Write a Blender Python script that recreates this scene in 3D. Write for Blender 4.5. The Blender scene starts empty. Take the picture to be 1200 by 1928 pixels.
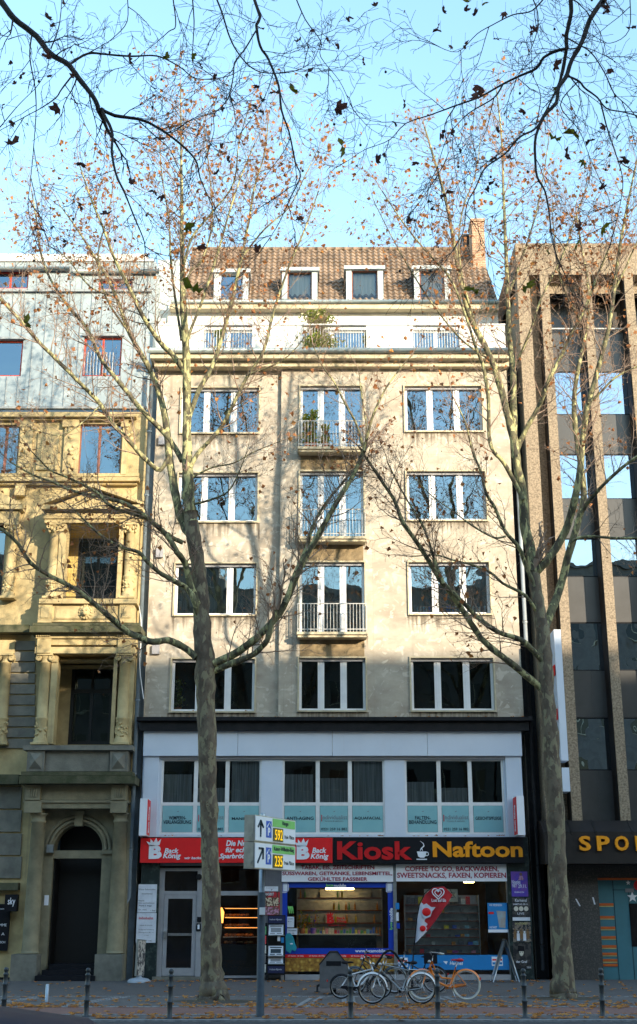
import bpy, math, random
from mathutils import Vector, Matrix
random.seed(7)
SC = bpy.context.scene
COL = SC.collection
# ------------------------------------------------------------ camera
FPX = 2347.0; TILT = math.radians(17.8); EYE = 2.1; D = 43.4
cam_d = bpy.data.cameras.new('camera'); cam = bpy.data.objects.new('camera', cam_d); COL.objects.link(cam)
cam.location = (0, 0, EYE); cam.rotation_euler = (math.radians(90) + TILT, 0, 0)
cam_d.sensor_fit = 'VERTICAL'; cam_d.sensor_height = 36.0; cam_d.lens = FPX / 1928 * 36.0
cam_d.clip_start = 0.1; cam_d.clip_end = 2000
SC.camera = cam
# ------------------------------------------------------------ light
SUN_EL = math.radians(15.5); SUN_AZ = math.radians(139)      # azimuth clockwise from +Y
world = bpy.data.worlds.new('World'); SC.world = world; world.use_nodes = True
nt = world.node_tree
sky = nt.nodes.new('ShaderNodeTexSky'); sky.sky_type = 'NISHITA'; sky.sun_disc = False
sky.sun_elevation = SUN_EL; sky.sun_rotation = SUN_AZ; sky.altitude = 50
sky.air_density = 2.0; sky.dust_density = 1.0; sky.ozone_density = 4.5
nt.links.new(sky.outputs[0], nt.nodes['Background'].inputs[0]); nt.nodes['Background'].inputs[1].default_value = 0.15
sun_d = bpy.data.lights.new('sun', 'SUN'); sun_d.energy = 2.6; sun_d.angle = math.radians(0.5); sun_d.color = (1.0, 0.85, 0.64)
sun = bpy.data.objects.new('sun', sun_d); COL.objects.link(sun)
sdir = Vector((math.sin(SUN_AZ) * math.cos(SUN_EL), math.cos(SUN_AZ) * math.cos(SUN_EL), math.sin(SUN_EL)))
sun.rotation_euler = (-sdir).to_track_quat('-Z', 'Y').to_euler(); sun.location = sdir * 80
SC.view_settings.view_transform = 'Standard'; SC.view_settings.look = 'None'
SC.view_settings.exposure = 1.95; SC.view_settings.gamma = 1.0

# ------------------------------------------------------------ measuring helpers (photo sizes -> metres on a plane at distance Y)
def P(x, y, Y=D):
    u = (964 - y) / FPX; r = (x - 600) / FPX
    t = Y / (math.cos(TILT) - u * math.sin(TILT))
    return (r * t, EYE + (math.sin(TILT) + u * math.cos(TILT)) * t)
def V3(x, y, Y): a = P(x, y, Y); return Vector((a[0], Y, a[1]))
def ZZ(y, Y=D): return P(600, y, Y)[1]
def RC(x0, y0, x1, y1, Y=D):
    ym = (y0 + y1) / 2
    return P(x0, ym, Y)[0], P(x1, ym, Y)[0], ZZ(y1, Y), ZZ(y0, Y)     # X0,X1,Z0,Z1

# ------------------------------------------------------------ materials
def new_mat(name):
    m = bpy.data.materials.new(name); m.use_nodes = True; return m, m.node_tree, m.node_tree.nodes['Principled BSDF']
def col4(c): return (c[0], c[1], c[2], 1)
def mat(name, c, rough=0.7, c2=None, scale=3.0, amt=1.0, bump=0.0, bscale=None, metal=0.0, spec=0.5, detail=6, stretch=(1, 1, 1), lo=.35, hi=.65, coat=0):
    m, t, b = new_mat(name); n = t.nodes; L = t.links
    b.inputs['Roughness'].default_value = rough; b.inputs['Metallic'].default_value = metal
    b.inputs['Specular IOR Level'].default_value = spec
    b.inputs['Coat Weight'].default_value = coat
    if c2 is None: c2 = tuple(x * 0.82 for x in c)
    tc = n.new('ShaderNodeTexCoord'); mp = n.new('ShaderNodeMapping'); mp.inputs['Scale'].default_value = stretch
    L.new(tc.outputs['Object'], mp.inputs[0])
    nz = n.new('ShaderNodeTexNoise'); nz.inputs['Scale'].default_value = scale; nz.inputs['Detail'].default_value = detail; nz.inputs['Roughness'].default_value = .6
    L.new(mp.outputs[0], nz.inputs[0])
    mr = n.new('ShaderNodeMapRange'); mr.inputs[1].default_value = lo; mr.inputs[2].default_value = hi; mr.inputs[4].default_value = amt
    L.new(nz.outputs[0], mr.inputs[0])
    mx = n.new('ShaderNodeMix'); mx.data_type = 'RGBA'; mx.inputs[6].default_value = col4(c); mx.inputs[7].default_value = col4(c2)
    L.new(mr.outputs[0], mx.inputs[0]); L.new(mx.outputs[2], b.inputs['Base Color'])
    if bump > 0:
        nb = n.new('ShaderNodeTexNoise'); nb.inputs['Scale'].default_value = bscale or scale * 6; nb.inputs['Detail'].default_value = 4
        L.new(mp.outputs[0], nb.inputs[0])
        bp = n.new('ShaderNodeBump'); bp.inputs['Strength'].default_value = bump; bp.inputs['Distance'].default_value = 0.02
        L.new(nb.outputs[0], bp.inputs['Height']); L.new(bp.outputs[0], b.inputs['Normal'])
    m['_mx'] = mx.name
    return m
def multiply_pattern(m, build, fac=1.0):
    """put a second pattern over the base colour: build(nodes, links) returns a socket 0..1, colour goes to c3 there"""
    t = m.node_tree; b = t.nodes['Principled BSDF']; src = b.inputs['Base Color'].links[0].from_socket
    sock, c3 = build(t.nodes, t.links)
    mx = t.nodes.new('ShaderNodeMix'); mx.data_type = 'RGBA'; mx.inputs[7].default_value = col4(c3)
    t.links.new(sock, mx.inputs[0]); t.links.new(src, mx.inputs[6]); t.links.new(mx.outputs[2], b.inputs['Base Color'])
    return m
def emit(name, c, s):
    m, t, b = new_mat(name); b.inputs['Base Color'].default_value = col4(c)
    b.inputs['Emission Color'].default_value = col4(c); b.inputs['Emission Strength'].default_value = s; return m
def glass(name, refl, tint=(.75, .8, .8), rough=0.0, wav=0.02, gc=(.62, .82, 1)):
    m = bpy.data.materials.new(name); m.use_nodes = True; t = m.node_tree; n = t.nodes; L = t.links
    n.remove(n['Principled BSDF']); out = n['Material Output']
    g = n.new('ShaderNodeBsdfGlossy'); g.inputs['Roughness'].default_value = rough; g.inputs['Color'].default_value = col4(gc)
    tr = n.new('ShaderNodeBsdfTransparent'); tr.inputs[0].default_value = col4(tint)
    fr = n.new('ShaderNodeFresnel'); fr.inputs[0].default_value = 1.5
    ad = n.new('ShaderNodeMath'); ad.operation = 'ADD'; ad.use_clamp = True; ad.inputs[1].default_value = refl
    L.new(fr.outputs[0], ad.inputs[0])
    mx = n.new('ShaderNodeMixShader'); L.new(ad.outputs[0], mx.inputs[0]); L.new(tr.outputs[0], mx.inputs[1]); L.new(g.outputs[0], mx.inputs[2])
    tc = n.new('ShaderNodeTexCoord'); nz = n.new('ShaderNodeTexNoise'); nz.inputs['Scale'].default_value = 1.3; nz.inputs['Detail'].default_value = 1
    L.new(tc.outputs['Object'], nz.inputs[0])
    bp = n.new('ShaderNodeBump'); bp.inputs['Strength'].default_value = wav * 5; bp.inputs['Distance'].default_value = 0.02
    L.new(nz.outputs[0], bp.inputs['Height']); L.new(bp.outputs[0], g.inputs['Normal'])
    L.new(mx.outputs[0], out.inputs[0]); return m
def sstep(n, L, sock, a, b_):
    r = n.new('ShaderNodeMapRange'); r.inputs[1].default_value = a; r.inputs[2].default_value = b_; L.new(sock, r.inputs[0]); return r.outputs[0]

M = {}
# travertine slabs with joints
M['stone'] = mat('travertine', (.50, .45, .365), .8, (.33, .285, .225), 1.1, 1, .25, 30, detail=10, stretch=(1, 1, 1.6))
def stone_layers(n, L):
    tc = n.new('ShaderNodeTexCoord'); nz = n.new('ShaderNodeTexNoise'); nz.inputs['Scale'].default_value = 3.2; nz.inputs['Detail'].default_value = 12; nz.inputs['Distortion'].default_value = 1.3
    L.new(tc.outputs['Object'], nz.inputs[0]); return sstep(n, L, nz.outputs[0], .56, .63), (.57, .52, .43)
multiply_pattern(M['stone'], stone_layers)
def stone_joints(n, L):
    tc = n.new('ShaderNodeTexCoord'); mp = n.new('ShaderNodeMapping'); mp.inputs['Rotation'].default_value = (math.radians(90), 0, 0)
    L.new(tc.outputs['Object'], mp.inputs[0])
    br = n.new('ShaderNodeTexBrick'); br.inputs['Scale'].default_value = 1.0; br.inputs['Brick Width'].default_value = 1.45; br.inputs['Row Height'].default_value = 0.87
    br.inputs['Mortar Size'].default_value = .006; br.offset = 0; br.inputs['Color1'].default_value = (0, 0, 0, 1); br.inputs['Color2'].default_value = (.28, .28, .28, 1); br.inputs['Mortar'].default_value = (.6, .6, .6, 1)
    L.new(mp.outputs[0], br.inputs[0]); return br.outputs[0], (.34, .27, .2)
multiply_pattern(M['stone'], stone_joints)
def streaks(n, L):
    tc = n.new('ShaderNodeTexCoord'); mp = n.new('ShaderNodeMapping'); mp.inputs['Scale'].default_value = (5, 5, .22)
    L.new(tc.outputs['Object'], mp.inputs[0]); nz = n.new('ShaderNodeTexNoise'); nz.inputs['Scale'].default_value = 1; nz.inputs['Detail'].default_value = 8
    L.new(mp.outputs[0], nz.inputs[0]); r = n.new('ShaderNodeMapRange'); r.inputs[1].default_value = .6; r.inputs[2].default_value = .8; r.inputs[4].default_value = .55; L.new(nz.outputs[0], r.inputs[0]); return r.outputs[0], (.17, .14, .10)
multiply_pattern(M['stone'], streaks)
M['stone_shade'] = mat('shade_toned_stone', (.30, .22, .12), .85, (.18, .13, .07), 2.5, 1, .3, 20)  # dark stone tone that carries the shade below the balcony slabs as colour
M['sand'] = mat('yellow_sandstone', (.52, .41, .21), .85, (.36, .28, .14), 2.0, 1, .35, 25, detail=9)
multiply_pattern(M['sand'], streaks)
M['sand_dark'] = mat('mossy_stone', (.10, .095, .055), .9, (.045, .05, .02), 3, 1, .4, 25)
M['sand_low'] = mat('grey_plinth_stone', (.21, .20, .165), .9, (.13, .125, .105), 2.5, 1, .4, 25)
M['loggia'] = mat('ochre_plaster', (.52, .40, .14), .85, (.42, .31, .10), 1.5)
M['cornice'] = mat('cream_cornice', (.60, .52, .36), .8, (.42, .36, .24), 2.5, 1, .2)
M['white'] = mat('white_render', (.74, .73, .70), .75, (.62, .61, .58), 2, 1, .1)
M['frame'] = mat('white_window_frame', (.78, .78, .78), .45, (.70, .70, .70), 4)
M['alu'] = mat('pale_aluminium_panel', (.64, .70, .80), .45, (.60, .66, .76), 1.2, 1, spec=.5, metal=.0)
multiply_pattern(M['alu'], lambda n, L: (lambda s: (s[0], (.50, .54, .60)))(streaks(n, L)))
M['dark'] = mat('dark_metal', (.008, .009, .011), .6, (.018, .018, .02), 4, spec=.2)
M['black'] = mat('black_paint', (.006, .007, .011), .55, (.01, .01, .013), 6, spec=.2)
M['gutter'] = mat('weathered_zinc_gutter', (.22, .27, .28), .45, (.30, .35, .35), 3, metal=.3)
M['pipe'] = mat('pale_downpipe', (.42, .46, .47), .45, (.34, .37, .38), 3, metal=.2)
M['pipe_blue'] = mat('blue_grey_downpipe', (.16, .21, .25), .5, (.12, .15, .18), 3)
M['railing'] = mat('pale_railing_metal', (.55, .55, .53), .5, (.42, .42, .40), 5)
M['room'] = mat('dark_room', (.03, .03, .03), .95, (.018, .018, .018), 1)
M['palecurtain'] = mat('pale_grey_curtain', (.40, .41, .42), .95, (.18, .18, .18), 2, stretch=(14, 14, .3))
M['netcurtain'] = mat('white_net_curtain', (.62, .62, .60), .95, (.50, .50, .48), 2, stretch=(14, 14, .3))
M['curtain'] = mat('grey_net_curtain', (.20, .20, .19), .95, (.11, .11, .105), 2, stretch=(14, 14, .3))
M['pane'] = glass('window_glass', .24, wav=.07)
M['pane_low'] = glass('lower_window_glass', .03, (.8, .85, .85))
M['shop_pane'] = glass('shop_glass', .005, (.92, .95, .95), wav=.01)
M['mirror_pane'] = glass('coated_office_glass', .42, (.2, .22, .25), gc=(.62, .78, 1), wav=.06)
M['turq'] = mat('turquoise_film', (.25, .50, .53), .35, (.22, .46, .50), 2)
M['sand_street'] = mat('olive_sandstone', (.27, .24, .155), .85, (.18, .16, .105), 2.0, 1, .35, 25, detail=9)  # darker, more olive version of the yellow sandstone, for the entrance storey
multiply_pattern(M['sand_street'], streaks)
def stain_mat():
    m, t, b = new_mat('sill_drip_stain'); n = t.nodes; L = t.links; b.inputs['Base Color'].default_value = (.13, .10, .07, 1); b.inputs['Roughness'].default_value = .9
    tc = n.new('ShaderNodeTexCoord'); mp = n.new('ShaderNodeMapping'); mp.inputs['Scale'].default_value = (7, 1, .35); L.new(tc.outputs['Object'], mp.inputs[0])
    nz = n.new('ShaderNodeTexNoise'); nz.inputs['Scale'].default_value = 1.3; nz.inputs['Detail'].default_value = 6; L.new(mp.outputs[0], nz.inputs[0])
    sx = n.new('ShaderNodeSeparateXYZ'); L.new(tc.outputs['Generated'], sx.inputs[0])
    a = n.new('ShaderNodeMath'); a.operation = 'MULTIPLY_ADD'; L.new(sx.outputs[2], a.inputs[0]); a.inputs[1].default_value = .38; L.new(nz.outputs[0], a.inputs[2])
    r = n.new('ShaderNodeMapRange'); r.inputs[1].default_value = .72; r.inputs[2].default_value = .98; r.inputs[4].default_value = .6; L.new(a.outputs[0], r.inputs[0]); L.new(r.outputs[0], b.inputs['Alpha']); return m
M['stain'] = stain_mat()
M['red'] = mat('red_sign_face', (.78, .006, .008), .5, (.70, .006, .008), 2)
M['redletter'] = mat('dark_red_letter', (.62, .006, .01), .4)
M['burg'] = mat('burgundy_letter', (.36, .01, .05), .5)
M['signwhite'] = mat('white_sign_letter', (.80, .82, .88), .5, (.76, .78, .84), 3)
M['orange'] = mat('orange_yellow_letter', (.92, .34, .006), .4)
M['ink'] = mat('dark_print', (.01, .03, .045), .6)
M['inkgrey'] = mat('grey_print', (.22, .23, .26), .6)
M['blueframe'] = mat('royal_blue_film', (.008, .05, .45), .35, (.008, .045, .40), 3)
M['skyblue'] = mat('bright_blue_film', (.02, .22, .55), .35, (.02, .20, .50), 3)
M['marble'] = mat('dark_green_marble', (.018, .028, .028), .25, (.07, .10, .09), 4, 1, detail=12, lo=.5, hi=.72)
M['greycorr'] = mat('grey_corrugated_panel', (.17, .17, .19), .5, (.14, .14, .16), 3)
M['doorframe'] = mat('grey_door_frame', (.33, .33, .35), .4, (.28, .28, .30), 3)
M['zinc'] = mat('standing_seam_zinc', (.36, .41, .42), .42, (.28, .33, .35), .7, metal=.15)
M['zinc_edge'] = mat('zinc_seam', (.30, .33, .34), .5, (.25, .27, .28), 2)
M['redframe'] = mat('red_window_frame', (.50, .05, .02), .5)
M['woodframe'] = mat('red_brown_wood_frame', (.24, .09, .06), .6, (.17, .06, .04), 6)
M['darkwood'] = mat('near_black_wood', (.005, .004, .003), .5, (.008, .006, .005), 6)
M['concrete'] = mat('exposed_pebble_concrete', (.36, .285, .20), .9, (.16, .125, .085), 16, 1, .6, 45, detail=4)
M['granite'] = mat('dark_speckled_granite', (.035, .033, .031), .6, (.10, .09, .08), 26, 1, .1, detail=3, lo=.5, hi=.7)
M['spandrel'] = mat('grey_brown_spandrel', (.07, .068, .066), .3, (.055, .053, .05), 1)
M['teal'] = mat('teal_shop_paint', (.045, .16, .20), .5, (.04, .14, .175), 2)
M['oredge'] = mat('orange_stripe_paint', (.50, .10, .01), .5)
M['yelledge'] = mat('pale_yellow_paint', (.45, .42, .18), .5)
M['canopy'] = mat('dark_bronze_canopy', (.016, .013, .012), .55, (.024, .02, .018), 1.5, spec=.25)
M['brick'] = mat('brick', (.34, .15, .08), .85, (.22, .10, .06), 5, 1, .3)
def brick_l(n, L):
    tc = n.new('ShaderNodeTexCoord'); mp = n.new('ShaderNodeMapping'); mp.inputs['Rotation'].default_value = (math.radians(90), 0, 0)
    L.new(tc.outputs['Object'], mp.inputs[0]); br = n.new('ShaderNodeTexBrick'); br.inputs['Scale'].default_value = 1; br.inputs['Brick Width'].default_value = .24; br.inputs['Row Height'].default_value = .08
    br.inputs['Mortar Size'].default_value = .012; br.inputs['Color1'].default_value = (0, 0, 0, 1); br.inputs['Color2'].default_value = (.3, .3, .3, 1); br.inputs['Mortar'].default_value = (1, 1, 1, 1)
    L.new(mp.outputs[0], br.inputs[0]); return br.outputs[0], (.45, .36, .25)
multiply_pattern(M['brick'], brick_l)
M['tile'] = mat('clay_roof_tile', (.27, .19, .13), .75, (.12, .085, .058), 1.7, 1, .2, detail=10)
M['dormer'] = mat('dormer_cladding', (.47, .52, .53), .5, (.40, .45, .47), 3)
M['asphalt'] = mat('footway_asphalt', (.095, .088, .086), .85, (.072, .068, .067), 3, 1, .3, 120, detail=10)
M['road'] = mat('road_asphalt', (.055, .055, .06), .85, (.04, .04, .045), 2, 1, .3, 120, detail=10)
M['bikepath'] = mat('red_paving', (.21, .105, .085), .85, (.16, .085, .07), 4, 1, .3, 60)
M['kerb'] = mat('granite_kerb', (.30, .30, .30), .85, (.18, .18, .185), 8, 1, .3)
M['bollard'] = mat('grey_cast_iron', (.05, .06, .07), .5, (.035, .04, .045), 8, metal=.2)
M['galv'] = mat('galvanised_steel', (.42, .44, .45), .35, (.32, .34, .35), 6, metal=.8)
M['chrome'] = mat('chrome_metal', (.55, .56, .58), .28, (.4, .4, .42), 6, metal=.9)
M['rubber'] = mat('black_rubber', (.015, .015, .015), .8)
M['bikeorange'] = mat('orange_bicycle_paint', (.85, .22, .005), .3, (.68, .17, .01), 3, coat=.5)
M['bikesilver'] = mat('grey_bicycle_paint', (.25, .28, .30), .3, (.2, .22, .24), 3, coat=.5)
M['bikewhite'] = mat('silver_bicycle_paint', (.62, .64, .68), .3, coat=.5)
M['bikeblack'] = mat('black_bicycle_paint', (.02, .022, .025), .3, coat=.5)
M['redseat'] = mat('red_saddle_cover', (.55, .01, .02), .6, (.8, .5, .5), 30, 1, lo=.62, hi=.66)
M['grip'] = mat('cream_grip', (.72, .68, .58), .6)
M['bin'] = mat('grey_litter_bin', (.12, .12, .125), .6, (.09, .09, .095), 5)
M['paper'] = mat('white_paper', (.72, .75, .82), .7, (.57, .60, .67), 4)
M['navy'] = mat('navy_board', (.01, .014, .07), .5)
M['wood'] = mat('wooden_counter', (.22, .12, .05), .6, (.15, .08, .03), 5)
M['shelfwood'] = mat('brown_shelf', (.24, .10, .07), .6)
M['leaf'] = mat('dry_plane_leaf', (.50, .22, .08), .8, (.30, .11, .04), 3, detail=2)
M['leaf_gold'] = mat('golden_fallen_leaf', (.66, .31, .08), .8, (.42, .16, .04), 2.2, detail=2)
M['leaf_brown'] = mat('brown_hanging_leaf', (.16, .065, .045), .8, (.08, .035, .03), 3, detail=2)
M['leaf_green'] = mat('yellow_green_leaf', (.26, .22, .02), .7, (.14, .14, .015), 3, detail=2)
M['foliage'] = mat('pot_plant_foliage', (.13, .21, .02), .6, (.34, .34, .03), 6, detail=2)
def translucent(m, f=.45):
    t = m.node_tree; b = t.nodes['Principled BSDF']; src = b.inputs['Base Color'].links[0].from_socket; o = t.nodes['Material Output']
    tr = t.nodes.new('ShaderNodeBsdfTranslucent'); t.links.new(src, tr.inputs[0]); mx = t.nodes.new('ShaderNodeMixShader'); mx.inputs[0].default_value = f
    t.links.new(b.outputs[0], mx.inputs[1]); t.links.new(tr.outputs[0], mx.inputs[2]); t.links.new(mx.outputs[0], o.inputs[0])
for k in ('leaf', 'leaf_gold', 'leaf_brown', 'leaf_green', 'foliage'): translucent(M[k])
M['pot'] = mat('clay_pot', (.40, .12, .04), .7)
M['led'] = emit('amber_led', (1.0, .55, .0), .22)
M['ledback'] = mat('led_display_back', (.06, .07, .015), .4, (.09, .10, .02), 30)
M['green'] = mat('light_green_sign', (.22, .62, .16), .45)
M['pblue'] = mat('parking_blue', (.01, .10, .55), .4)
M['lampw'] = emit('fluorescent_tube', (1.0, .66, .25), 12)
M['lampo'] = emit('warm_bakery_lamp', (1.0, .36, .07), .9)
M['carpaint'] = mat('dark_blue_car_paint', (.008, .012, .03), .5, spec=.15)
M['carglass'] = mat('dark_car_glass', (.01, .01, .012), .05)

# ------------------------------------------------------------ mesh builder
OFF = {}
SPLIT = {'pilaster', 'marble_pillar', 'corner_panel', 'plinth', 'window_post', 'orange_stripe', 'yellow_stripe', 'joint', 'arch_pier', 'shelf_lamp', 'foot_plate', 'claw_mark', 'parapet', 'carved_ornament', 'side_frame', 'sett_line'}
class MB:
    def __init__(s): s.v = []; s.f = []; s.mi = []; s.sm = []
    def q(s, pts, m=0, smooth=False):
        b = len(s.v); s.v += [tuple(p) for p in pts]; s.f.append(tuple(range(b, b + len(pts)))); s.mi.append(m); s.sm.append(smooth)
    def box(s, x0, x1, y0, y1, z0, z1, m=0, R=None, bev=0.0):
        if x1 < x0: x0, x1 = x1, x0
        if y1 < y0: y0, y1 = y1, y0
        if z1 < z0: z0, z1 = z1, z0
        b = len(s.v)
        vs = [(x, y, z) for x in (x0, x1) for y in (y0, y1) for z in (z0, z1)]
        if R is not None: vs = [tuple(R @ Vector(p)) for p in vs]
        s.v += vs
        for f in ((0, 1, 3, 2), (4, 6, 7, 5), (0, 4, 5, 1), (2, 3, 7, 6), (0, 2, 6, 4), (1, 5, 7, 3)):
            s.f.append(tuple(b + i for i in f)); s.mi.append(m); s.sm.append(False)
        return s
    def tube(s, pts, rad, n=8, m=0, cap=True, smooth=True):
        pts = [Vector(p) for p in pts]
        if isinstance(rad, (int, float)): rad = [rad] * len(pts)
        b = len(s.v); k = len(pts); ref = None
        for i, p in enumerate(pts):
            d = (pts[min(i + 1, k - 1)] - pts[max(i - 1, 0)])
            if d.length < 1e-9: d = Vector((0, 0, 1))
            d.normalize()
            if ref is None:
                ref = d.cross(Vector((0.13, 1, 0.21)));
                if ref.length < .1: ref = d.cross(Vector((1, 0, 0)))
            ref = (ref - d * ref.dot(d)); ref.normalize(); o = d.cross(ref)
            for j in range(n):
                a = 2 * math.pi * j / n; s.v.append(tuple(p + (ref * math.cos(a) + o * math.sin(a)) * rad[i]))
        for i in range(k - 1):
            for j in range(n):
                j2 = (j + 1) % n
                s.f.append((b + i * n + j, b + i * n + j2, b + (i + 1) * n + j2, b + (i + 1) * n + j)); s.mi.append(m); s.sm.append(smooth)
        if cap and n > 3:
            s.f.append(tuple(b + j for j in range(n))); s.mi.append(m); s.sm.append(False)
            s.f.append(tuple(b + (k - 1) * n + j for j in reversed(range(n)))); s.mi.append(m); s.sm.append(False)
    def lathe(s, x, y, prof, n=16, m=0, a0=0, a1=2 * math.pi, smooth=True):
        b = len(s.v); full = abs(a1 - a0 - 2 * math.pi) < 1e-6; c = n if full else n + 1
        for r, z in prof:
            for j in range(c):
                a = a0 + (a1 - a0) * j / n; s.v.append((x + r * math.cos(a), y + r * math.sin(a), z))
        for i in range(len(prof) - 1):
            for j in range(n):
                j2 = (j + 1) % c
                s.f.append((b + i * c + j, b + i * c + j2, b + (i + 1) * c + j2, b + (i + 1) * c + j)); s.mi.append(m); s.sm.append(smooth)
        s.f.append(tuple(b + j for j in range(c))); s.mi.append(m); s.sm.append(False)
        s.f.append(tuple(b + (len(prof) - 1) * c + j for j in range(c))); s.mi.append(m); s.sm.append(False)
    def prism(s, poly, y0, y1, m=0):            # polygon in XZ, extruded in Y
        b = len(s.v); k = len(poly)
        s.v += [(p[0], y0, p[1]) for p in poly] + [(p[0], y1, p[1]) for p in poly]
        s.f.append(tuple(b + i for i in range(k))); s.f.append(tuple(b + k + i for i in reversed(range(k)))); s.mi += [m, m]; s.sm += [False, False]
        for i in range(k):
            j = (i + 1) % k; s.f.append((b + i, b + k + i, b + k + j, b + j)); s.mi.append(m); s.sm.append(False)
    def xprism(s, poly, x0, x1, m=0):           # polygon in YZ, extruded in X
        b = len(s.v); k = len(poly)
        s.v += [(x0, p[0], p[1]) for p in poly] + [(x1, p[0], p[1]) for p in poly]
        s.f.append(tuple(b + i for i in range(k))); s.f.append(tuple(b + k + i for i in reversed(range(k)))); s.mi += [m, m]; s.sm += [False, False]
        for i in range(k):
            j = (i + 1) % k; s.f.append((b + i, b + k + i, b + k + j, b + j)); s.mi.append(m); s.sm.append(False)
    def sphere(s, c, r, n=8, k=5, m=0, sx=1, sy=1, sz=1):
        b = len(s.v)
        for i in range(k + 1):
            t = math.pi * i / k
            for j in range(n):
                a = 2 * math.pi * j / n; s.v.append((c[0] + r * sx * math.sin(t) * math.cos(a), c[1] + r * sy * math.sin(t) * math.sin(a), c[2] + r * sz * math.cos(t)))
        for i in range(k):
            for j in range(n):
                j2 = (j + 1) % n; s.f.append((b + i * n + j, b + (i + 1) * n + j, b + (i + 1) * n + j2, b + i * n + j2)); s.mi.append(m); s.sm.append(True)
    def torus(s, c, R_, r, n=28, k=6, m=0, axis='y'):
        b = len(s.v)
        for i in range(n):
            a = 2 * math.pi * i / n
            for j in range(k):
                t = 2 * math.pi * j / k; rr = R_ + r * math.cos(t)
                if axis == 'y': s.v.append((c[0] + rr * math.cos(a), c[1] + r * math.sin(t), c[2] + rr * math.sin(a)))
                else: s.v.append((c[0] + rr * math.cos(a), c[1] + rr * math.sin(a), c[2] + r * math.sin(t)))
        for i in range(n):
            for j in range(k):
                i2 = (i + 1) % n; j2 = (j + 1) % k
                s.f.append((b + i * k + j, b + i * k + j2, b + i2 * k + j2, b + i2 * k + j)); s.mi.append(m); s.sm.append(True)
    def pieces(s):
        """pieces that do not touch each other, as builders of their own"""
        n = len(s.v); pa = list(range(n))
        def fd(i):
            while pa[i] != i: pa[i] = pa[pa[i]]; i = pa[i]
            return i
        for f in s.f:
            for k in f[1:]: pa[fd(k)] = fd(f[0])
        grp = {}
        for i, f in enumerate(s.f): grp.setdefault(fd(f[0]), []).append(i)
        cl = []
        for fs in grp.values():
            ids = {k for i in fs for k in s.f[i]}; lo = [min(s.v[k][a] for k in ids) - .02 for a in range(3)]; hi = [max(s.v[k][a] for k in ids) + .02 for a in range(3)]
            new = [lo, hi, list(fs)]; rest = []
            for c in cl:
                if all(c[0][a] <= new[1][a] and new[0][a] <= c[1][a] for a in range(3)): new = [[min(c[0][a], new[0][a]) for a in range(3)], [max(c[1][a], new[1][a]) for a in range(3)], c[2] + new[2]]
                else: rest.append(c)
            cl = rest + [new]
        out = []
        for lo, hi, fs in cl:
            q = MB(); mp = {}
            for i in sorted(fs):
                f = []
                for k in s.f[i]:
                    if k not in mp: mp[k] = len(q.v); q.v.append(s.v[k])
                    f.append(mp[k])
                q.f.append(tuple(f)); q.mi.append(s.mi[i]); q.sm.append(s.sm[i])
            out.append(q)
        return out
    def xf(s, T):
        s.v = [tuple(T @ Vector(p)) for p in s.v]; return s
    def build(s, name, mats, parent=None, base=None):
        if not isinstance(mats, (list, tuple)): mats = [mats]
        if name in SPLIT and not getattr(s, 'whole', False):
            o = None
            for q in s.pieces(): q.whole = True; o = q.build(name, mats, parent, base)
            return o
        off = OFF.get(parent.name, Vector((0, 0, 0))) if parent else (Vector(base) if base is not None else Vector((0, 0, 0)))
        me = bpy.data.meshes.new(name)
        me.from_pydata([(p[0] - off[0], p[1] - off[1], p[2] - off[2]) for p in s.v], [], s.f)
        for m in mats: me.materials.append(m)
        me.polygons.foreach_set('material_index', s.mi); me.polygons.foreach_set('use_smooth', s.sm)
        me.update()
        o = bpy.data.objects.new(name, me); COL.objects.link(o)
        if parent: o.parent = parent
        else: o.location = off
        OFF[o.name] = off
        return o
def tag(o, label=None, cat=None, group=None, kind=None):
    if label: o['label'] = label
    if cat: o['category'] = cat
    if group: o['group'] = group
    if kind: o['kind'] = kind
    return o
def thing(name, label, cat, loc=(0, 0, 0), group=None):
    o = bpy.data.objects.new(name, None); COL.objects.link(o); o.location = loc; o.empty_display_size = .2
    OFF[o.name] = Vector(loc); return tag(o, label, cat, group)
def kids(o): return [c for c in bpy.data.objects if c.parent == o]
def copy_tree(o, parent=None):
    c = o.copy(); COL.objects.link(c)
    if parent: c.parent = parent
    for ch in list(kids(o)): copy_tree(ch, c)
    return c

def text(s, x0, x1, z0, z1, Y, m, parent, bold=0.0, shear=0.0, depth=.012, name='lettering', align=None, T=None, keep=False):
    """lettering fitted in the box, standing on the plane y=Y and facing -Y"""
    cu = bpy.data.curves.new('lettering', 'FONT'); cu.body = s; cu.extrude = .02; cu.offset = bold; cu.shear = shear; cu.align_x = 'CENTER'; cu.resolution_u = 3
    cu.space_line = .85
    ob = bpy.data.objects.new('lettering', cu); me = bpy.data.meshes.new_from_object(ob); bpy.data.objects.remove(ob); 
    xs = [v.co.x for v in me.vertices]; ys = [v.co.y for v in me.vertices]
    ax, bx, ay, by = min(xs), max(xs), min(ys), max(ys)
    kx = (x1 - x0) / (bx - ax); kz = (z1 - z0) / (by - ay)
    if keep: kx = kz = min(kx, kz)
    if kx > kz * 1.35: kx = kz * 1.35
    cx = (x0 + x1) / 2; cz = (z0 + z1) / 2
    off = OFF.get(parent.name, Vector((0, 0, 0))) if parent else Vector((0, 0, 0))
    for v in me.vertices:
        p = Vector((cx + (v.co.x - (ax + bx) / 2) * kx, Y - (v.co.z + .02) / .04 * depth, cz + (v.co.y - (ay + by) / 2) * kz))
        if T is not None: p = T @ p
        v.co = p - off
    me.materials.clear(); me.materials.append(m); me.name = name
    bpy.data.curves.remove(cu)
    o = bpy.data.objects.new(name, me); COL.objects.link(o)
    if parent: o.parent = parent
    OFF[o.name] = off
    return o

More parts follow.
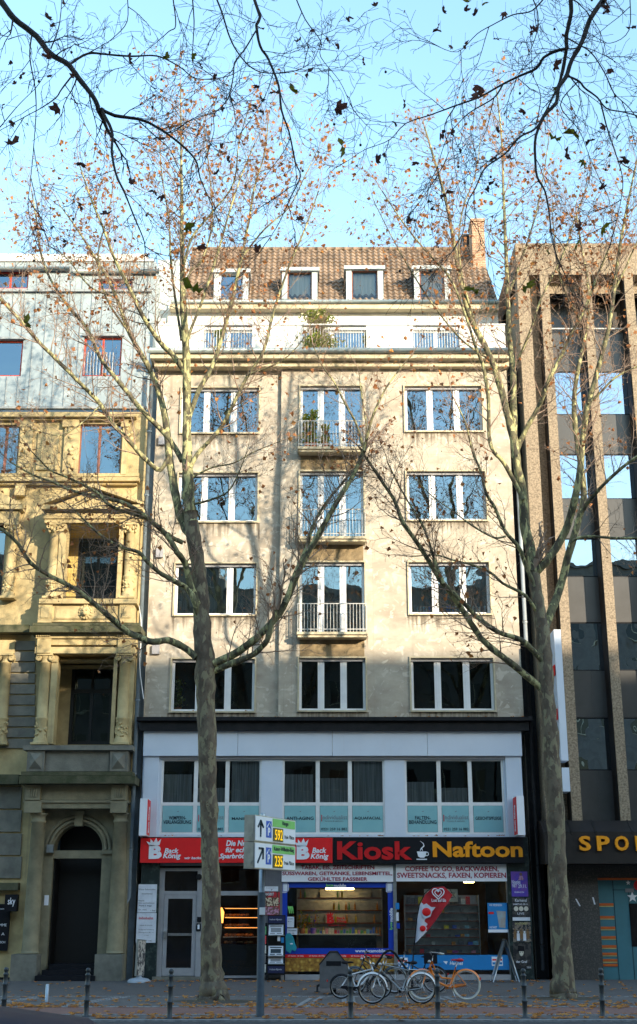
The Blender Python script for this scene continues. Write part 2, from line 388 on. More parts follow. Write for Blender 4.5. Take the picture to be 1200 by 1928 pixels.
def wall_holes(mb, x0, x1, z0, z1, y, holes, depth=.2, m=0, mr=None):
    if mr is None: mr = m
    xs = sorted(set([x0, x1] + [h[0] for h in holes] + [h[1] for h in holes])); zs = sorted(set([z0, z1] + [h[2] for h in holes] + [h[3] for h in holes]))
    xs = [x for x in xs if x0 <= x <= x1]; zs = [z for z in zs if z0 <= z <= z1]
    for i in range(len(xs) - 1):
        for j in range(len(zs) - 1):
            cx = (xs[i] + xs[i + 1]) / 2; cz = (zs[j] + zs[j + 1]) / 2
            if any(h[0] < cx < h[1] and h[2] < cz < h[3] for h in holes): continue
            mb.q([(xs[i], y, zs[j]), (xs[i + 1], y, zs[j]), (xs[i + 1], y, zs[j + 1]), (xs[i], y, zs[j + 1])], m)
    for h in holes:
        a, b, c, d = h
        mb.q([(a, y, c), (a, y, d), (a, y + depth, d), (a, y + depth, c)], mr); mb.q([(b, y, d), (b, y, c), (b, y + depth, c), (b, y + depth, d)], mr)
        mb.q([(a, y, d), (b, y, d), (b, y + depth, d), (a, y + depth, d)], mr); mb.q([(b, y, c), (a, y, c), (a, y + depth, c), (b, y + depth, c)], mr)

def room(mb, x0, x1, z0, z1, y, d=1.8, m=0):
    e = .25
    mb.q([(x0 - e, y + d, z0 - e), (x1 + e, y + d, z0 - e), (x1 + e, y + d, z1 + e), (x0 - e, y + d, z1 + e)], m)
    mb.q([(x0 - e, y, z0 - e), (x0 - e, y + d, z0 - e), (x0 - e, y + d, z1 + e), (x0 - e, y, z1 + e)], m)
    mb.q([(x1 + e, y + d, z0 - e), (x1 + e, y, z0 - e), (x1 + e, y, z1 + e), (x1 + e, y + d, z1 + e)], m)
    mb.q([(x0 - e, y, z1 + e), (x0 - e, y + d, z1 + e), (x1 + e, y + d, z1 + e), (x1 + e, y, z1 + e)], m)
    mb.q([(x0 - e, y + d, z0 - e), (x0 - e, y, z0 - e), (x1 + e, y, z0 - e), (x1 + e, y + d, z0 - e)], m)

def window(parent, x0, x1, z0, z1, y, cuts, fm, pm, fw=.08, mw=.2, hcut=None, curtain=None, cm=None, th=.07, roomy=True, sill=None):
    """frame at y..y+th; cuts = fractions for mullion centres; returns the frame object"""
    mb = MB()
    mb.box(x0, x1, y, y + th, z0, z0 + fw); mb.box(x0, x1, y, y + th, z1 - fw, z1)
    mb.box(x0, x0 + fw, y, y + th, z0 + fw, z1 - fw); mb.box(x1 - fw, x1, y, y + th, z0 + fw, z1 - fw)
    for c in cuts:
        cx = x0 + (x1 - x0) * c; mb.box(cx - mw / 2, cx + mw / 2, y + .004, y + th, z0 + fw, z1 - fw)
        if mw > .15: mb.box(cx - .025, cx + .025, y - .02, y + .003, z0 + fw, z1 - fw)
    if hcut:
        hz = z0 + (z1 - z0) * hcut[0]; mb.box(x0 + fw, x1 - fw, y + .008, y + th, hz - hcut[1] / 2, hz + hcut[1] / 2)
    w = mb.build('window', fm, parent)
    g = MB(); g.box(x0 + fw * .5, x1 - fw * .5, y + th * .45, y + th * .6, z0 + fw * .5, z1 - fw * .5)
    g = MB(); yy = y + th * .5; g.q([(x0 + .01, yy, z0 + .01), (x1 - .01, yy, z0 + .01), (x1 - .01, yy, z1 - .01), (x0 + .01, yy, z1 - .01)])
    g.build('pane', pm, w)
    if roomy:
        r = MB(); room(r, x0, x1, z0, z1, y + th + .01); r.build('room_interior', M['room'], w)
    if curtain:
        c = MB(); yb = y + th + .12
        for (a, b, za, zb) in curtain:
            xa = x0 + (x1 - x0) * a; xb = x0 + (x1 - x0) * b; z_a = z0 + (z1 - z0) * za; z_b = z0 + (z1 - z0) * zb
            n = max(4, int((xb - xa) / .05)); b0 = len(c.v)
            for i in range(n + 1):
                x = xa + (xb - xa) * i / n; yo = yb + .025 * math.sin(i * 1.9) + .01 * random.random()
                c.v += [(x, yo, z_a), (x, yo, z_b)]
            for i in range(n): c.f.append((b0 + 2 * i, b0 + 2 * i + 2, b0 + 2 * i + 3, b0 + 2 * i + 1)); c.mi.append(0); c.sm.append(True)
        c.build('curtain', cm or M['curtain'], w)
    if sill:
        s = MB(); s.box(x0 - .05, x1 + .05, y - sill, y + .02, z0 - .06, z0 - .003); s.build('sill', M['cornice'], w)
    return w
# ============================================================ GROUND
def sheet(name, y0, y1, z, m, x0=-70, x1=70, thick=.0):
    mb = MB(); mb.box(x0, x1, y0, y1, z - .12, z); o = mb.build(name, m); return tag(o, kind='structure')
g = MB(); g.q([(-600, -600, -.16), (600, -600, -.16), (600, 600, -.16), (-600, 600, -.16)]); tag(g.build('ground', M['road']), kind='structure')
sheet('road', -14, 27.6, -.03, M['road'])
sheet('sidewalk', 34.8, 60, .0, M['asphalt'])
# strip of small setts where the trees stand, with the lines of pale setts and the cycle path
M['setts'] = mat('dark_small_setts', (.115, .105, .098), .9, (.07, .064, .06), 2, 1, .2, 40)
def setts_l(n, L):
    tc = n.new('ShaderNodeTexCoord'); br = n.new('ShaderNodeTexBrick'); br.inputs['Scale'].default_value = 1; br.inputs['Brick Width'].default_value = .16; br.inputs['Row Height'].default_value = .12
    br.inputs['Mortar Size'].default_value = .012; br.inputs['Color1'].default_value = (0, 0, 0, 1); br.inputs['Color2'].default_value = (.55, .55, .55, 1); br.inputs['Mortar'].default_value = (0, 0, 0, 1)
    L.new(tc.outputs['Object'], br.inputs[0]); return br.outputs[0], (.15, .15, .16)
multiply_pattern(M['setts'], setts_l)
sheet('sett_strip', 31.0, 34.8, .0, M['setts'])
sheet('cycle_path', 28.75, 31.0, .004, M['bikepath'])
sheet('kerb_strip', 27.6, 28.75, .008, M['setts'])
def sett_line(y, w, x0=-40, x1=40, z=.012):
    mb = MB(); x = x0
    while x < x1:
        l = random.uniform(.13, .19); mb.box(x, x + l - .025, y - w / 2 + random.uniform(-.01, .01), y + w / 2, z - .02, z + random.uniform(-.004, .004)); x += l
    return mb
for y, w in ((34.85, .14), (31.15, .18), (28.8, .14)): mb = sett_line(y, w); mb.whole = True; tag(mb.build('sett_line', M['kerb']), kind='structure')
mb = MB(); mb.box(-70, 70, 27.42, 27.598, -.15, .006); tag(mb.build('kerb', M['kerb']), kind='structure')
mb = MB()
for (xa, xb) in ((-8.35, -7.3), (-6.2, -5.2), (-.55, -.2), (.55, .6), (3.3, 3.0)):   # slanting lines of pale setts across the strip
    n = 22
    for i in range(n):
        t = i / n; x = xa + (xb - xa) * t; y = 31.3 + 3.4 * t
        mb.box(x, x + .12, y, y + .13, -.01, .011); mb.box(x + .22, x + .34, y, y + .13, -.01, .010)
mb.whole = True; tag(mb.build('sett_line', M['kerb']), kind='structure')

# ============================================================ MAIN BUILDING
B = thing('apartment_building', 'beige travertine apartment building with tiled dormer roof above the red and black shop signs', 'building', (.5, D, 0))
XL, XR, XS = -6.08, 7.13, -1.4
wl = [(-5.17, -2.25), (-5.17, -2.25), (-5.17, -2.25), (-5.24, -2.25)]
rows = [(19.2, 21.02), (15.72, 17.6), (12.22, 14.12), (8.78, 10.62)]
cols = [(-5.17, -2.25), (-.68, 1.65), (3.25, 6.14)]
hl, hr_ = [], []
fr_bot = [18.42, 14.98, 11.48]
for i, (a, b) in enumerate(rows):
    hl.append((cols[0][0], cols[0][1], a, b)); hr_.append((cols[2][0], cols[2][1], a, b))
    hr_.append((cols[1][0], cols[1][1], fr_bot[i] if i < 3 else a, b))
mb = MB()
wall_holes(mb, XL, XS, 8.45, 21.9, D + .17, hl, .16)
wall_holes(mb, XS, XR, 8.45, 21.9, D, hr_, .16)
mb.q([(XS, D + .17, 8.45), (XS, D, 8.45), (XS, D, 21.9), (XS, D + .17, 21.9)])
for X, s in ((XL, 1), (XR, -1)):      # party walls
    mb.q([(X, D, 0), (X, D + 12, 0), (X, D + 12, 24.3), (X, D + 1.6, 24.3), (X, D + 1.6, 21.9), (X, D, 21.9)])
mb.q([(XL, D + 12, 0), (XR, D + 12, 0), (XR, D + 12, 24.3), (XL, D + 12, 24.3)])
mb.build('wall', M['stone'], B)
# slim stone surrounds
def surround(h, y):
    m_ = MB(); a, b, c, d = h; w = .055
    m_.box(a - w, a - .002, y - .06, y + .05, c - w, d + w); m_.box(b + .002, b + w, y - .06, y + .05, c - w, d + w)
    m_.box(a, b, y - .06, y + .05, d + .002, d + w); m_.box(a, b, y - .085, y + .05, c - w, c - .002)
    m_.build('surround', M['cornice'], B)
    q = MB(); q.q([(a - .1, y - .004, c - .95), (b + .1, y - .004, c - .95), (b + .1, y - .004, c - w - .004), (a - .1, y - .004, c - w - .004)]); q.build('drip_stain', M['stain'], B)
for h in hl: surround(h, D + .17)
for h in hr_: surround(h, D)
cur_rows = [[(0, .12, 0, 1)], [(0, .1, 0, 1), (.9, 1, 0, 1)], [(0, 1, 0, 1)], [(.02, .3, .0, 1), (.7, .98, 0, 1)]]
for i, (a, b) in enumerate(rows):
    for ci, (xa, xb) in enumerate(cols):
        y = D + (.30 if ci == 0 else .13)
        za = fr_bot[i] if (ci == 1 and i < 3) else a
        cut = (.325, .675) if ci != 1 else (.33, .67)
        cu = cur_rows[i] if i < 2 else ([(0, 1, .0, 1)] if i == 2 else None)
        w = window(B, xa, xb, za, b, y, cut, M['frame'], M['pane'] if i < 3 else M['pane_low'], .09, .23, None, cu)
        s = MB(); s.box(xa + .01, xb - .01, y - .07, y - .005, b - .1, b - .003); s.build('blind_box', M['doorframe'], w)
# balconies
for i in range(3):
    z = fr_bot[i]; x0, x1 = -.76, 1.72
    s = MB(); s.box(x0, x1, D - .52, D - .002, z - .11, z - .02); s.box(x0 + .03, x1 - .03, D - .46, D - .002, z - .2, z - .11)
    bl = s.build('balcony', M['cornice'], B)
    r = MB(); zt = z + 1.0
    for zz in (z + .08, zt): r.box(x0 + .02, x1 - .02, D - .5, D - .475, zz - .015, zz + .015)
    n = 21
    for k in range(n + 1):
        x = x0 + .03 + (x1 - x0 - .06) * k / n; r.box(x - .009, x + .009, D - .495, D - .478, z - .1, zt)
    for x in (x0 + .03, x1 - .03):
        for zz in (z + .08, zt): r.box(x - .012, x + .012, D - .475, D - .02, zz - .012, zz + .012)
        for k in range(4): r.box(x - .009, x + .009, D - .4 + k * .1, D - .382 + k * .1, z, zt)
    r.build('railing', M['railing'], bl)
    s = MB(); s.box(-.66, 1.62, D - .012, D - .002, (rows[i + 1][1] + .06), z - .2); s.build('shade_panel', M['stone_shade'], B)  # darker panel down to the next window, slab shade put into its colour
# leftover small wall boxes
for (x, y) in ((293, 1222), (300, 1040), (305, 828)):
    X, Z = P(x, y, D); s = MB(); s.box(X - .13, X + .13, D + .05, D + .168, Z - .16, Z + .16); s.build('wall_vent', M['doorframe'], B)
# main cornice
mb = MB()
mb.box(XL - .12, XR + .06, D - .28, D + .3, 21.72, 21.93); mb.box(XL - .25, XR + .08, D - .55, D + 1.4, 21.932, 22.15)
mb.build('cornice', M['cornice'], B)
def gutter(parent, x0, x1, y, z, r=.09, mt=None):
    g = MB(); g.tube([(x0, y, z), (x1, y, z)], r, 10); x = x0 + .4
    while x < x1: g.torus((x, y, z), r + .004, .012, 10, 4); g.box(x - .015, x + .015, y, y + .2, z + r, z + r + .01); x += .85
    g.build('gutter', mt or M['gutter'], parent)
gutter(B, XL - .35, XR + .1, D - .62, 22.22, .11)
s = MB(); s.box(XL - .2, XR + .05, D - .52, D + 1.35, 22.152, 22.2); s.build('terrace_floor', M['gutter'], B)
# parapet with barred gaps
gaps = [RC(385, 612, 475, 655, D - .2)[:2], RC(570, 612, 690, 655, D - .2)[:2], RC(778, 612, 865, 655, D - .2)[:2]]
zp0, zp1 = 22.2, ZZ(612, D - .2)
mb = MB(); xs = [XL - .05] + [v for g_ in gaps for v in g_] + [XR - .02]
for k in range(0, len(xs), 2): mb.box(xs[k], xs[k + 1], D - .25, D - .1, zp0, zp1 - .04)
mb.box(XL - .08, XR, D - .28, D - .07, zp1 - .038, zp1 + .02, 0)
mb.build('parapet', M['white'], B)
for (a, b) in gaps:
    r = MB(); x = a + .05
    while x < b: r.box(x - .012, x + .012, D - .19, D - .165, zp0, zp1 - .04); x += .105
    r.build('railing', M['railing'], B)
# setback storey
YS = D + 1.35; zt = ZZ(575, YS - .1)
gp = [RC(380, 620, 480, 655, YS)[:2], RC(560, 620, 690, 655, YS)[:2], RC(772, 620, 870, 655, YS)[:2]]
hs = [(a, b, 22.3, 24.05) for a, b in gp]
mb = MB(); wall_holes(mb, XL + .1, XR, 22.2, zt + .15, YS, hs, .15)
mb.q([(XL + .1, YS, 22.2), (XL + .1, D + 6, 22.2), (XL + .1, D + 6, zt), (XL + .1, YS, zt)]); mb.build('setback_wall', M['white'], B)
for h in hs: window(B, h[0], h[1], h[2], h[3], YS + .12, (.5,), M['frame'], M['pane'], .07, .14, None, [(0, .45, 0, 1)])
mb = MB(); mb.box(XL + .2, XR - .02, YS - .38, YS - .003, zt - .28, zt - .08); mb.build('eaves_board', M['cornice'], B)
gutter(B, XL + .25, XR, YS - .42, zt + .0, .085)
# roof
y0, y1 = YS - .35, YS + 2.2; z0 = zt + .06; z1 = ZZ(470, y1)
xa0, xb0 = P(348, 560, y0)[0], XR - .05; xa1, xb1 = P(362, 472, y1)[0], P(905, 472, y1)[0]
nr = 15; mb = MB(); NX = 250
base = 0
for r in range(nr):
    t0, t1 = r / nr, (r + 1) / nr
    for (t, lift) in ((t0, .045), (t1, .0)):
        for k in range(NX + 1):
            s_ = k / NX; x = (xa0 + (xa1 - xa0) * t) + ((xb0 + (xb1 - xb0) * t) - (xa0 + (xa1 - xa0) * t)) * s_
            ph = (x * 1000 // 1) / 1000 / .235 * 2 * math.pi
            h = .035 * math.cos(ph) + lift + .01 * math.sin(3 * x + r)
            mb.v.append((x, y0 + (y1 - y0) * t - h * .75, z0 + (z1 - z0) * t + h * .6))
    for k in range(NX):
        mb.f.append((base + k, base + k + 1, base + NX + 2 + k, base + NX + 1 + k)); mb.mi.append(0); mb.sm.append(False)
    if r:
        for k in range(NX):
            mb.f.append((base - NX - 1 + k, base - NX + k, base + k + 1, base + k)); mb.mi.append(0); mb.sm.append(False)
    base += 2 * (NX + 1)
mb.q([(xb0, y0, z0), (xb0, y1 + 3, z0), (xb1, y1 + 3, z1), (xb1, y1, z1)]); mb.q([(xa0, y0, z0), (xa1, y1, z1), (xa1, y1 + 3, z1), (xa0, y1 + 3, z0)])
mb.q([(xa1, y1, z1), (xb1, y1, z1), (xb1, y1 + 3, z1 - .6), (xa1, y1 + 3, z1 - .6)])
roof = mb.build('roof', M['tile'], B)
mb = MB(); x = xa1
while x < xb1 - .1: mb.tube([(x, y1 + .02, z1 + .03), (x + .42, y1 + .02, z1 + .05)], [.1, .085], 8); x += .38
mb.build('ridge_tiles', M['tile'], roof)
# dormers
def dormer(px0, px1, py0, py1, win, back=1.35, vent=False):
    Y = YS - .36; X0, X1, Z0, Z1 = RC(px0, py0, px1, py1, Y)
    w = .22; s = MB()
    s.box(X0, X0 + w, Y, Y + back, Z0 - .1, Z1 - .15); s.box(X1 - w, X1, Y, Y + back, Z0 - .1, Z1 - .15)
    s.box(X0 - .08, X1 + .08, Y - .1, Y + back + .9, Z1 - .148, Z1); s.box(X0 + w, X1 - w, Y + .02, Y + .2, Z0 - .1, Z0 + .05)
    d = s.build('dormer', M['dormer'], B)
    window(d, X0 + w, X1 - w, Z0 + .05, Z1 - .15, Y + .08, (), M['woodframe'] if win else M['frame'], M['pane_low'] if win else M['pane'], .05, .05, None, [(.08, .92, 0, 1)] if win else None, M['netcurtain'], roomy=True)
    if vent: v = MB(); v.box((X0 + X1) / 2 - .05, (X0 + X1) / 2 + .45, Y + .5, Y + .8, Z1, Z1 + .16); v.build('roof_vent', M['galv'], d)
dormer(403, 468, 508, 570, False); dormer(531, 598, 505, 570, True); dormer(652, 722, 502, 569, True, vent=True); dormer(780, 848, 502, 568, True)
# chimney
def chim(px0, px1, py0, py1, Y, dep, m_, name='chimney'):
    X0, X1, Z0, Z1 = RC(px0, py0, px1, py1, Y); s = MB(); s.box(X0, X1, Y, Y + dep, Z0, Z1 - .12); s.box(X0 - .04, X1 + .04, Y - .04, Y + dep + .04, Z1 - .12, Z1)
    return s.build(name, m_, roof)
chim(890, 914, 412, 535, D + 2.6, .9, M['brick']); chim(873, 890, 441, 520, D + 3.8, 1.2, M['darkwood'], 'chimney_stack')
# flank strip to left: white rendered party wall
mb = MB(); X0, X1, Z0, Z1 = RC(296, 492, 346, 600, D + 1.4); mb.box(X0, X1 + .1, D + 1.45, D + 7, 22.3, ZZ(488, D + 1.4)); mb.build('party_wall', M['dormer'], B)

# -------- shop front band (first floor)
mb = MB(); X0, X1, Z0, Z1 = RC(258, 1350, 1002, 1358, D - .45); mb.box(X0, X1, D - .5, D - .003, Z0 + .02, Z1)
mb.box(X0 + .1, X1 - .1, D - .36, D - .003, Z0 - .3, Z0 + .018); mb.build('ledge', M['dark'], B)
FJ = [270, 448, 626, 805, 983]; zf0, zf1 = ZZ(1423, D - .2), ZZ(1371, D - .2)
for k in range(4):
    a, b = P(FJ[k], 1400, D - .2)[0], P(FJ[k + 1], 1400, D - .2)[0]
    s = MB(); s.box(a + .006, b - .006, D - .2, D - .02, zf0, zf1); s.build('fascia_panel', M['alu'], B)
zb0 = ZZ(1576, D); zb1 = zf0
Gp = [(303, 492), (532, 725), (763, 950)]; H3 = []
for a, b in Gp: H3.append((P(a, 1500)[0], P(b, 1500)[0], ZZ(1571), ZZ(1429)))
mb = MB(); wall_holes(mb, P(267, 1500)[0], P(985, 1500)[0], zb0, zb1, D - .03, H3, .12); mb.build('first_floor_panels', M['alu'], B)
mb = MB(); mb.box(P(270, 1500)[0], P(298, 1500)[0], D - .12, D - .032, zb0, zf0); mb.box(P(954, 1500)[0], P(984, 1500)[0], D - .12, D - .032, zb0, zf0)
mb.build('corner_panel', M['alu'], B)
mb = MB(); mb.box(P(299, 1426)[0], P(953, 1426)[0], D - .1, D - .032, zf0 - .09, zf0 - .002); mb.build('blind_rail', M['doorframe'], B)
T3 = [['WIMPERN-\nVERLÄNGERUNG', None, 'MANIKÜRE'], ['ANTI-AGING', None, 'AQUAFACIAL'], ['FALTEN-\nBEHANDLUNG', None, 'GESICHTSPFLEGE']]
for gi, h in enumerate(H3):
    w = window(B, h[0], h[1], h[2], h[3], D + .02, (.345, .66), M['frame'], M['pane_low'], .07, .14, (.40, .11), [(.0, .3, .35, .8), (.36, .64, .35, .62 if gi != 1 else .75), (.7, 1, .35, 1)] if gi != 2 else [(.0, .3, .35, .7), (.36, .64, .35, .62)], M['palecurtain'], th=.06)
    zt_ = h[2] + (h[3] - h[2]) * .40 - .055; W_ = h[1] - h[0]
    cs = [0.0, .345, .66, 1.0]
    for k in range(3):
        a = h[0] + W_ * cs[k] + .07; b = h[0] + W_ * cs[k + 1] - .07
        sh = MB(); sh.box(a + .01, b - .01, D + .012, D + .045, h[2] + .075, zt_ - .01); f_ = sh.build('film_panel', M['turq'], w)
        t = T3[gi][k]; cx = (a + b) / 2; zc = (h[2] + zt_) / 2
        ti = MB(); ti.q([(cx - .03, D + .009, zt_ - .2), (cx + .05, D + .009, zt_ - .17), (cx + .02, D + .009, zt_ - .215)]); ti.build('emblem', M['inkgrey'], f_)
        if t is None:
            text('ndividualist', a + .10, b - .03, zc + .02, zc + .16, D + .009, M['inkgrey'], f_, 0, depth=.004)
            s = MB(); s.box(a + .05, a + .075, D + .004, D + .009, zc - .05, zc + .17); s.build('lettering', M['redletter'], f_)
            text('beauty & esthetic', a + .06, b - .04, zc - .07, zc - .01, D + .009, M['inkgrey'], f_, 0, depth=.004)
            text('0221 259 16 882', a + .05, b - .04, h[2] + .13, h[2] + .22, D + .009, M['ink'], f_, .012, depth=.004)
        elif '\n' in t:
            text(t, a + .05, b - .05, zc - .13, zc + .13, D + .009, M['ink'], f_, .02, depth=.004, keep=False)
        else: text(t, a + .07, b - .07, zc + .0, zc + .11, D + .009, M['ink'], f_, .02, depth=.004)
X, Z = P(629, 1474, D + 1); lm = MB(); lm.sphere((X, D + 1, Z), .045); lm.build('glow_bulb', M['lampw'], thing('ceiling_lamp', 'tiny lit bulb on a rod behind the middle first floor window', 'lamp', (X, D + 1, Z)))
# -------- ground floor shell
zc0 = ZZ(1634)
mb = MB()
XA, XB, XC, XD_, XE, XF, XG, XH = [P(v, 1730)[0] for v in (263, 298, 380, 415, 486, 530, 743, 958)]; XI = P(1001, 1730)[0]
mb.box(XA, XB, D - .05, D + .3, 0, zb0); mb.box(XH, XI, D - .05, D + .3, 0, zb0); mb.build('marble_pillar', M['marble'], B)
mb = MB(); mb.box(XB + .002, XI - .8, D + .06, D + .3, ZZ(1630), zb0); mb.build('lintel', M['doorframe'], B)
mb = MB(); mb.box(XA, XI, D + .3, D + 5.6, -.002, .05); mb.build('shop_floor', M['greycorr'], B)
mb = MB(); mb.box(XA, XI, D + .31, D + 5.6, 3.62, 3.72); mb.build('shop_ceiling', M['room'], B)
mb = MB(); mb.box(XA, XI, D + 5.5, D + 5.6, .05, 3.62); mb.build('shop_back_wall', mat('shop_back', (.16, .10, .055), .9), B)
for x in (XC + .1, XE + .2): s = MB(); s.box(x, x + .08, D + .31, D + 5.5, .05, 3.62); s.build('partition_wall', M['room'], B)
s = MB(); s.box(XH - .02, XH + .06, D + .31, D + 5.5, .05, 3.62); s.build('partition_wall', M['room'], B)
# door
zd1 = ZZ(1634, D); mb = MB(); y = D + .1
mb.box(XB, XB + .16, y, y + .1, .1, zd1); mb.box(XB + 1.26, XC, y - .02, y + .12, .1, zd1)
ztr = ZZ(1681); mb.box(XB + .16, XB + 1.26, y, y + .1, ztr - .06, ztr + .06); mb.box(XB + .16, XB + 1.26, y, y + .1, zd1 - .1, zd1)
fr = mb.build('door_surround', M['doorframe'], B)
a, b = XB + .17, XB + 1.25; mb = MB(); zt2 = ztr - .065
mb.box(a, a + .13, y + .01, y + .08, .12, zt2); mb.box(b - .13, b, y + .01, y + .08, .12, zt2); mb.box(a + .13, b - .13, y + .01, y + .08, .12, .36); mb.box(a + .13, b - .13, y + .01, y + .08, zt2 - .12, zt2)
dr = mb.build('door', M['doorframe'], B)
mb = MB(); mb.box(a + .12, b - .12, y + .03, y + .05, .3, zt2 - .1); mb.build('door_glass', mat('dark_door_glass', (.008, .008, .01), .06), dr)
mb = MB(); mb.box(a + .16, b - .13, y - .05, y - .02, 1.36, 1.44); mb.box(a + .02, a + .12, y - .06, y + .01, 1.3, 1.5); mb.box(b - .2, b - .16, y - .05, y + .03, 1.37, 1.43); mb.build('handle', M['chrome'], dr)
mb = MB(); mb.box(XB + .17, XB + 1.25, y + .04, y + .06, ztr + .05, zd1 - .08); mb.build('transom_glass', bpy.data.materials['dark_door_glass'], fr)
mb = MB(); mb.box(XB - .1, XC + .25, D - .22, D + .3, .0, .1); mb.build('door_step', M['sand_low'], B)
mb = MB(); X, Z = P(375, 1735); mb.box(X - .07, X + .07, y - .045, y - .022, Z - .02, Z + .14); mb.box(X - .09, X + .06, y - .05, y - .022, Z - .3, Z - .06); ip = mb.build('intercom', M['black'], fr)
mb = MB(); mb.box(X - .05, X + .02, y - .055, y - .051, Z - .24, Z - .1); mb.build('label_plate', M['paper'], ip)
s = MB(); X, Z = P(375, 1651); s.lathe(0, 0, [(.09, 0), (.1, .05), (.06, .12)], 12); s.xf(Matrix.Translation((X, y - .02, Z)) @ Matrix.Rotation(math.radians(90), 4, 'X')); s.build('wall_lamp', M['dark'], fr)
# grey corrugated panel between bakery and kiosk
mb = MB(); x = XE; 
while x < XF - .02: mb.box(x, x + .055, D + .02, D + .2, .05, zd1); mb.box(x + .055, x + .08, D + .045, D + .2, .05, zd1); x += .08
mb.build('corrugated_panel', M['greycorr'], B)
# bakery opening frame
mb = MB(); mb.box(XC + .19, XE, D + .14, D + .24, ztr - .08, ztr + .06); mb.box(XC + .12, XC + .22, D + .12, D + .26, .05, zd1); mb.box(XC + .19, XE, D + .14, D + .24, .05, .12); mb.build('bakery_door_frame', M['doorframe'], B)
mb = MB(); mb.q([(XC + .2, D + .2, .12), (XE, D + .2, .12), (XE, D + .2, zd1), (XC + .2, D + .2, zd1)]); mb.build('bakery_glass', M['shop_pane'], B)
# kiosk windows
def bandw(x0, x1, y0, y1, Y, m_, name, th=.01, parent=B):
    X0, X1, Z0, Z1 = RC(x0, y0, x1, y1, Y); s = MB(); s.box(X0, X1, Y, Y + th, Z0, Z1); return s.build(name, m_, parent)
X0, X1, Z0, Z1 = RC(530, 1661, 743, 1830); YW = D + .1
mb = MB(); mb.q([(X0, YW, .2), (X1, YW, .2), (X1, YW, Z1 + .02), (X0, YW, Z1 + .02)]); kg = mb.build('kiosk_glass', M['shop_pane'], B)
bandw(530, 743, 1661, 1671, YW - .02, M['blueframe'], 'blue_film', .01, kg); bandw(530, 541, 1671.3, 1785, YW - .02, M['blueframe'], 'blue_film', .01, kg)
bandw(731, 743, 1671.3, 1785, YW - .02, M['blueframe'], 'blue_film', .01, kg); bf = bandw(530, 743, 1785.3, 1796.5, YW - .02, M['blueframe'], 'blue_film', .01, kg)
rf = bandw(530, 743, 1797, 1803, YW - .02, M['red'], 'red_film', .01, kg)
M['rolls'] = mat('printed_bread_rolls', (.42, .22, .03), .5, (.16, .06, .01), 9, 1)
def rolls_l(n, L):
    tc = n.new('ShaderNodeTexCoord'); v = n.new('ShaderNodeTexVoronoi'); v.inputs['Scale'].default_value = 7; L.new(tc.outputs['Object'], v.inputs[0]); return sstep(n, L, v.outputs['Distance'], .45, .1), (.62, .40, .07)
multiply_pattern(M['rolls'], rolls_l)
bandw(530, 743, 1803.5, 1829, YW - .02, M['rolls'], 'bread_film', .01, kg)
def tx(s, x0, y0, x1, y1, Y, m_, parent, **k):
    X0, X1, Z0, Z1 = RC(x0, y0, x1, y1, Y); return text(s, X0, X1, Z0, Z1, Y, m_, parent, **k)
tx('www.lycamobile.de', 669, 1787, 736, 1795, YW - .021, M['signwhite'], bf, bold=.02, depth=.004)
for xx in (542, 582, 622, 661, 701): tx('wir backen. die billig', xx, 1798.5, xx + 30, 1801.5, YW - .021, M['signwhite'], rf, bold=.01, shear=.2, depth=.004)
mb = MB(); mb.box(XF, XH, D - .02, D + .25, .0, .16); mb.build('window_base', M['doorframe'], B)
mb = MB(); 
for xx in (743, 958): 
    X = P(xx, 1730)[0]; mb.box(X - .03, X + .09, D + .02, D + .2, .16, ZZ(1630))
mb.build('window_post', M['galv'], B)
X0, X1, Z0, Z1 = RC(750, 1661, 957, 1798)
mb = MB(); mb.q([(X0, YW, .16), (X1, YW, .16), (X1, YW, Z1 + .02), (X0, YW, Z1 + .02)]); kg2 = mb.build('kiosk_glass', M['shop_pane'], B)
hf = bandw(746, 959, 1798, 1826, YW - .02, M['skyblue'], 'blue_film', .01, kg2)
tx('Hermes', 847, 1810, 872, 1817, YW - .022, M['signwhite'], hf, bold=.02, depth=.004, shear=.2)
s = MB(); X, Z = P(841, 1813); s.q([(X - .1, YW - .024, Z + .05), (X + .05, YW - .024, Z + .05), (X + .0, YW - .024, Z - .05)]); s.build('emblem', M['signwhite'], hf)
for (xx, yy) in ((757, 1812), (936, 1810)):
    s = MB(); X, Z = P(xx, yy); s.box(X - .16, X + .2, YW - .026, YW - .021, Z - .14, Z + .14); q = s.build('sticker', M['signwhite'], hf)
    s = MB(); s.box(X - .14, X + .18, YW - .03, YW - .0262, Z - .1, Z - .03); s.build('print', M['skyblue'], q)
    s = MB(); s.box(X - .14, X + .18, YW - .03, YW - .0262, Z + .02, Z + .07); s.build('print', M['red'], q)
# downpipes of this building
def pipe(parent, pts, r, m_, coll=2.5, name='downpipe'):
    s = MB(); s.tube(pts, r, 10); z = pts[0][2]
    for i in range(len(pts) - 1):
        a, b = Vector(pts[i]), Vector(pts[i + 1]); L_ = (b - a).length; k = 1
        while k * coll < L_: p = a + (b - a) * (k * coll / L_); s.tube([p + Vector((0, 0, .04)), p - Vector((0, 0, .04))], r * 1.25, 10); k += 1
    return s.build(name, m_, parent)
XP = P(958, 700)[0] + .12
pipe(B, [(XP, D - .1, 21.9), (XP, D - .1, ZZ(1215))], .075, M['pipe']); pipe(B, [(XP, D - .1, ZZ(1216)), (XP, D - .1, .3)], .06, M['dark'])
mb = MB(); mb.box(7.16, 7.62, D + .45, D + .6, 0, 22.0); mb.build('gap_cover', M['dark'], B)
mb = MB(); mb.box(-6.42, -6.1, D + .25, D + .5, 0, 22.0); mb.build('gap_cover', M['pipe_blue'], B)
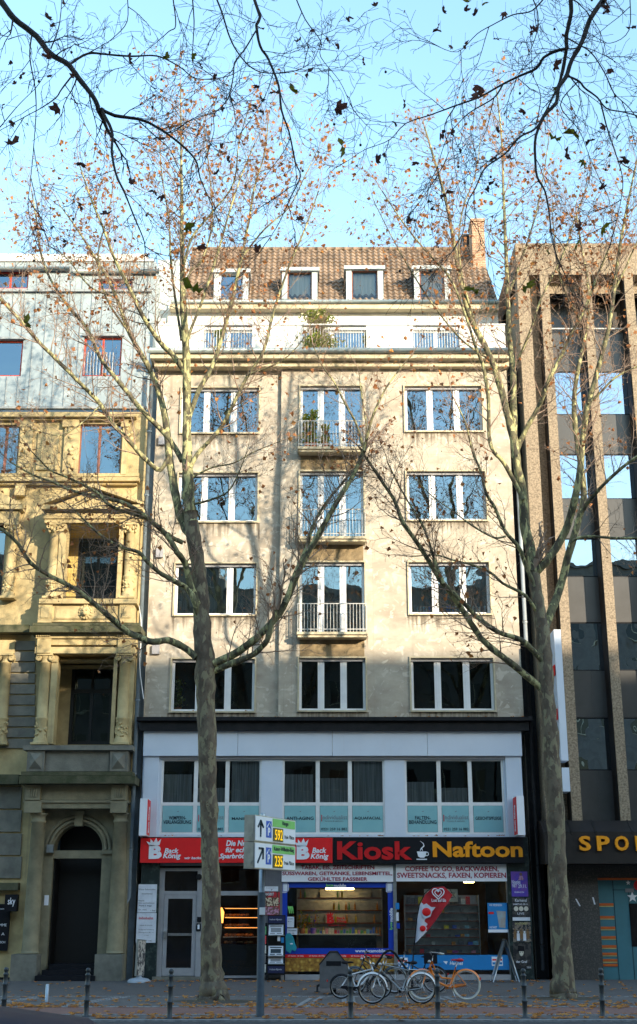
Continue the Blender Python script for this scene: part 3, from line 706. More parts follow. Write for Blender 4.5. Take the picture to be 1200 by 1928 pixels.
# ============================================================ LEFT (SANDSTONE) BUILDING
H = thing('sandstone_townhouse', 'ornate yellow sandstone house with columned bay, arched doorway and zinc clad top storeys', 'building', (-10.5, D, 0))
YL = D + .15; YB = D - .75; XL0, XL1 = -17.5, -6.46
def hb(mb, x0, y0, x1, y1, Y, dep, m=0):
    X0, X1, Z0, Z1 = RC(x0, y0, x1, y1, Y); mb.box(X0, X1, Y, Y + dep, Z0, Z1, m); return X0, X1, Z0, Z1
# --- top storeys in zinc
ztop = ZZ(500, YL + .3); zz0 = ZZ(772, YL)
zw = [RC(-15, 640, 42, 708, YL), RC(157, 634, 229, 708, YL), RC(-15, 510, 54, 543, YL), RC(186, 527, 250, 545, YL)]
mb = MB(); wall_holes(mb, XL0, XL1 + .1, zz0, ztop, YL, zw, .2)
mb.q([(XL1 + .1, YL, 0), (XL1 + .1, YL + 10, 0), (XL1 + .1, YL + 10, ztop), (XL1 + .1, YL, ztop)]); mb.q([(XL0, YL + 10, 0), (XL1 + .1, YL + 10, 0), (XL1 + .1, YL + 10, ztop), (XL0, YL + 10, ztop)])
mb.q([(XL0, YL, 0), (XL0, YL, ztop), (XL0, YL + 10, ztop), (XL0, YL + 10, 0)])
zw_o = mb.build('zinc_wall', M['zinc'], H)
mb = MB(); x = XL0 + .1
def blocked(x, za, zb): return [w for w in zw if w[0] - .04 < x < w[1] + .04]
while x < XL1:
    segs = [(zz0, ztop)]
    for w in sorted(blocked(x, 0, 0), key=lambda w: w[2]):
        ns = []
        for (a, b) in segs:
            if w[2] > a: ns.append((a, min(b, w[2] - .02)))
            if w[3] < b: ns.append((max(a, w[3] + .02), b))
        segs = [s for s in ns if s[1] - s[0] > .05]
    for (a, b) in segs: mb.box(x - .012, x + .012, YL - .035, YL - .002, a, b)
    x += .43 + random.uniform(-.02, .02)
for zz in (ZZ(551, YL), ZZ(772, YL) + .02): mb.box(XL0, XL1, YL - .12, YL - .037, zz, zz + .09)
mb.build('seams', M['zinc_edge'], zw_o)
for i, w in enumerate(zw):
    o = window(H, w[0], w[1], w[2], w[3], YL + .08, (.5,) if i > 0 else (), M['redframe'], M['pane'], .07, .07, roomy=True)
    s = MB(); s.box(w[0] - .08, w[1] + .08, YL - .1, YL + .05, w[3] + .002, w[3] + .09); s.build('hood', M['zinc_edge'], o)
    if i == 1:
        r = MB(); x = w[0] + .05
        while x < w[1] - .3: r.box(x, x + .02, YL + .0, YL + .02, w[2] + .05, w[2] + 1.0); x += .12
        r.build('railing', M['railing'], o)
gutter(H, P(0, 503, YL - .2)[0] - 5, P(132, 503, YL - .2)[0], YL - .12, ZZ(504, YL - .2), .09)
gutter(H, P(138, 508, YL - .2)[0], P(300, 508, YL - .2)[0], YL - .12, ZZ(509, YL - .2), .1)
mb = MB(); mb.box(XL0, XL1, YL - .06, YL + .5, ztop, ZZ(489, YL)); mb.box(XL0, XL1 - .5, YL + 1.5, YL + 3, ztop, ZZ(478, YL + 1.5)); mb.build('roof', M['white'], H)
# --- third floor (flat, y 772..905)
w3 = [RC(-12, 800, 34, 893, YL), RC(149, 798, 228, 893, YL)]
z_905 = ZZ(905, YL)
mb = MB(); wall_holes(mb, XL0, XL1 + .09, z_905, ZZ(776, YL), YL - .02, w3, .25)
hb(mb, -90, 776, 256, 784, YL - .35, .32); hb(mb, -90, 784.5, 250, 790, YL - .2, .17)
for (a, b) in ((36, 60), (120, 147), (230, 240)):
    hb(mb, a, 797, b, 893, YL - .14, .115); hb(mb, a - 2, 790.5, b + 2, 803, YL - .2, .17)
for (a, b) in ((62, 118),): hb(mb, a + 8, 812, b - 8, 884, YL - .1, .075); hb(mb, a + 16, 822, b - 16, 872, YL - .13, .029)
f3 = mb.build('third_floor_wall', M['sand'], H)
for i, w in enumerate(w3): window(H, w[0], w[1], w[2], w[3], YL + .1, (.47,), M['woodframe'], M['pane'], .05, .1, None, [(0, .2, 0, 1)])
mb = MB()
for (px, py) in ((134, 850), (134, 872), (48, 850), (48, 872), (134, 800), (240, 805), (48, 800), (62, 800), (128, 815), (245, 822)):   # carved ornaments
    X, Z = P(px, py, YL - .14)
    for k in range(5): mb.sphere((X + random.uniform(-.12, .12), YL - .15, Z + random.uniform(-.2, .2)), random.uniform(.05, .09), 7, 5, 0, 1, .6, 1)
mb.build('carved_ornament', M['sand'], f3)
# --- main wall below
w2 = [RC(-14, 985, 8, 1120, YL)]
mb = MB(); xr = XL1 + .09; bx0, bx1 = P(86, 1050, YB)[0], P(251, 1050, YB)[0]
wall_holes(mb, XL0, xr, ZZ(1840, YL), z_905, YL, [(P(92, 1050, YB)[0] + .25, P(250, 1050, YB)[0] - .2, ZZ(1128, YB), ZZ(985, YB)), (P(92, 1050, YB)[0] + .25, P(250, 1050, YB)[0] - .2, ZZ(1402, YB), ZZ(1240, YB)),
   (P(92, 1700, YL)[0], P(190, 1700, YL)[0], -.01, ZZ(1545, YL)), w2[0]], .3)
hb(mb, -90, 898, 262, 905, YL - .35, .33); hb(mb, -90, 905.5, 258, 912, YL - .2, .18); hb(mb, -90, 891, 262, 897, YL - .12, .1)
wb = mb.build('street_wall', M['sand'], H)
mb = MB()   # rustication of the ground and first floor wall, left of the bay
for (ya, yb, xe) in ((1205, 1410, 66), (1480, 1655, 40)):
    n = int((yb - ya) / (19 if ya < 1400 else 36)); 
    for k in range(n):
        a = ya + (yb - ya) * k / n; b = ya + (yb - ya) * (k + 1) / n
        hb(mb, -120, a + 1.6, xe, b - 1.6, YL - .07, .068)
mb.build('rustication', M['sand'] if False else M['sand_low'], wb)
window(H, *w2[0], YL + .15, (), M['woodframe'], M['pane'], .06)
# --- bay (loggias)
def column(mb, xc, Y, zb, zt, r, style):
    hgt = zt - zb; prof = [(r * 1.35, zb), (r * 1.35, zb + .07), (r * 1.2, zb + .1), (r * 1.25, zb + .16), (r * 1.02, zb + .2)]
    if style != 'plain':
        z3 = zb + hgt * .27; prof += [(r * 1.02, z3 - .05), (r * 1.16, z3), (r * 1.16, z3 + .05), (r * .95, z3 + .08)]
    prof += [(r * .97, zb + hgt * .5), (r * .86, zt - .3), (r * .98, zt - .29), (r * .98, zt - .25), (r * .86, zt - .24)]
    if style == 'corinth': prof += [(r * .9, zt - .22), (r * 1.15, zt - .08), (r * 1.35, zt - .05)]
    else: prof += [(r * .9, zt - .14), (r * 1.2, zt - .08)]
    prof += [(r * 1.3, zt)]
    mb.lathe(xc, Y, prof, 20)
    mb.box(xc - r * 1.4, xc + r * 1.4, Y - r * 1.4, Y + r * 1.4, zt - .045, zt + .02); mb.box(xc - r * 1.45, xc + r * 1.45, Y - r * 1.45, Y + r * 1.45, zb - .06, zb + .01)
    if style == 'ionic':
        for s in (-1, 1):
            for t in (.11, .06): mb.torus((xc + s * r * 1.1, Y - r * 1.05, zt - .13), t * .75, .03, 12, 5)
            mb.tube([(xc + s * r * 1.1, Y - r * 1.1, zt - .13), (xc + s * r * 1.1, Y + r, zt - .13)], .085, 10)
    if style == 'corinth':
        for k in range(12):
            a = k * math.pi / 6; mb.sphere((xc + math.cos(a) * r * 1.15, Y + math.sin(a) * r * 1.15, zt - .15 - .09 * (k % 2)), .06, 6, 4, 0, 1, 1, 1.3)
        for s in (-1, 1): mb.torus((xc + s * r * 1.2, Y - r * 1.1, zt - .1), .055, .028, 10, 5)
    if style != 'plain':
        for k in range(22):
            a = random.uniform(math.pi, 2 * math.pi); z = random.uniform(zb + .24, zb + hgt * .27 - .08)
            mb.sphere((xc + math.cos(a) * r * 1.02, Y + math.sin(a) * r * 1.02, z), random.uniform(.03, .06), 6, 4)
def cols_at(xs, ytop, ybase, style, r=.19, Y=YB, name='column', m_='sand'):
    for x in xs:
        mb = MB(); X = P(x, (ytop + ybase) / 2, Y)[0]; column(mb, X, Y + .28, ZZ(ybase, Y), ZZ(ytop, Y), r, style); mb.build(name, M[m_], H)
# second floor bay
mb = MB()
for (a, b, dY) in ((88, 108, 0), (232, 250, 0), (8, 28, 0)):   # entablature blocks
    pass
X0, X1, Z0, Z1 = hb(mb, 82, 962, 262, 976, YB, .9); hb(mb, 84, 976.5, 258, 984, YB + .06, .84); hb(mb, 78, 950, 268, 958, YB - .25, 1.15); hb(mb, 86, 958.5, 262, 962, YB - .08, .97)
xa, xb = P(80, 935, YB - .25)[0], P(268, 935, YB - .25)[0]; zt_ = ZZ(949.5, YB - .25); xm = (xa + xb) / 2; za = ZZ(912, YB - .25)
mb.prism([(xa + .3, zt_), (xb - .3, zt_), (xm, za - .16)], YB - .05, YB + .9)
for s in (-1, 1):
    e = xa if s < 0 else xb; mb.prism([(e, zt_), (e, zt_ + .1), (xm, za + .04), (xm, za - .1)] if s < 0 else [(xm, za - .1), (xm, za + .04), (e, zt_ + .1), (e, zt_)], YB - .28, YB + .9)
for k in range(9): mb.sphere((xm + random.uniform(-.8, .8), YB - .06, zt_ + random.uniform(.05, .3)), .08, 7, 5)
ent = mb.build('pediment', M['sand'], H)
cols_at((98, 242), 985, 1122, 'corinth', .185)
mb = MB()
hb(mb, 109, 986, 122, 1126, YB + .15, .6); hb(mb, 107, 986, 124, 1000, YB + .1, .65); hb(mb, 222, 986, 230, 1126, YB + .15, .6)
mb.build('pilaster', M['sand'], H)
xl0, xl1 = P(92, 1050, YB)[0], P(250, 1050, YB)[0]
def loggia(y0, y1, mt, door, mu):
    z0, z1 = ZZ(y1, YB), ZZ(y0, YB); mb = MB(); yb = YB + 2.0; a, b = xl0 + .25, xl1 - .2
    mb.q([(a, YB + .5, z0), (a, yb, z0), (a, yb, z1), (a, YB + .5, z1)]); mb.q([(b, yb, z0), (b, YB + .5, z0), (b, YB + .5, z1), (b, yb, z1)])
    mb.q([(a, YB + .2, z1), (a, yb, z1), (b, yb, z1), (b, YB + .2, z1)]); mb.q([(a, yb, z0), (a, YB, z0), (b, YB, z0), (b, yb, z0)])
    dx0, dx1, dz0, dz1 = RC(*door, yb); dz0 = max(dz0, z0 + .02)
    wall_holes(mb, a, b, z0, z1, yb, [(dx0, dx1, dz0, dz1)], .15); mb.build('loggia_walls', mt, H)
    window(H, dx0, dx1, dz0, dz1, yb + .02, (.5,), M['darkwood'], M['pane_low'], .12, .1, (.68, .14), None)
loggia(984, 1130, M['loggia'], (146, 1006, 224, 1128), True)
loggia(1240, 1404, M['sand'], (132, 1255, 212, 1402), False)
net = MB(); a, b, c, d = RC(124, 986, 228, 1126, YB + .3)     # bird net in the upper loggia
x = a
while x < b: net.box(x - .0018, x + .0018, YB + .3, YB + .304, c, d); x += .11
z = c
while z < d: net.box(a, b, YB + .307, YB + .311, z - .0018, z + .0018); z += .11
net.build('bird_net', M['ink'], H)
mb = MB(); 
for yy in (1104, 1124): X0, X1, Z0, Z1 = RC(118, yy - 1, 232, yy + 1, YB + .25); mb.box(X0, X1, YB + .25, YB + .28, Z0, Z1)
mb.build('railing', M['dark'], H)
# balustrade second floor
mb = MB(); hb(mb, 74, 1127, 258, 1136, YB - .08, 1.0); hb(mb, 97, 1136.5, 226, 1171, YB + .08, .8); hb(mb, 104, 1141, 220, 1166, YB + .05, .029); hb(mb, 106, 1143, 218, 1164, YB + .03, .019)
for (a, b) in ((72, 98), (225, 252)): hb(mb, a, 1137, b, 1172, YB, .9); hb(mb, a + 5, 1142, b - 5, 1163, YB - .03, .029)
X, Z = P(161, 1152, YB)      # lion mask on the panel
mb.sphere((X, YB + .02, Z), .19, 12, 8, 0, 1, .6, 1.1); mb.sphere((X, YB - .1, Z - .06), .09, 8, 6)
for s in (-1, 1): mb.sphere((X + s * .06, YB - .09, Z + .05), .035, 6, 5); mb.sphere((X + s * .15, YB, Z + .13), .05, 6, 5)
for k in range(14): a = k * math.pi / 7; mb.sphere((X + .2 * math.cos(a), YB + .02, Z + .22 * math.sin(a)), .055, 6, 4)
mb.build('balustrade', M['sand'], H)
mb = MB(); hb(mb, 62, 1172.5, 262, 1178, YB - .1, 1.1); hb(mb, 56, 1178.5, 266, 1190, YB - .32, 1.3); hb(mb, -120, 1176, 55, 1190, YL - .5, .49); mb.build('mossy_cornice', M['sand_dark'], H)
mb = MB(); hb(mb, 68, 1202, 256, 1214, YB + .02, .88); hb(mb, 66, 1218, 254, 1230, YB, .9); hb(mb, 68, 1190.5, 255, 1201.5, YB - .06, .95)
for a in (68, 220): 
    for k in range(7): X0, X1, Z0, Z1 = RC(a + k * 4, 1193, a + k * 4 + 2.4, 1198, YB - .12); mb.box(X0, X1, YB - .12, YB - .062, Z0, Z1)
for a in (70, 222): hb(mb, a, 1202, a + 26, 1229, YB - .05, .049)
hb(mb, -120, 1205, 28, 1230, YL - .15, .148)
mb.build('entablature', M['sand'], H)
cols_at((79, 230), 1231, 1398, 'ionic', .2)
cols_at((3,), 1231, 1398, 'ionic', .2, YB + .45); cols_at((17,), 985, 1122, 'corinth', .19, YB + .45)
mb = MB(); hb(mb, 93, 1236, 105, 1400, YB + .2, .5); hb(mb, 91, 1232, 108, 1246, YB + .15, .6); hb(mb, 211, 1236, 218, 1400, YB + .2, .5); hb(mb, 240, 1231, 250, 1400, YB + .3, .6)
hb(mb, 252, 985, 258, 1126, YB + .3, .6); hb(mb, -120, 962, 36, 984, YL - .35, .34); hb(mb, -120, 950, 42, 958, YL - .5, .48); mb.prism([(P(-120, 940, YL - .5)[0], ZZ(949, YL - .5)), (P(40, 940, YL - .5)[0], ZZ(949, YL - .5)), (P(40, 940, YL - .5)[0], ZZ(946, YL - .5)), (P(-25, 915, YL - .5)[0], ZZ(915, YL - .5))], YL - .5, YL - .02)
hb(mb, 28, 912, 46, 932, YL - .3, .29)
mb.build('pilaster', M['sand'], H)
# balustrade first floor
mb = MB(); hb(mb, 44, 1403, 250, 1412, YB - .08, 1.0); hb(mb, 86, 1412.5, 206, 1452, YB + .1, .8)
for (a, b) in ((51, 84), (207, 240)):
    X0, X1, Z0, Z1 = hb(mb, a, 1413, b, 1452, YB, .9); cx, cz = (X0 + X1) / 2, (Z0 + Z1) / 2; e = .08
    pts = [(X0 + e, YB - .003, Z0 + e), (X1 - e, YB - .003, Z0 + e), (X1 - e, YB - .003, Z1 - e), (X0 + e, YB - .003, Z1 - e)]
    for k in range(4): mb.q([pts[k], pts[(k + 1) % 4], (cx, YB - .16, cz)])
mb.build('balustrade', M['sand_low'], H)
mb = MB(); hb(mb, 40, 1452.5, 250, 1460, YB - .12, 1.1); hb(mb, 36, 1460.5, 254, 1475, YB - .35, 1.3); hb(mb, -120, 1458, 35, 1476, YL - .5, .48); mb.build('mossy_cornice', M['sand_dark'], H)
# entrance
mb = MB(); hb(mb, 46, 1475.5, 238, 1506, YB + .1, .8); hb(mb, 44, 1506.5, 240, 1511, YB, .9); hb(mb, 48, 1511.5, 236, 1522, YB + .06, .84)
for (a, b) in ((48, 76), (210, 236)):
    hb(mb, a, 1478, b, 1506, YB - .06, .158)
    for k in range(4): X0, X1, Z0, Z1 = RC(a + 7 + k * 4, 1484, a + 9 + k * 4, 1500, YB - .1); mb.box(X0, X1, YB - .1, YB - .061, Z0, Z1)
    hb(mb, a - 2, 1508, b + 2, 1530, YB - .05, .3)
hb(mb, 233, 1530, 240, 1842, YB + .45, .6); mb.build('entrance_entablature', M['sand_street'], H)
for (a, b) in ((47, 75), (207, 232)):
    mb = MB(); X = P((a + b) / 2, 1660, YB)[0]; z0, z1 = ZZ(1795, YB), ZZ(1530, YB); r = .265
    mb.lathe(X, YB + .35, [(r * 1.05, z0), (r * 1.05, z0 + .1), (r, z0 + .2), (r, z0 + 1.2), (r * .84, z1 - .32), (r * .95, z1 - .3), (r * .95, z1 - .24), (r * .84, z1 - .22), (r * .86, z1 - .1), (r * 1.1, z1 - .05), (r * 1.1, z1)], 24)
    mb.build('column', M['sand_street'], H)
mb = MB()
for (a, b) in ((20, 68), (178, 230)): X0, X1, Z0, Z1 = RC(a, 1797, b, 1843, YB); mb.box(X0, X1, YB - .02, YB + .95, -.1, Z1); 
mb.build('plinth', M['sand_low'], H)
# arch
ax0, ax1 = P(95, 1700, YB + .75)[0], P(188, 1700, YB + .75)[0]; cxa = (ax0 + ax1) / 2; ra = (ax1 - ax0) / 2; zs = ZZ(1600, YB + .75); ya = YB + .72
ox0, ox1 = P(74, 1700, ya)[0], P(210, 1700, ya)[0]; ztp = ZZ(1522, ya)
mb = MB(); N = 24
for k in range(N):
    a0_, a1_ = math.pi * k / N, math.pi * (k + 1) / N
    p0 = (cxa + ra * math.cos(a0_), zs + ra * math.sin(a0_)); p1 = (cxa + ra * math.cos(a1_), zs + ra * math.sin(a1_))
    q0x = max(ox0, min(ox1, cxa + 3 * math.cos(a0_))); q1x = max(ox0, min(ox1, cxa + 3 * math.cos(a1_)))
    mb.q([(p0[0], ya, p0[1]), (p0[0] , ya, ztp), (p1[0], ya, ztp), (p1[0], ya, p1[1])])
    mb.q([(p0[0], ya, p0[1]), (p1[0], ya, p1[1]), (p1[0], ya + .6, p1[1]), (p0[0], ya + .6, p0[1])])
for (a, b) in ((ox0, ax0), (ax1, ox1)): mb.box(a, b, ya, ya + .5, 0, ztp)
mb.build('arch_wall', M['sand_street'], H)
mb = MB()
for rr, yy in ((ra + .12, ya - .05), (ra + .26, ya - .03)):
    pts = [(cxa + rr * math.cos(math.pi * k / N), yy, zs + rr * math.sin(math.pi * k / N)) for k in range(N + 1)]; mb.tube(pts, .065, 6)
mb.box(cxa - .14, cxa + .14, ya - .16, ya + .1, zs + ra - .06, zs + ra + .42); mb.box(cxa - .18, cxa + .18, ya - .18, ya, zs + ra + .3, zs + ra + .44)
zq0, zq1 = ZZ(1616, ya), ZZ(1601, ya); mb.box(ax0 - .02, ax1 + .02, ya + .05, ya + .3, zq0, zq1); 
for (a, b) in ((ax0 - .42, ax0 - .002), (ax1 + .002, ax1 + .42)): mb.box(a, b, ya - .08, ya - .002, zq1 - .12, zq1 + .02)
mb.build('arch_moulding', M['sand_street'], H)
mb = MB(); mb.box(ax0, ax1, ya + 1.1, ya + 1.2, .45, ZZ(1545, ya)); mb.build('front_door', M['darkwood'], H)
s = MB(); s.box(ax0 + .02, ax0 + .05, ya + .2, ya + 1.0, .45, zq0); s.build('door_leaf', M['darkwood'], H)
mb = MB()
zz_ = [0, .16, .32, .48]; 
for k in range(3):
    X0, X1 = P(68 + 9 * k, 1820, YB)[0], P(181, 1820, YB)[0]; mb.box(X0, X1, YB - .1 + .32 * k, YB + 2.2, zz_[k] + (.0 if k else -.1), zz_[k + 1] - .002 * 0)
mb.build('steps', M['black'], H)
s = MB(); X, Z = P(98, 1600, ya); s.box(X - .14, X + .08, ya - .2, ya - .07, Z - .1, Z + .16); s.build('door_lamp', M['galv'], H)
s = MB(); X, Z = P(88, 1695, ya); s.box(X - .07, X + .07, ya - .04, ya - .003, Z - .16, Z + .16); s.build('doorbell_panel', M['signwhite'], H)
# pipes and cable
Xp = P(252, 1500, D - .2)[0]
pipe(H, [(Xp - .02, D - .2, ZZ(700)), (Xp - .02, D - .2, ZZ(1690)), (Xp - .15, D - .2, ZZ(1705)), (Xp - .15, D - .2, .2)], .075, M['pipe_blue'])
s = MB(); pts = [(P(262 + 3 * math.sin(k * .9) + k * .8, 1140 + k * 22, D - .3)[0], D - .3, ZZ(1140 + k * 22, D - .3)) for k in range(9)]; s.tube(pts, .016, 5); s.build('loose_cable', M['frame'], H)
# restaurant front at far left
mb = MB(); hb(mb, -120, 1662, 34, 1676, YL - .35, .34); mb.build('window_hood', M['sand_dark'], H)
bd = thing('menu_board', 'black menu board with faint white chalk print at the left edge of the photo', 'menu board', (P(8, 1790, D)[0], D, ZZ(1790, D)))
s = MB(); hb(s, -26, 1702, 17, 1790, D - .02, .08); s.build('board', M['black'], bd)
for (t, a, b, yy) in (('Mittagsmenü', -20, 11, 1712), ('AMME', -6, 13, 1742), ('A', 3, 9, 1759), ('KÖLSCH', -10, 10, 1774)): tx(t, a, yy - 3, b, yy + 2, D - .021, M['signwhite'], bd, depth=.005)
bx = thing('lit_box_sign', 'black cube sign reading sky above the menu board', 'sign', (P(22, 1700, D - .3)[0], D - .3, ZZ(1716, D - .3)))
s = MB(); hb(s, 9, 1684, 32, 1716, D - .4, .3); s.box(P(20, 1700)[0] - .03, P(20, 1700)[0] + .03, D - .1, D + .14, ZZ(1700), ZZ(1700) + .05); s.build('case', M['black'], bx)
tx('sky', 15, 1690, 29, 1707, D - .401, M['signwhite'], bx, bold=.01, depth=.006)

# ============================================================ RIGHT (CONCRETE) BUILDING
R_ = thing('office_building', 'brown pebble concrete office block with tall vertical fins beside the tiled roof house', 'building', (10, D, 0))
XR0 = 7.64; XR1 = 18; YR = D + .1; YF = YR - .55
ztop = ZZ(458, YF); zfin = ZZ(517, YF); zwt = ZZ(553, YR)
fin = []; w_f = .34; pitch = 1.62
x0f = P(1021, 600, YF)[0]
for k in range(6): fin.append((x0f + pitch * k, x0f + pitch * k + w_f))
rowy = [553, 624, 697, 779, 853, 938, 1012, 1085, 1170, 1262, 1350, 1450, 1545]
rowz = [ZZ(v, YR) for v in rowy]
mb = MB()
mb.q([(XR0, YF, zfin), (XR1, YF, zfin), (XR1, YF, ztop), (XR0, YF, ztop)])
mb.box(XR0, P(1001, 600, YF)[0], YF, YR + 12, 0, zfin - .002)
mb.box(XR0, XR1, YR + .02, YR + 12, zwt, ztop - .002); mb.box(XR0, XR1, YF + .002, YR + .02, zfin, ztop - .004)
mb.box(P(1001, 600, YF)[0] + .002, fin[0][0] - .002, YR, YR + .3, 3, zfin)
zcan = ZZ(1545, YF)
mb.build('wall', M['concrete'], R_)
for (a, b) in fin:
    s = MB(); z = zcan - .2
    for zj in [rowz[10], rowz[8], rowz[6], rowz[4], rowz[2], zfin - .001]: s.box(a, b, YF, YR + .3, z + .012, zj); z = zj
    s.box(a + .01, b - .01, YF + .01, YR + .3, zcan - .2, zfin - .01); f_ = s.build('fin', M['concrete'], R_)
    s = MB(); s.box(a - .035, a - .002, YF + .06, YR + .25, zcan - .2, zfin - .02); s.build('side_cladding', M['canopy'], f_)
edges = [(fin[k][1], fin[k + 1][0]) for k in range(5)]
for (a, b) in edges:
    for j in range(0, 12):
        zt_, zb_ = rowz[j], rowz[j + 1]
        if j % 2 == 0 and j > 0 or j == 0:
            isw = True
        else: isw = False
        if j == 0:   # open top storey terrace: dark void, railing
            s = MB(); wall_holes(s, a, b, zb_ - .0, zt_, YR + .9, [], .1); s.q([(a, YR, zt_), (b, YR, zt_), (b, YR + .9, zt_), (a, YR + .9, zt_)]); s.build('recess', M['spandrel'], R_)
            s = MB(); s.box(a, b, YR - .1, YR - .06, zb_ + .05, zb_ + .1); s.box((a + b) / 2 - .01, (a + b) / 2 + .01, YR - .1, YR - .06, zb_ - .4, zb_ + .05); s.build('railing', M['railing'], R_)
        elif j in (1, 3, 5, 7, 9, 11):
            s = MB(); s.box(a, b, YR + .1, YR + .16, zb_, zt_); s.box((a + b) / 2 + .1, (a + b) / 2 + .12, YR + .094, YR + .0995, zb_, zt_); s.build('spandrel', M['spandrel'], R_)
        else:
            window(R_, a, b, zb_, zt_, YR + .12, (), M['dark'], M['mirror_pane'], .04, th=.05, roomy=True)
# canopy
YC = D - 1.15
X0 = P(1026, 1600, YC)[0]; zc1, zc2, zc0 = ZZ(1546, YF - .05), ZZ(1566, YC), ZZ(1626, YC)
mb = MB(); mb.xprism([(YR + .1, zc1 + .05), (YF - .05, zc1 + .02), (YC, zc2), (YC, zc0), (YR + .1, zc0)], X0, XR1)
x = X0 + .1
while x < XR1: mb.xprism([(YF - .04, zc1 + .05), (YC - .03, zc2 + .01), (YC - .03, zc2 - .06), (YC + .02, zc2 - .06), (YF - .04, zc1)], x, x + .045); x += .8 + (.4 if int(x * 3) % 2 else 0)
cn = mb.build('canopy', M['canopy'], R_)
st = thing('sport_shop_letters', 'orange yellow letters SPORT on the dark bronze canopy', 'sign', (P(1150, 1600, YC)[0], YC, ZZ(1604, YC)))
for ch, a, b in (('S', 1089, 1113), ('P', 1123, 1148), ('O', 1157, 1183), ('R', 1196, 1222), ('T', 1230, 1254)):
    tx(ch, a, 1574, b, 1602, YC - .004, M['orange'], st, bold=.03, depth=.09, name='letter')
# lower wall and door
mb = MB(); xd = P(1131, 1740, YR - .2)[0]; mb.box(XR0, xd, YR - .2, YR + .5, -.05, zc0 + .4); mb.box(xd, XR1, YR + .02, YR + .5, ZZ(1656, YR) - .01, zc0 + .4); mb.build('granite_wall', M['granite'], R_)
YT = YR + .02; dz1 = ZZ(1656, YT)
mb = MB(); mb.box(xd + .002, XR1, YT, YT + .1, .0, dz1); shopw = mb.build('painted_shop_wall', M['teal'], R_)
mb = MB(); mb.box(xd + .004, XR1, YT - .05, YT - .002, dz1 - .02, dz1 + .05); xs1 = P(1159, 1760, YT)[0]
for yy in (1703, 1727, 1747, 1765, 1782, 1796, 1808, 1817): z = ZZ(yy, YT); mb.box(xd + .03, xs1, YT - .03, YT - .002, z - .04, z + .04)
mb.build('orange_stripe', M['oredge'], shopw)
mb = MB()
for yy in (1703, 1727, 1747, 1765, 1782, 1796, 1808): z = ZZ(yy, YT); mb.box(xd + .03, xs1, YT - .02, YT - .002, z - .075, z - .045)
mb.build('yellow_stripe', M['yelledge'], shopw)
mb = MB(); mb.box(xs1 + .02, xs1 + .035, YT - .012, YT - .002, 0, dz1 - .03); X = P(1189, 1760, YT)[0]; mb.box(X, X + .015, YT - .012, YT - .002, 0, ZZ(1676, YT)); mb.box(xs1, XR1, YT - .012, YT - .002, ZZ(1676, YT), ZZ(1676, YT) + .015); mb.build('joint', M['dark'], shopw)
mb = MB(); X0, X1, Z0, Z1 = RC(1187, 1701, 1240, 1782, YT); mb.box(X0, X1, YT - .02, YT - .002, Z0, Z1); mb.build('dark_window', M['carglass'], shopw)
def star(px, py, r, Y, parent):
    X, Z = P(px, py, Y); s = MB(); s.prism([(X + (r if k % 2 == 0 else r * .42) * math.sin(k * math.pi / 5), Z + (r if k % 2 == 0 else r * .42) * math.cos(k * math.pi / 5)) for k in range(10)], Y - .02, Y - .002); return s.build('star', M['signwhite'], parent)
star(1183, 1662, .085, YT, shopw); star(1191, 1689, .18, YT, shopw)
s = MB(); X, Z = P(1203, 1667, YT); s.prism([(X + .17 * math.cos(k * math.pi / 10), Z + .17 * math.sin(k * math.pi / 10)) for k in range(20)], YT - .024, YT - .003); s.build('red_disc', M['redletter'], shopw)
s = MB(); X0, X1, Z0, Z1 = RC(1177, 1673, 1193, 1680, YT); s.box(X0, X1, YT - .06, YT - .03, Z0, Z1); s.build('door_closer', M['inkgrey'], shopw)
for (px, py, dx) in ((1087, 1700, .12), (1117, 1697, .05)):
    X, Z = P(px, py, YR - .2); s = MB(); s.q([(X - dx / 2, YR - .206, Z + .13), (X - dx / 2 + .05, YR - .206, Z + .13), (X + dx / 2 + .05, YR - .206, Z - .1), (X + dx / 2, YR - .206, Z - .1)]); s.build('paint_mark', M['paper'], R_)
# tall white neon sign behind right tree
vs = thing('projecting_sign', 'tall narrow white projecting sign with red marks behind the right tree', 'sign', (8.35, YF - .3, ZZ(1490, YF - .3)))
for (ya_, yb_) in ((1187, 1433), (1446, 1491)):
    s = MB(); xq = P(1055, 1400, YF - .6)[0]; s.box(xq - .02, xq + .22, YF - .75, YF - .02, ZZ(yb_, YF - .6), ZZ(ya_, YF - .6)); 
    for q in (.06, .14): s.box(xq - .04, xq - .021, YF - .75 + q * 3, YF - .75 + q * 3 + .05, ZZ(yb_, YF - .6) + .02, ZZ(ya_, YF - .6) - .02)
    s.build('case', M['alu'], vs)
for yy in (1262, 1345): s = MB(); X, Z = P(1046, yy, YF - .6); s.box(xq - .06, xq - .0405, YF - .7, YF - .3, Z - .18, Z + .18); s.build('red_mark', M['red'], vs)
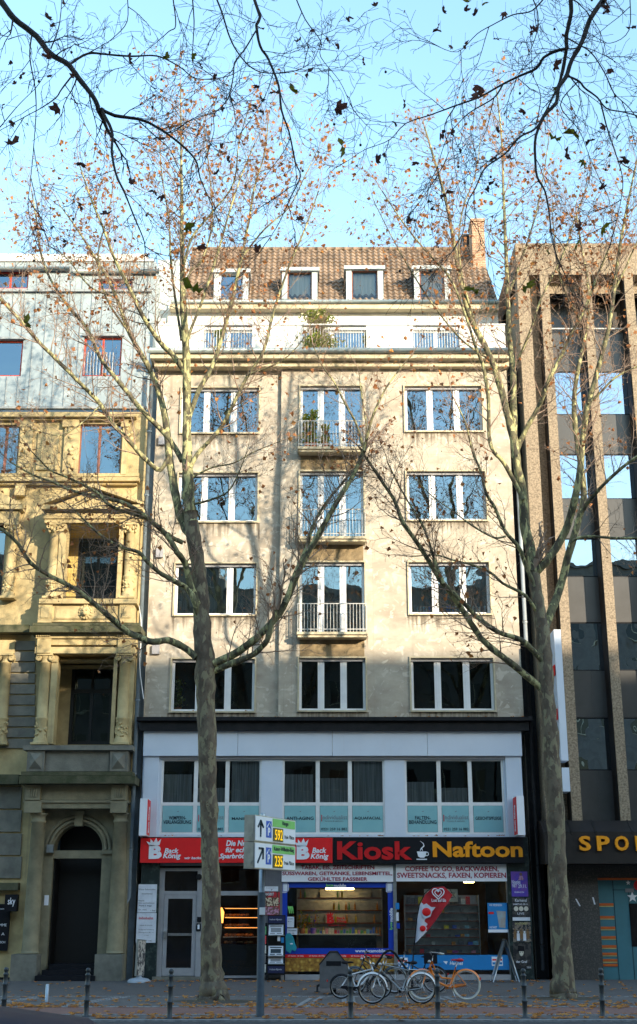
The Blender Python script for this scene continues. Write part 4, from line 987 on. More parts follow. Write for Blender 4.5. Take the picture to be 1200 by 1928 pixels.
# ============================================================ SIGNS ON THE SHOP
def crown_b(px, py, Y, h, parent, m_):
    """letter B wearing a three pointed crown; px,py = centre, h = height in metres"""
    X, Z = P(px, py, Y); s = h; o = text('B', X - s * .30, X + s * .36, Z - s * .5, Z + s * .18, Y, m_, parent, bold=.06, depth=.015, name='emblem')
    mb = MB(); zb = Z + s * .16
    mb.prism([(X - s * .26, zb - s * .04), (X + s * .22, zb + s * .02), (X + s * .30, zb + s * .32), (X + s * .13, zb + s * .16), (X + s * .05, zb + s * .38), (X - s * .08, zb + s * .15), (X - s * .24, zb + s * .33), (X - s * .24, zb + s * .14), (X - s * .44, zb + s * .20)][::-1], Y - .015, Y)
    mb.build('emblem', m_, parent)
YSG = D - .28
def board(name, label, cat, x0, y0, x1, y1, Y, dep, m_, back=None):
    X0, X1, Z0, Z1 = RC(x0, y0, x1, y1, Y); t = thing(name, label, cat, ((X0 + X1) / 2, Y, Z0))
    s = MB(); s.box(X0, X1, Y + .012, Y + dep, Z0, Z1); s.build('case', back or M['dark'], t)
    s = MB(); s.box(X0 + .01, X1 - .01, Y, Y + .0115, Z0 + .01, Z1 - .01); s.build('face', m_, t); return t
s1 = board('shop_sign', 'long red bakery sign over the grey glass door, partly hidden by the left tree trunk', 'shop sign', 264, 1577, 516, 1625, YSG, .25, M['red'])
yf = YSG - .001
crown_b(292, 1598, yf, .66, s1, M['signwhite']); tx('Back', 310, 1597, 337, 1606, yf, M['signwhite'], s1, bold=.03, shear=.2); tx('König', 307, 1606, 341, 1619, yf, M['signwhite'], s1, bold=.03, shear=.2)
tx('wir backen. die billig', 344, 1613, 419, 1619, yf, M['signwhite'], s1, bold=.02, shear=.2)
tx('Die Nr.1', 426, 1582, 470, 1593, yf, M['signwhite'], s1, bold=.03, shear=.2); tx('für echte', 425, 1595, 474, 1605, yf, M['signwhite'], s1, bold=.03, shear=.2); tx('Sparbrötchen', 414, 1607, 484, 1619, yf, M['signwhite'], s1, bold=.03, shear=.2)
s2 = board('shop_sign', 'short red bakery sign reading Back König left of the big word Kiosk', 'shop sign', 517, 1577, 627, 1625, YSG, .25, M['red'])
crown_b(570, 1599, yf, .66, s2, M['signwhite']); tx('Back', 588, 1596, 615, 1606, yf, M['signwhite'], s2, bold=.03, shear=.2); tx('König', 585, 1607, 619, 1620, yf, M['signwhite'], s2, bold=.03, shear=.2)
s3 = board('shop_sign', 'wide black sign reading Kiosk in dark red and Naftoon in orange yellow', 'shop sign', 628, 1576, 987, 1625, YSG, .25, M['black'])
tx('Kiosk', 635, 1584, 776, 1619, yf, M['redletter'], s3, bold=.03, depth=.03); tx('Naftoon', 815, 1584, 984, 1614, yf, M['orange'], s3, bold=.03, depth=.03)
X, Z = P(795, 1609, yf); mb = MB(); mb.prism([(X - .17, Z + .1), (X - .13, Z - .06), (X - .06, Z - .1), (X + .06, Z - .1), (X + .11, Z - .06), (X + .15, Z + .1)][::-1], yf - .02, yf); mb.torus((X + .16, yf - .01, Z + .02), .055, .014, 14, 5); mb.box(X - .19, X + .16, yf - .02, yf, Z - .17, Z - .135)
mb.tube([(X - .06, yf - .01, Z + .13), (X - .02, yf - .01, Z + .2), (X + .07, yf - .01, Z + .28), (X + .05, yf - .01, Z + .36), (X - .06, yf - .01, Z + .44)], [.012, .018, .018, .014, .005], 6)
mb.tube([(X + .02, yf - .01, Z + .12), (X + .0, yf - .01, Z + .2), (X + .04, yf - .01, Z + .27)], [.008, .012, .005], 6); mb.build('cup_emblem', M['signwhite'], s3)
YB2 = D - .02
s4 = board('window_sign', 'white board reading TABAK, EIS, ZEITSCHRIFTEN above the blue framed kiosk window', 'shop sign', 530, 1629, 741, 1661, YB2, .08, M['signwhite'])
yb = YB2 - .001
tx('TABAK, EIS, ZEITSCHRIFTEN', 567, 1629.5, 705, 1638, yb, M['burg'], s4, bold=.02); tx('SÜSSWAREN, GETRÄNKE, LEBENSMITTEL,', 532, 1639.5, 739, 1649, yb, M['burg'], s4, bold=.02); tx('GEKÜHLTES FASSBIER', 580, 1650, 692, 1658.5, yb, M['burg'], s4, bold=.02)
s5 = board('window_sign', 'white board reading COFFEE TO GO, BACKWAREN above the right kiosk window', 'shop sign', 745, 1626, 956, 1660, YB2, .08, M['signwhite'])
tx('COFFEE TO GO, BACKWAREN,', 763, 1631, 939, 1642, yb, M['burg'], s5, bold=.02); tx('SWEETSNACKS, FAXEN, KOPIEREN', 748, 1643, 953, 1654.5, yb, M['burg'], s5, bold=.02)
# lyca lettering on the blue film, two round cornered stickers
def colour_word(a, b, x0, y0, x1, y1, parent, fr_=.38, Y=None):
    Y = Y or D + .078; xm = x0 + (x1 - x0) * fr_
    tx(a, x0, y0, xm, y1, Y, M['green'], parent, bold=.04, depth=.004); tx(b, xm + .5, y0, x1, y1, Y, M['signwhite'], parent, bold=.03, depth=.004)
colour_word('lyca', 'mobile', 614, 1664, 652, 1671, bf)
# vertical one on the right edge
X0, X1, Z0, Z1 = RC(728, 1735, 746, 1742, D + .078); Xc, Zc = P(737, 1730, D + .078)
Tv = Matrix.Translation((Xc, D + .078, Zc)) @ Matrix.Rotation(math.radians(-90), 4, 'Y') @ Matrix.Translation((-Xc, -(D + .078), -Zc))
text('lyca', Xc - .34, Xc - .1, Zc - .06, Zc + .06, D + .078, M['green'], bf, bold=.04, depth=.004, T=Tv); text('mobile', Xc - .09, Xc + .34, Zc - .06, Zc + .06, D + .078, M['signwhite'], bf, bold=.04, depth=.004, T=Tv)
def sticker(label, px0, py0, px1, py1, Y, m1, m2):
    X0, X1, Z0, Z1 = RC(px0, py0, px1, py1, Y); t = thing('sticker', label, 'sticker', ((X0 + X1) / 2, Y, Z0))
    s = MB(); c = .05; s.prism([(X0, Z0 + c * .2), (X0 + c, Z0), (X1 - c * 1.6, Z0), (X1, Z0 + c * 1.6), (X1, Z1 - c), (X1 - c, Z1), (X0 + c, Z1), (X0, Z1 - c)], Y, Y + .006); s.build('backing', m1, t)
    e = .025; s = MB(); s.box(X0 + e, X1 - e, Y - .004, Y - .001, Z0 + e, Z1 - e); q = s.build('border', m2, t)
    s = MB(); s.box(X0 + e * 1.7, X1 - e * 1.7, Y - .008, Y - .005, Z0 + e * 1.7, Z1 - e * 1.7); s.build('centre', m1, t); return t
sticker('white and blue sim card sticker at the left top corner of the kiosk window', 531, 1662, 544, 1681, D + .06, M['paper'], M['blueframe'])
sticker('white and blue sim card sticker at the right top corner of the kiosk window', 727, 1661, 741, 1680, D + .06, M['paper'], M['blueframe'])
# projecting box signs
for (lab, xa, xb, ya_, yb_, flip) in (('white and red projecting box sign at the left end of the first floor', 263, 285, 1503, 1573, 1), ('white and red projecting box sign at the right end of the first floor', 967, 988, 1498, 1572, -1)):
    Yp = D - .95; xi, xo = (xa, xa + 14) if flip > 0 else (xb - 14, xb); X0, X1, Z0, Z1 = RC(xi, ya_, xo, yb_, Yp)
    t = thing('box_sign', lab, 'sign', ((X0 + X1) / 2, D - .12, Z0))
    s = MB(); s.box(X0, X1, Yp, D - .2, Z0, Z1); s.build('case', M['signwhite'], t)
    xf = X1 + .001 if flip > 0 else X0 - .001; s = MB(); s.box(min(xf, xf + .012 * flip), max(xf, xf + .012 * flip), Yp + .02, D - .22, Z0 + .03, Z1 - .03); f_ = s.build('face', M['red'], t)
    T = Matrix.Translation((xf + .014 * flip, 0, 0)) @ Matrix.Rotation(math.radians(90), 4, 'Z')
    Tl = Matrix.Translation((xf + .014 * flip, (Yp + D - .2) / 2, (Z0 + Z1) / 2)) @ (Matrix.Rotation(math.radians(90 * flip), 4, 'Z')) @ Matrix.Rotation(math.radians(-90), 4, 'Y')
    text('Back König', -.5, .35, -.12, .12, 0, M['signwhite'], t, bold=.03, T=Tl, depth=.01)
    s = MB(); s.tube([(X0 + .1, D - .2, Z1 - .1), (X0 + .1, D - .1, Z1 - .1)], .02, 6); s.tube([(X0 + .1, D - .2, Z0 + .1), (X0 + .1, D - .1, Z0 + .1)], .02, 6); s.build('bracket', M['dark'], t)
# name boards on left marble pillar
def sheet_thing(name, label, cat, x0, y0, x1, y1, Y, m_, lines=(), th=.02, group=None):
    X0, X1, Z0, Z1 = RC(x0, y0, x1, y1, Y); t = thing(name, label, cat, ((X0 + X1) / 2, Y, Z0), group)
    s = MB(); s.box(X0, X1, Y, Y + th, Z0, Z1); s.build('sheet', m_, t)
    for (tt, a, b, c, d, mm) in lines: tx(tt, a, b, c, d, Y - .001, mm, t, bold=.01, depth=.003)
    return t
n1 = sheet_thing('name_board', 'upper white practice board with grey print on the left marble pillar', 'sign', 260, 1665, 295, 1718, D - .08, M['paper'],
   (('Klaus Schmidtke', 262, 1673, 293, 1676, M['inkgrey']), ('Steuerberater', 267, 1681, 288, 1684, M['inkgrey']), ('Notariat', 261, 1694, 272, 1697, M['inkgrey']), ('Zahn- und Oralchirurgie', 261, 1699, 291, 1702, M['inkgrey']), ('Praxis 2. Etage', 261, 1704, 287, 1707, M['ink']), ('Dr. med.', 261, 1711, 277, 1714, M['inkgrey']), ('1. Etage', 284, 1713, 293, 1716, M['ink'])))
n2 = sheet_thing('name_board', 'lower white practice board with a red heading on the left marble pillar', 'sign', 257, 1719, 294, 1775, D - .08, M['paper'],
   (('Individualist', 262, 1726, 289, 1731, M['redletter']), ('beauty & esthetic', 263, 1741, 288, 1743.5, M['inkgrey']), ('Termine nach Vereinbarung', 261, 1749, 290, 1752, M['inkgrey']), ('Öffnungszeiten Mo - Fr', 261, 1754, 290, 1757, M['inkgrey']), ('3. Etage', 270, 1760, 282, 1762, M['inkgrey']), ('0221 259 16 882', 266, 1770, 286, 1772.5, M['inkgrey'])))
# posters on the right marble pillar
def printed(name, c1, c2, sc, c3=None):
    m_ = mat(name, c1, .45, c2, sc, 1, lo=.47, hi=.53, detail=3); return m_
M['purple'] = printed('purple_poster_print', (.09, .05, .42), (.16, .06, .38), 3)
M['blackprint'] = printed('black_poster_print', (.012, .012, .016), (.06, .055, .05), 5)
M['bandprint'] = printed('dark_group_print', (.02, .02, .03), (.22, .18, .14), 9)
M['redprint'] = printed('red_food_print', (.45, .02, .03), (.08, .03, .02), 7)
M['pinkprint'] = printed('pink_food_print', (.5, .25, .38), (.16, .08, .06), 12)
YPp = D - .072
p1 = sheet_thing('poster', 'purple concert poster with white print at the top of the right marble pillar', 'poster', 963, 1641, 994, 1688, YPp, M['purple'],
   (('Nineties', 964, 1657, 980, 1664, M['signwhite']), ('29.11.', 976, 1665, 992, 1672, M['signwhite']), ('PARTY', 965, 1664, 974, 1671, M['signwhite']), ('BÜRGERHAUS KÖLN', 969, 1678, 987, 1681, M['signwhite'])), .008)
X, Z = P(981, 1649, YPp); s = MB(); s.sphere((X, YPp - .004, Z + .05), .05, 8, 5, 0, 1, .1, 1); s.prism([(X - .1, Z - .14), (X + .1, Z - .14), (X + .05, Z), (X - .04, Z)], YPp - .006, YPp - .001); s.build('print', M['pinkprint'], p1)
p2 = sheet_thing('poster', 'black poster with three pale round badges on the right marble pillar', 'poster', 965, 1690, 999, 1734, YPp, M['blackprint'],
   (('Karneval', 970, 1692, 992, 1698, M['paper']), ('SAMSTAG 30.11.', 966, 1701, 995, 1704, M['signwhite']), ('LIVE', 972, 1718, 990, 1722, M['paper'])), .008)
for k in range(3): s = MB(); X, Z = P(972 + 9.5 * k, 1711, YPp); s.prism([(X + .075 * math.cos(a * math.pi / 8), Z + .075 * math.sin(a * math.pi / 8)) for a in range(16)], YPp - .006, YPp - .001); s.build('badge', M['grip'], p2)
s = MB(); X0, X1, Z0, Z1 = RC(965.5, 1727, 998.5, 1733.5, YPp); s.box(X0, X1, YPp - .004, YPp - .001, Z0, Z1); s.build('white_band', M['paper'], p2)
p3 = sheet_thing('poster', 'dark poster crowded with small pale figures on the right marble pillar', 'poster', 966, 1736, 1000, 1774, YPp, M['bandprint'], (('IM NOVEMBER', 970, 1737, 994, 1741, M['yelledge']),), .008)
for k in range(5): s = MB(); X, Z = P(970 + 6 * k, 1755 + 4 * (k % 2), YPp); s.prism([(X - .05, Z - .2), (X + .05, Z - .2), (X + .045, Z + .03), (X - .045, Z + .03)], YPp - .004, YPp - .001); s.sphere((X, YPp - .003, Z + .07), .035, 7, 4, 0, 1, .1, 1); s.build('print', M['paper'] if k % 2 else M['wood'], p3)
p4 = sheet_thing('poster', 'black poster with a lit face at the bottom of the right marble pillar', 'poster', 967, 1776, 1001, 1824, YPp, M['blackprint'], (('der Graf', 972, 1808, 993, 1813, M['paper']), ('TOUR', 992, 1820, 1000, 1823, M['paper'])), .008)
s = MB(); X, Z = P(982, 1792, YPp); s.sphere((X, YPp - .004, Z), .1, 12, 8, 0, .75, .1, 1.35); f_ = s.build('print', M['grip'], p4); s = MB(); s.prism([(X - .12, Z + .02), (X + .1, Z + .02), (X + .09, Z + .17), (X - .1, Z + .19)], YPp - .02, YPp - .015); s.sphere((X - .03, YPp - .018, Z - .01), .014); s.sphere((X + .03, YPp - .018, Z - .01), .014); s.build('print', M['black'], p4)
# posters on the corrugated panel and the two papers in the window
YQ = D - .012
q1 = sheet_thing('poster', 'red framed confectionery poster on the grey corrugated panel', 'poster', 497, 1679, 527, 1723, YQ, M['redprint'], (('ANGEBOT', 500, 1681, 516, 1686, M['signwhite']),), .008)
s = MB(); X0, X1, Z0, Z1 = RC(498, 1690, 525, 1706, YQ); s.box(X0, X1, YQ - .004, YQ - .001, Z0, Z1); s.build('print', printed('choc_print', (.08, .03, .02), (.6, .5, .35), 14), q1)
s = MB(); X0, X1, Z0, Z1 = RC(498, 1708, 525, 1722, YQ); s.box(X0, X1, YQ - .004, YQ - .001, Z0, Z1); s.build('print', M['pinkprint'], q1)
sheet_thing('notice', 'small white notice at the top of the grey corrugated panel', 'notice', 498, 1669, 524, 1678, YQ, M['paper'], (('Bitte nicht parken', 500, 1671, 522, 1673, M['inkgrey']), ('P', 510, 1674, 514, 1677, M['ink'])), .008)
for (lab, a, b, c, d) in (('white paper notice with curled edge at the left of the kiosk window', 541, 1726, 554, 1746), ('white paper notice just above the blue green cut-out in the kiosk window', 541, 1748, 560, 1760)):
    sheet_thing('notice', lab, 'notice', a, b, c, d, D + .07, M['paper'], (('ÖFFNUNGSZEITEN', a + 2, b + 3, c - 2, b + 5, M['ink']), ('Mo - So', a + 2, b + 8, c - 5, b + 10, M['ink'])), .006)
# green claw sticker
t = thing('sticker', 'three green claw marks stuck high on the left of the kiosk window', 'sticker', (P(547, 1715, D + .06)[0], D + .06, ZZ(1721)))
s = MB()
for k in range(3):
    X, Z = P(543.5 + k * 3.4, 1708 + (k != 1) * 0, D + .06); s.prism([(X - .035, Z + .02), (X + .02, Z + .03), (X + .045, Z - .1), (X + .02 + .03, Z - .21), (X + .03, Z - .19), (X + .005, Z - .09)][::-1], D + .056, D + .062)
s.build('claw_mark', M['green'], t)
# blue green cut-out figure (generic profile)
t = thing('window_decal', 'blue green head shaped window decal at the lower left of the kiosk window', 'decal', (P(548, 1785)[0], D + .05, ZZ(1797)))
s = MB(); pts = [(539, 1790), (538, 1762), (541, 1757), (548, 1758), (553, 1765), (555, 1774), (559, 1785), (556, 1791), (550, 1788), (547, 1795)]
s.prism([P(a, b, D + .05) for a, b in pts][::-1], D + .045, D + .055); s.build('figure', mat('aqua_print', (.03, .25, .30), .5, (.01, .38, .50), 3), t)
s = MB(); X, Z = P(549, 1777, D + .04); s.sphere((X, D + .043, Z), .04, 8, 5, 0, 1.3, .1, .6); s.build('eye', M['signwhite'], t)
# red bakery decal in middle of kiosk glass
t = thing('window_decal', 'red Back König lettering stuck in the middle of the kiosk window', 'decal', (P(634, 1745)[0], D + .06, ZZ(1745)))
crown_b(622, 1728, D + .06, .36, t, M['redletter']); tx('Back', 634, 1726, 651, 1731, D + .06, M['redletter'], t, bold=.03, depth=.004); tx('König', 634, 1732, 653, 1738, D + .06, M['redletter'], t, bold=.03, depth=.004); tx('wir backen. die billig', 617, 1741, 653, 1744, D + .06, M['redletter'], t, bold=.02, depth=.004)
# ice poster right window
t = sheet_thing('poster', 'bright blue poster with a pale box hung low in the right kiosk window', 'poster', 919, 1700, 958, 1756, D + .02, M['skyblue'], (('WIR VERSENDEN', 921, 1702, 945, 1706, M['signwhite']), ('IHR PAKET', 922, 1744, 936, 1748, M['signwhite'])), .012)
s = MB(); X0, X1, Z0, Z1 = RC(919.5, 1750, 957.5, 1755.5, D + .02); s.box(X0, X1, D + .012, D + .018, Z0, Z1); s.build('white_band', M['signwhite'], t)
s = MB(); X0, X1, Z0, Z1 = RC(938, 1716, 951, 1746, D + .02); s.prism([(X0 + .03, Z0), (X1, Z0 - .02), (X1 + .04, Z1), (X0 - .04, Z1 + .02)], D + .01, D + .017); s.build('print', mat('parcel_print', (.30, .42, .48), .6, (.34, .25, .20), 3), t)
s = MB(); X0, X1, Z0, Z1 = RC(920, 1717, 930, 1721, D + .02); s.box(X0, X1, D + .012, D + .018, Z0, Z1); s.build('print', M['red'], t)

# ============================================================ INSIDE THE SHOPS
def shelf_unit(name, label, x0, x1, y, z0, z1, n, dep=.4, group=None):
    t = thing(name, label, 'shelf', ((x0 + x1) / 2, y, z0), group)
    for k in range(n): s = MB(); z = z0 + (z1 - z0) * k / (n - 1); s.box(x0, x1, y, y + dep, z - .035, z); s.build('shelf_board', M['shelfwood'], t)
    s = MB()
    for x in (x0 - .03, x1): s.box(x, x + .03, y, y + dep, z0 - .3 if z0 > .35 else .05, z1 + .3)
    s.box(x0, x1, y + dep, y + dep + .02, z0, z1 + .3); s.build('side_frame', M['galv'], t); return t
a, b = P(766, 1750)[0], P(906, 1750)[0]
shelf_unit('display_shelf', 'brown magazine and sweets shelf filling the right kiosk window', a, b, D + .5, .55, 2.35, 8, .3)
goodcols = [(.5, .03, .04), (.05, .12, .45), (.6, .5, .05), (.55, .55, .5), (.08, .3, .12), (.35, .08, .3), (.45, .2, .04), (.12, .12, .13), (.2, .4, .5), (.6, .25, .35)]
gm = [mat('packet_print_' + w, c, .4, tuple(min(1, v * 1.6 + .05) for v in c), 22, 1) for w, c in zip(['red', 'blue', 'yellow', 'white', 'green', 'violet', 'orange', 'grey', 'aqua', 'pink'], goodcols)]
protos = []
def good(x, y, z, w, h, k, lab, grp, name='packet', cat='packet'):
    key = k % len(gm)
    s = MB(); s.box(-w / 2, w / 2, -.03, .05, 0, h); s.box(-w / 2 + .01, w / 2 - .01, -.034, -.0302, h * .55, h * .8)
    o = s.build(name, gm[key]); o.location = (x, y, z); tag(o, lab, cat, grp)
rnd = random.Random(3)
for k in range(8):
    z = .55 + (2.35 - .55) * k / 7; x = a + .08
    while x < b - .1:
        w = rnd.uniform(.09, .2); h = rnd.uniform(.05, .13) if k < 7 else rnd.uniform(.18, .3)
        if rnd.random() < (.9 if k > 6 else .45): good(x + w / 2, D + .58 + rnd.uniform(0, .1), z + .002, w * .92, h, rnd.randrange(10) if rnd.random() < .6 else 7, 'small printed packet standing on the brown shelf in the right kiosk window', 'packets on the kiosk shelf')
        x += w
shelf_unit('display_shelf', 'dark shelf of bottles at the back of the kiosk behind the blue framed window', P(560, 1740, D + 3.2)[0], P(720, 1740, D + 3.2)[0], D + 3.4, .9, 2.6, 5, .3)
for k in range(34):
    z = .9 + (1.7) * (k % 5) / 4; x = rnd.uniform(P(562, 1740, D + 3.4)[0], P(716, 1740, D + 3.4)[0])
    s = MB(); s.lathe(0, 0, [(.035, 0), (.035, .16), (.012, .22), (.012, .28)], 8); o = s.build('bottle', gm[rnd.choice([4, 6, 7, 2])]); o.location = (x, D + 3.5, z + .001); tag(o, 'small bottle on the dark shelf at the back of the kiosk', 'bottle', 'bottles at the back of the kiosk')
t = thing('shop_counter', 'low pale edged counter behind the blue framed kiosk window', 'counter', (P(640, 1757)[0], D + .6, .05))
s = MB(); X0, X1 = P(556, 1757)[0], P(716, 1757)[0]; zc_ = ZZ(1758, D + .4); s.box(X0, X1, D + .4, D + 1.0, zc_ - .04, zc_); s.build('counter_top', M['grip'], t); s = MB(); s.box(X0 + .1, X1 - .1, D + .5, D + 1.0, .05, zc_ - .042); s.build('counter_body', M['darkwood'], t)
for (x, lab, pm_) in ((569, 'orange potted plant with yellow flowers behind the kiosk window', 'yelledge'), (590, 'purple orchid in a violet pot behind the kiosk window', 'purple')):
    X = P(x, 1750, D + .6)[0]; t = thing('potted_plant', lab, 'plant', (X, D + .6, zc_)); s = MB(); s.lathe(X, D + .6, [(.08, zc_), (.11, zc_ + .18)], 12); s.build('pot', M['pot'] if x == 569 else M['purple'], t)
    s = MB()
    for k in range(70 if x == 569 else 26):
        c = Vector((X + rnd.gauss(0, .13), D + .6 + rnd.gauss(0, .1), zc_ + .2 + abs(rnd.gauss(.22, .16)))); d = .05; s.q([c + Vector((rnd.uniform(-d, d), rnd.uniform(-d, d), rnd.uniform(-d, d))) for _ in range(4)], int(rnd.random() < .35))
    s.tube([(X, D + .6, zc_ + .15), (X + .02, D + .6, zc_ + .45)], .008, 5)
    s.build('leaves', [M['foliage'], M['orange'] if x == 569 else M['purple']], t)
for (lab, px, py, w, Y) in (('lit strip lamp hanging behind the blue framed kiosk window', 640, 1675, .95, D + .9), ('lit lamp hanging high behind the right kiosk window', 883, 1662, .34, D + 1.0)):
    X, Z = P(px, py, Y); t = thing('ceiling_lamp', lab, 'lamp', (X, Y, Z)); s = MB(); s.box(X - w / 2, X + w / 2, Y - .04, Y + .04, Z, Z + .05); s.build('tube', M['lampw'], t)
    s = MB(); s.box(X - w / 2 - .02, X + w / 2 + .02, Y - .08, Y + .08, Z + .052, Z + .09); s.tube([(X, Y, Z + .09), (X, Y, 3.6)], .008, 5); s.build('fitting', M['frame'], t)
for k in range(26):
    good(P(566, 1757, D + .55)[0] + k * .098, D + .6 + rnd.uniform(-.05, .15), zc_ + .001, rnd.uniform(.05, .09), rnd.uniform(.06, .2), rnd.randrange(10), 'small printed packet on the pale edged counter behind the blue framed window', 'packets on the kiosk counter')
# menu board behind flag, shelf of cartons above
t = sheet_thing('notice', 'cream notice board hanging behind the red flag in the right kiosk window', 'notice', 799, 1674, 862, 1698, D + .45, M['grip'], (('KAFFEE & SNACK', 803, 1680, 858, 1691, M['ink']),), .02)
# bakery: warm lamps and display case
XBa, XBb = XC + .25, XE - .02
t = thing('display_case', 'lit bakery display case with rows of bread seen through the open bakery door', 'display case', ((XBa + XBb) / 2, D + 1.6, .05))
s = MB(); s.box(XBa - .0, XBb, D + 1.7, D + 2.4, .05, 1.05); s.build('counter_body', M['darkwood'], t)
for z in (1.3, 1.62, 1.95, 2.25): s = MB(); s.box(XBa + .35, XBb + .1, D + 1.75, D + 2.3, z - .02, z); s.build('shelf_board', M['grip'], t)
s = MB()
for z in (1.6, 1.93, 2.23): s.box(XBa + .4, XBb + .1, D + 1.76, D + 1.8, z - .015, z - .003)
s.build('shelf_lamp', M['lampo'], t)
for z in (1.06, 1.3, 1.62, 1.95):
    for k in range(7):
        if rnd.random() < .85:
            s = MB(); s.sphere((0, 0, .05), .08, 8, 6, 0, 1.15, 1, .65); o = s.build('bread_roll', M['wood'] if rnd.random() < .4 else bpy.data.materials['orange_yellow_letter'] if False else mat('baked_crust', (.42, .20, .05), .6, (.28, .11, .03), 6) if 'baked_crust' not in bpy.data.materials else bpy.data.materials['baked_crust']); o.location = (XBa + .45 + k * .14, D + 1.95 + rnd.uniform(-.06, .06), z + .001); tag(o, 'bread roll lying in the lit bakery display case', 'bread', 'bread rolls in the bakery display case')
t = thing('ceiling_lamp', 'orange glowing pendant lamp inside the bakery beside the tree trunk', 'lamp', (XBa + .15, D + 1.4, 1.9)); s = MB(); s.lathe(XBa + .22, D + 1.4, [(.14, 1.75), (.17, 2.1), (.1, 2.25)], 14); s.build('lamp_shade', M['lampo'], t); s = MB(); s.tube([(XBa + .22, D + 1.4, 2.25), (XBa + .22, D + 1.4, 3.6)], .01, 5); s.build('cord', M['dark'], t)

# ============================================================ STREET OBJECTS
def gpt(x, y, z=0):
    u = (964 - y) / FPX; r = (x - 600) / FPX; dy = math.cos(TILT) - u * math.sin(TILT); dz = math.sin(TILT) + u * math.cos(TILT); t = (z - EYE) / dz; return Vector((r * t, dy * t, z))
# bollards
def bollard_mesh():
    s = MB(); s.lathe(0, 0, [(.062, -.02), (.062, .02), (.052, .03), (.052, .30), (.064, .31), (.064, .335), (.05, .345), (.05, .60), (.062, .61), (.062, .635), (.048, .645), (.048, .80), (.06, .81), (.06, .835), (.04, .85), (.034, .875), (.05, .89), (.054, .92), (.045, .95), (.02, .965), (.0, .967)], 16); return s
bl_l = ['outermost bollard at the left edge of the photo', 'bollard in front of the dark arched doorway', 'bollard in front of the white standing sign and glass door', 'bollard overlapping the front wheel of the grey bicycle', 'bollard overlapping the rear wheel of the grey bicycle', 'bollard below the leaning folding board and right pillar', 'tilted bollard in front of the teal painted shop wall']
root = None
for i, (px, py) in enumerate(((6, 1913), (162, 1915), (319, 1919), (661, 1919), (825, 1919), (988, 1917), (1134, 1915))):
    p = gpt(px + (1.5 if px > 900 else 0), py)
    if root is None:
        root = thing('bollard', '', 'bollard', (0, 0, 0), 'ringed cast iron bollards along the kerb')
        bollard_mesh().build('post', M['bollard'], root); s = MB(); s.lathe(0, 0, [(.1, 0), (.1, .012), (.063, .016)], 16); s.build('base_plate', M['bollard'], root); o = root
    else: o = copy_tree(root)
    o['label'] = 'grey ringed cast iron ' + bl_l[i]; o.location = (p.x, p.y, .01); o.rotation_euler = (0, (0, .0, .01, -.01, .01, 0, -.035)[i], rnd.uniform(0, 3))
p = gpt(88, 1886); s = MB(); s.lathe(p.x, p.y, [(.045, -.02), (.045, .40), (.03, .41), (0, .41)], 12); o = s.build('short_post', M['galv'], None, (p.x, p.y, 0)); tag(o, 'short plain galvanised stub post standing among the fallen leaves', 'post')
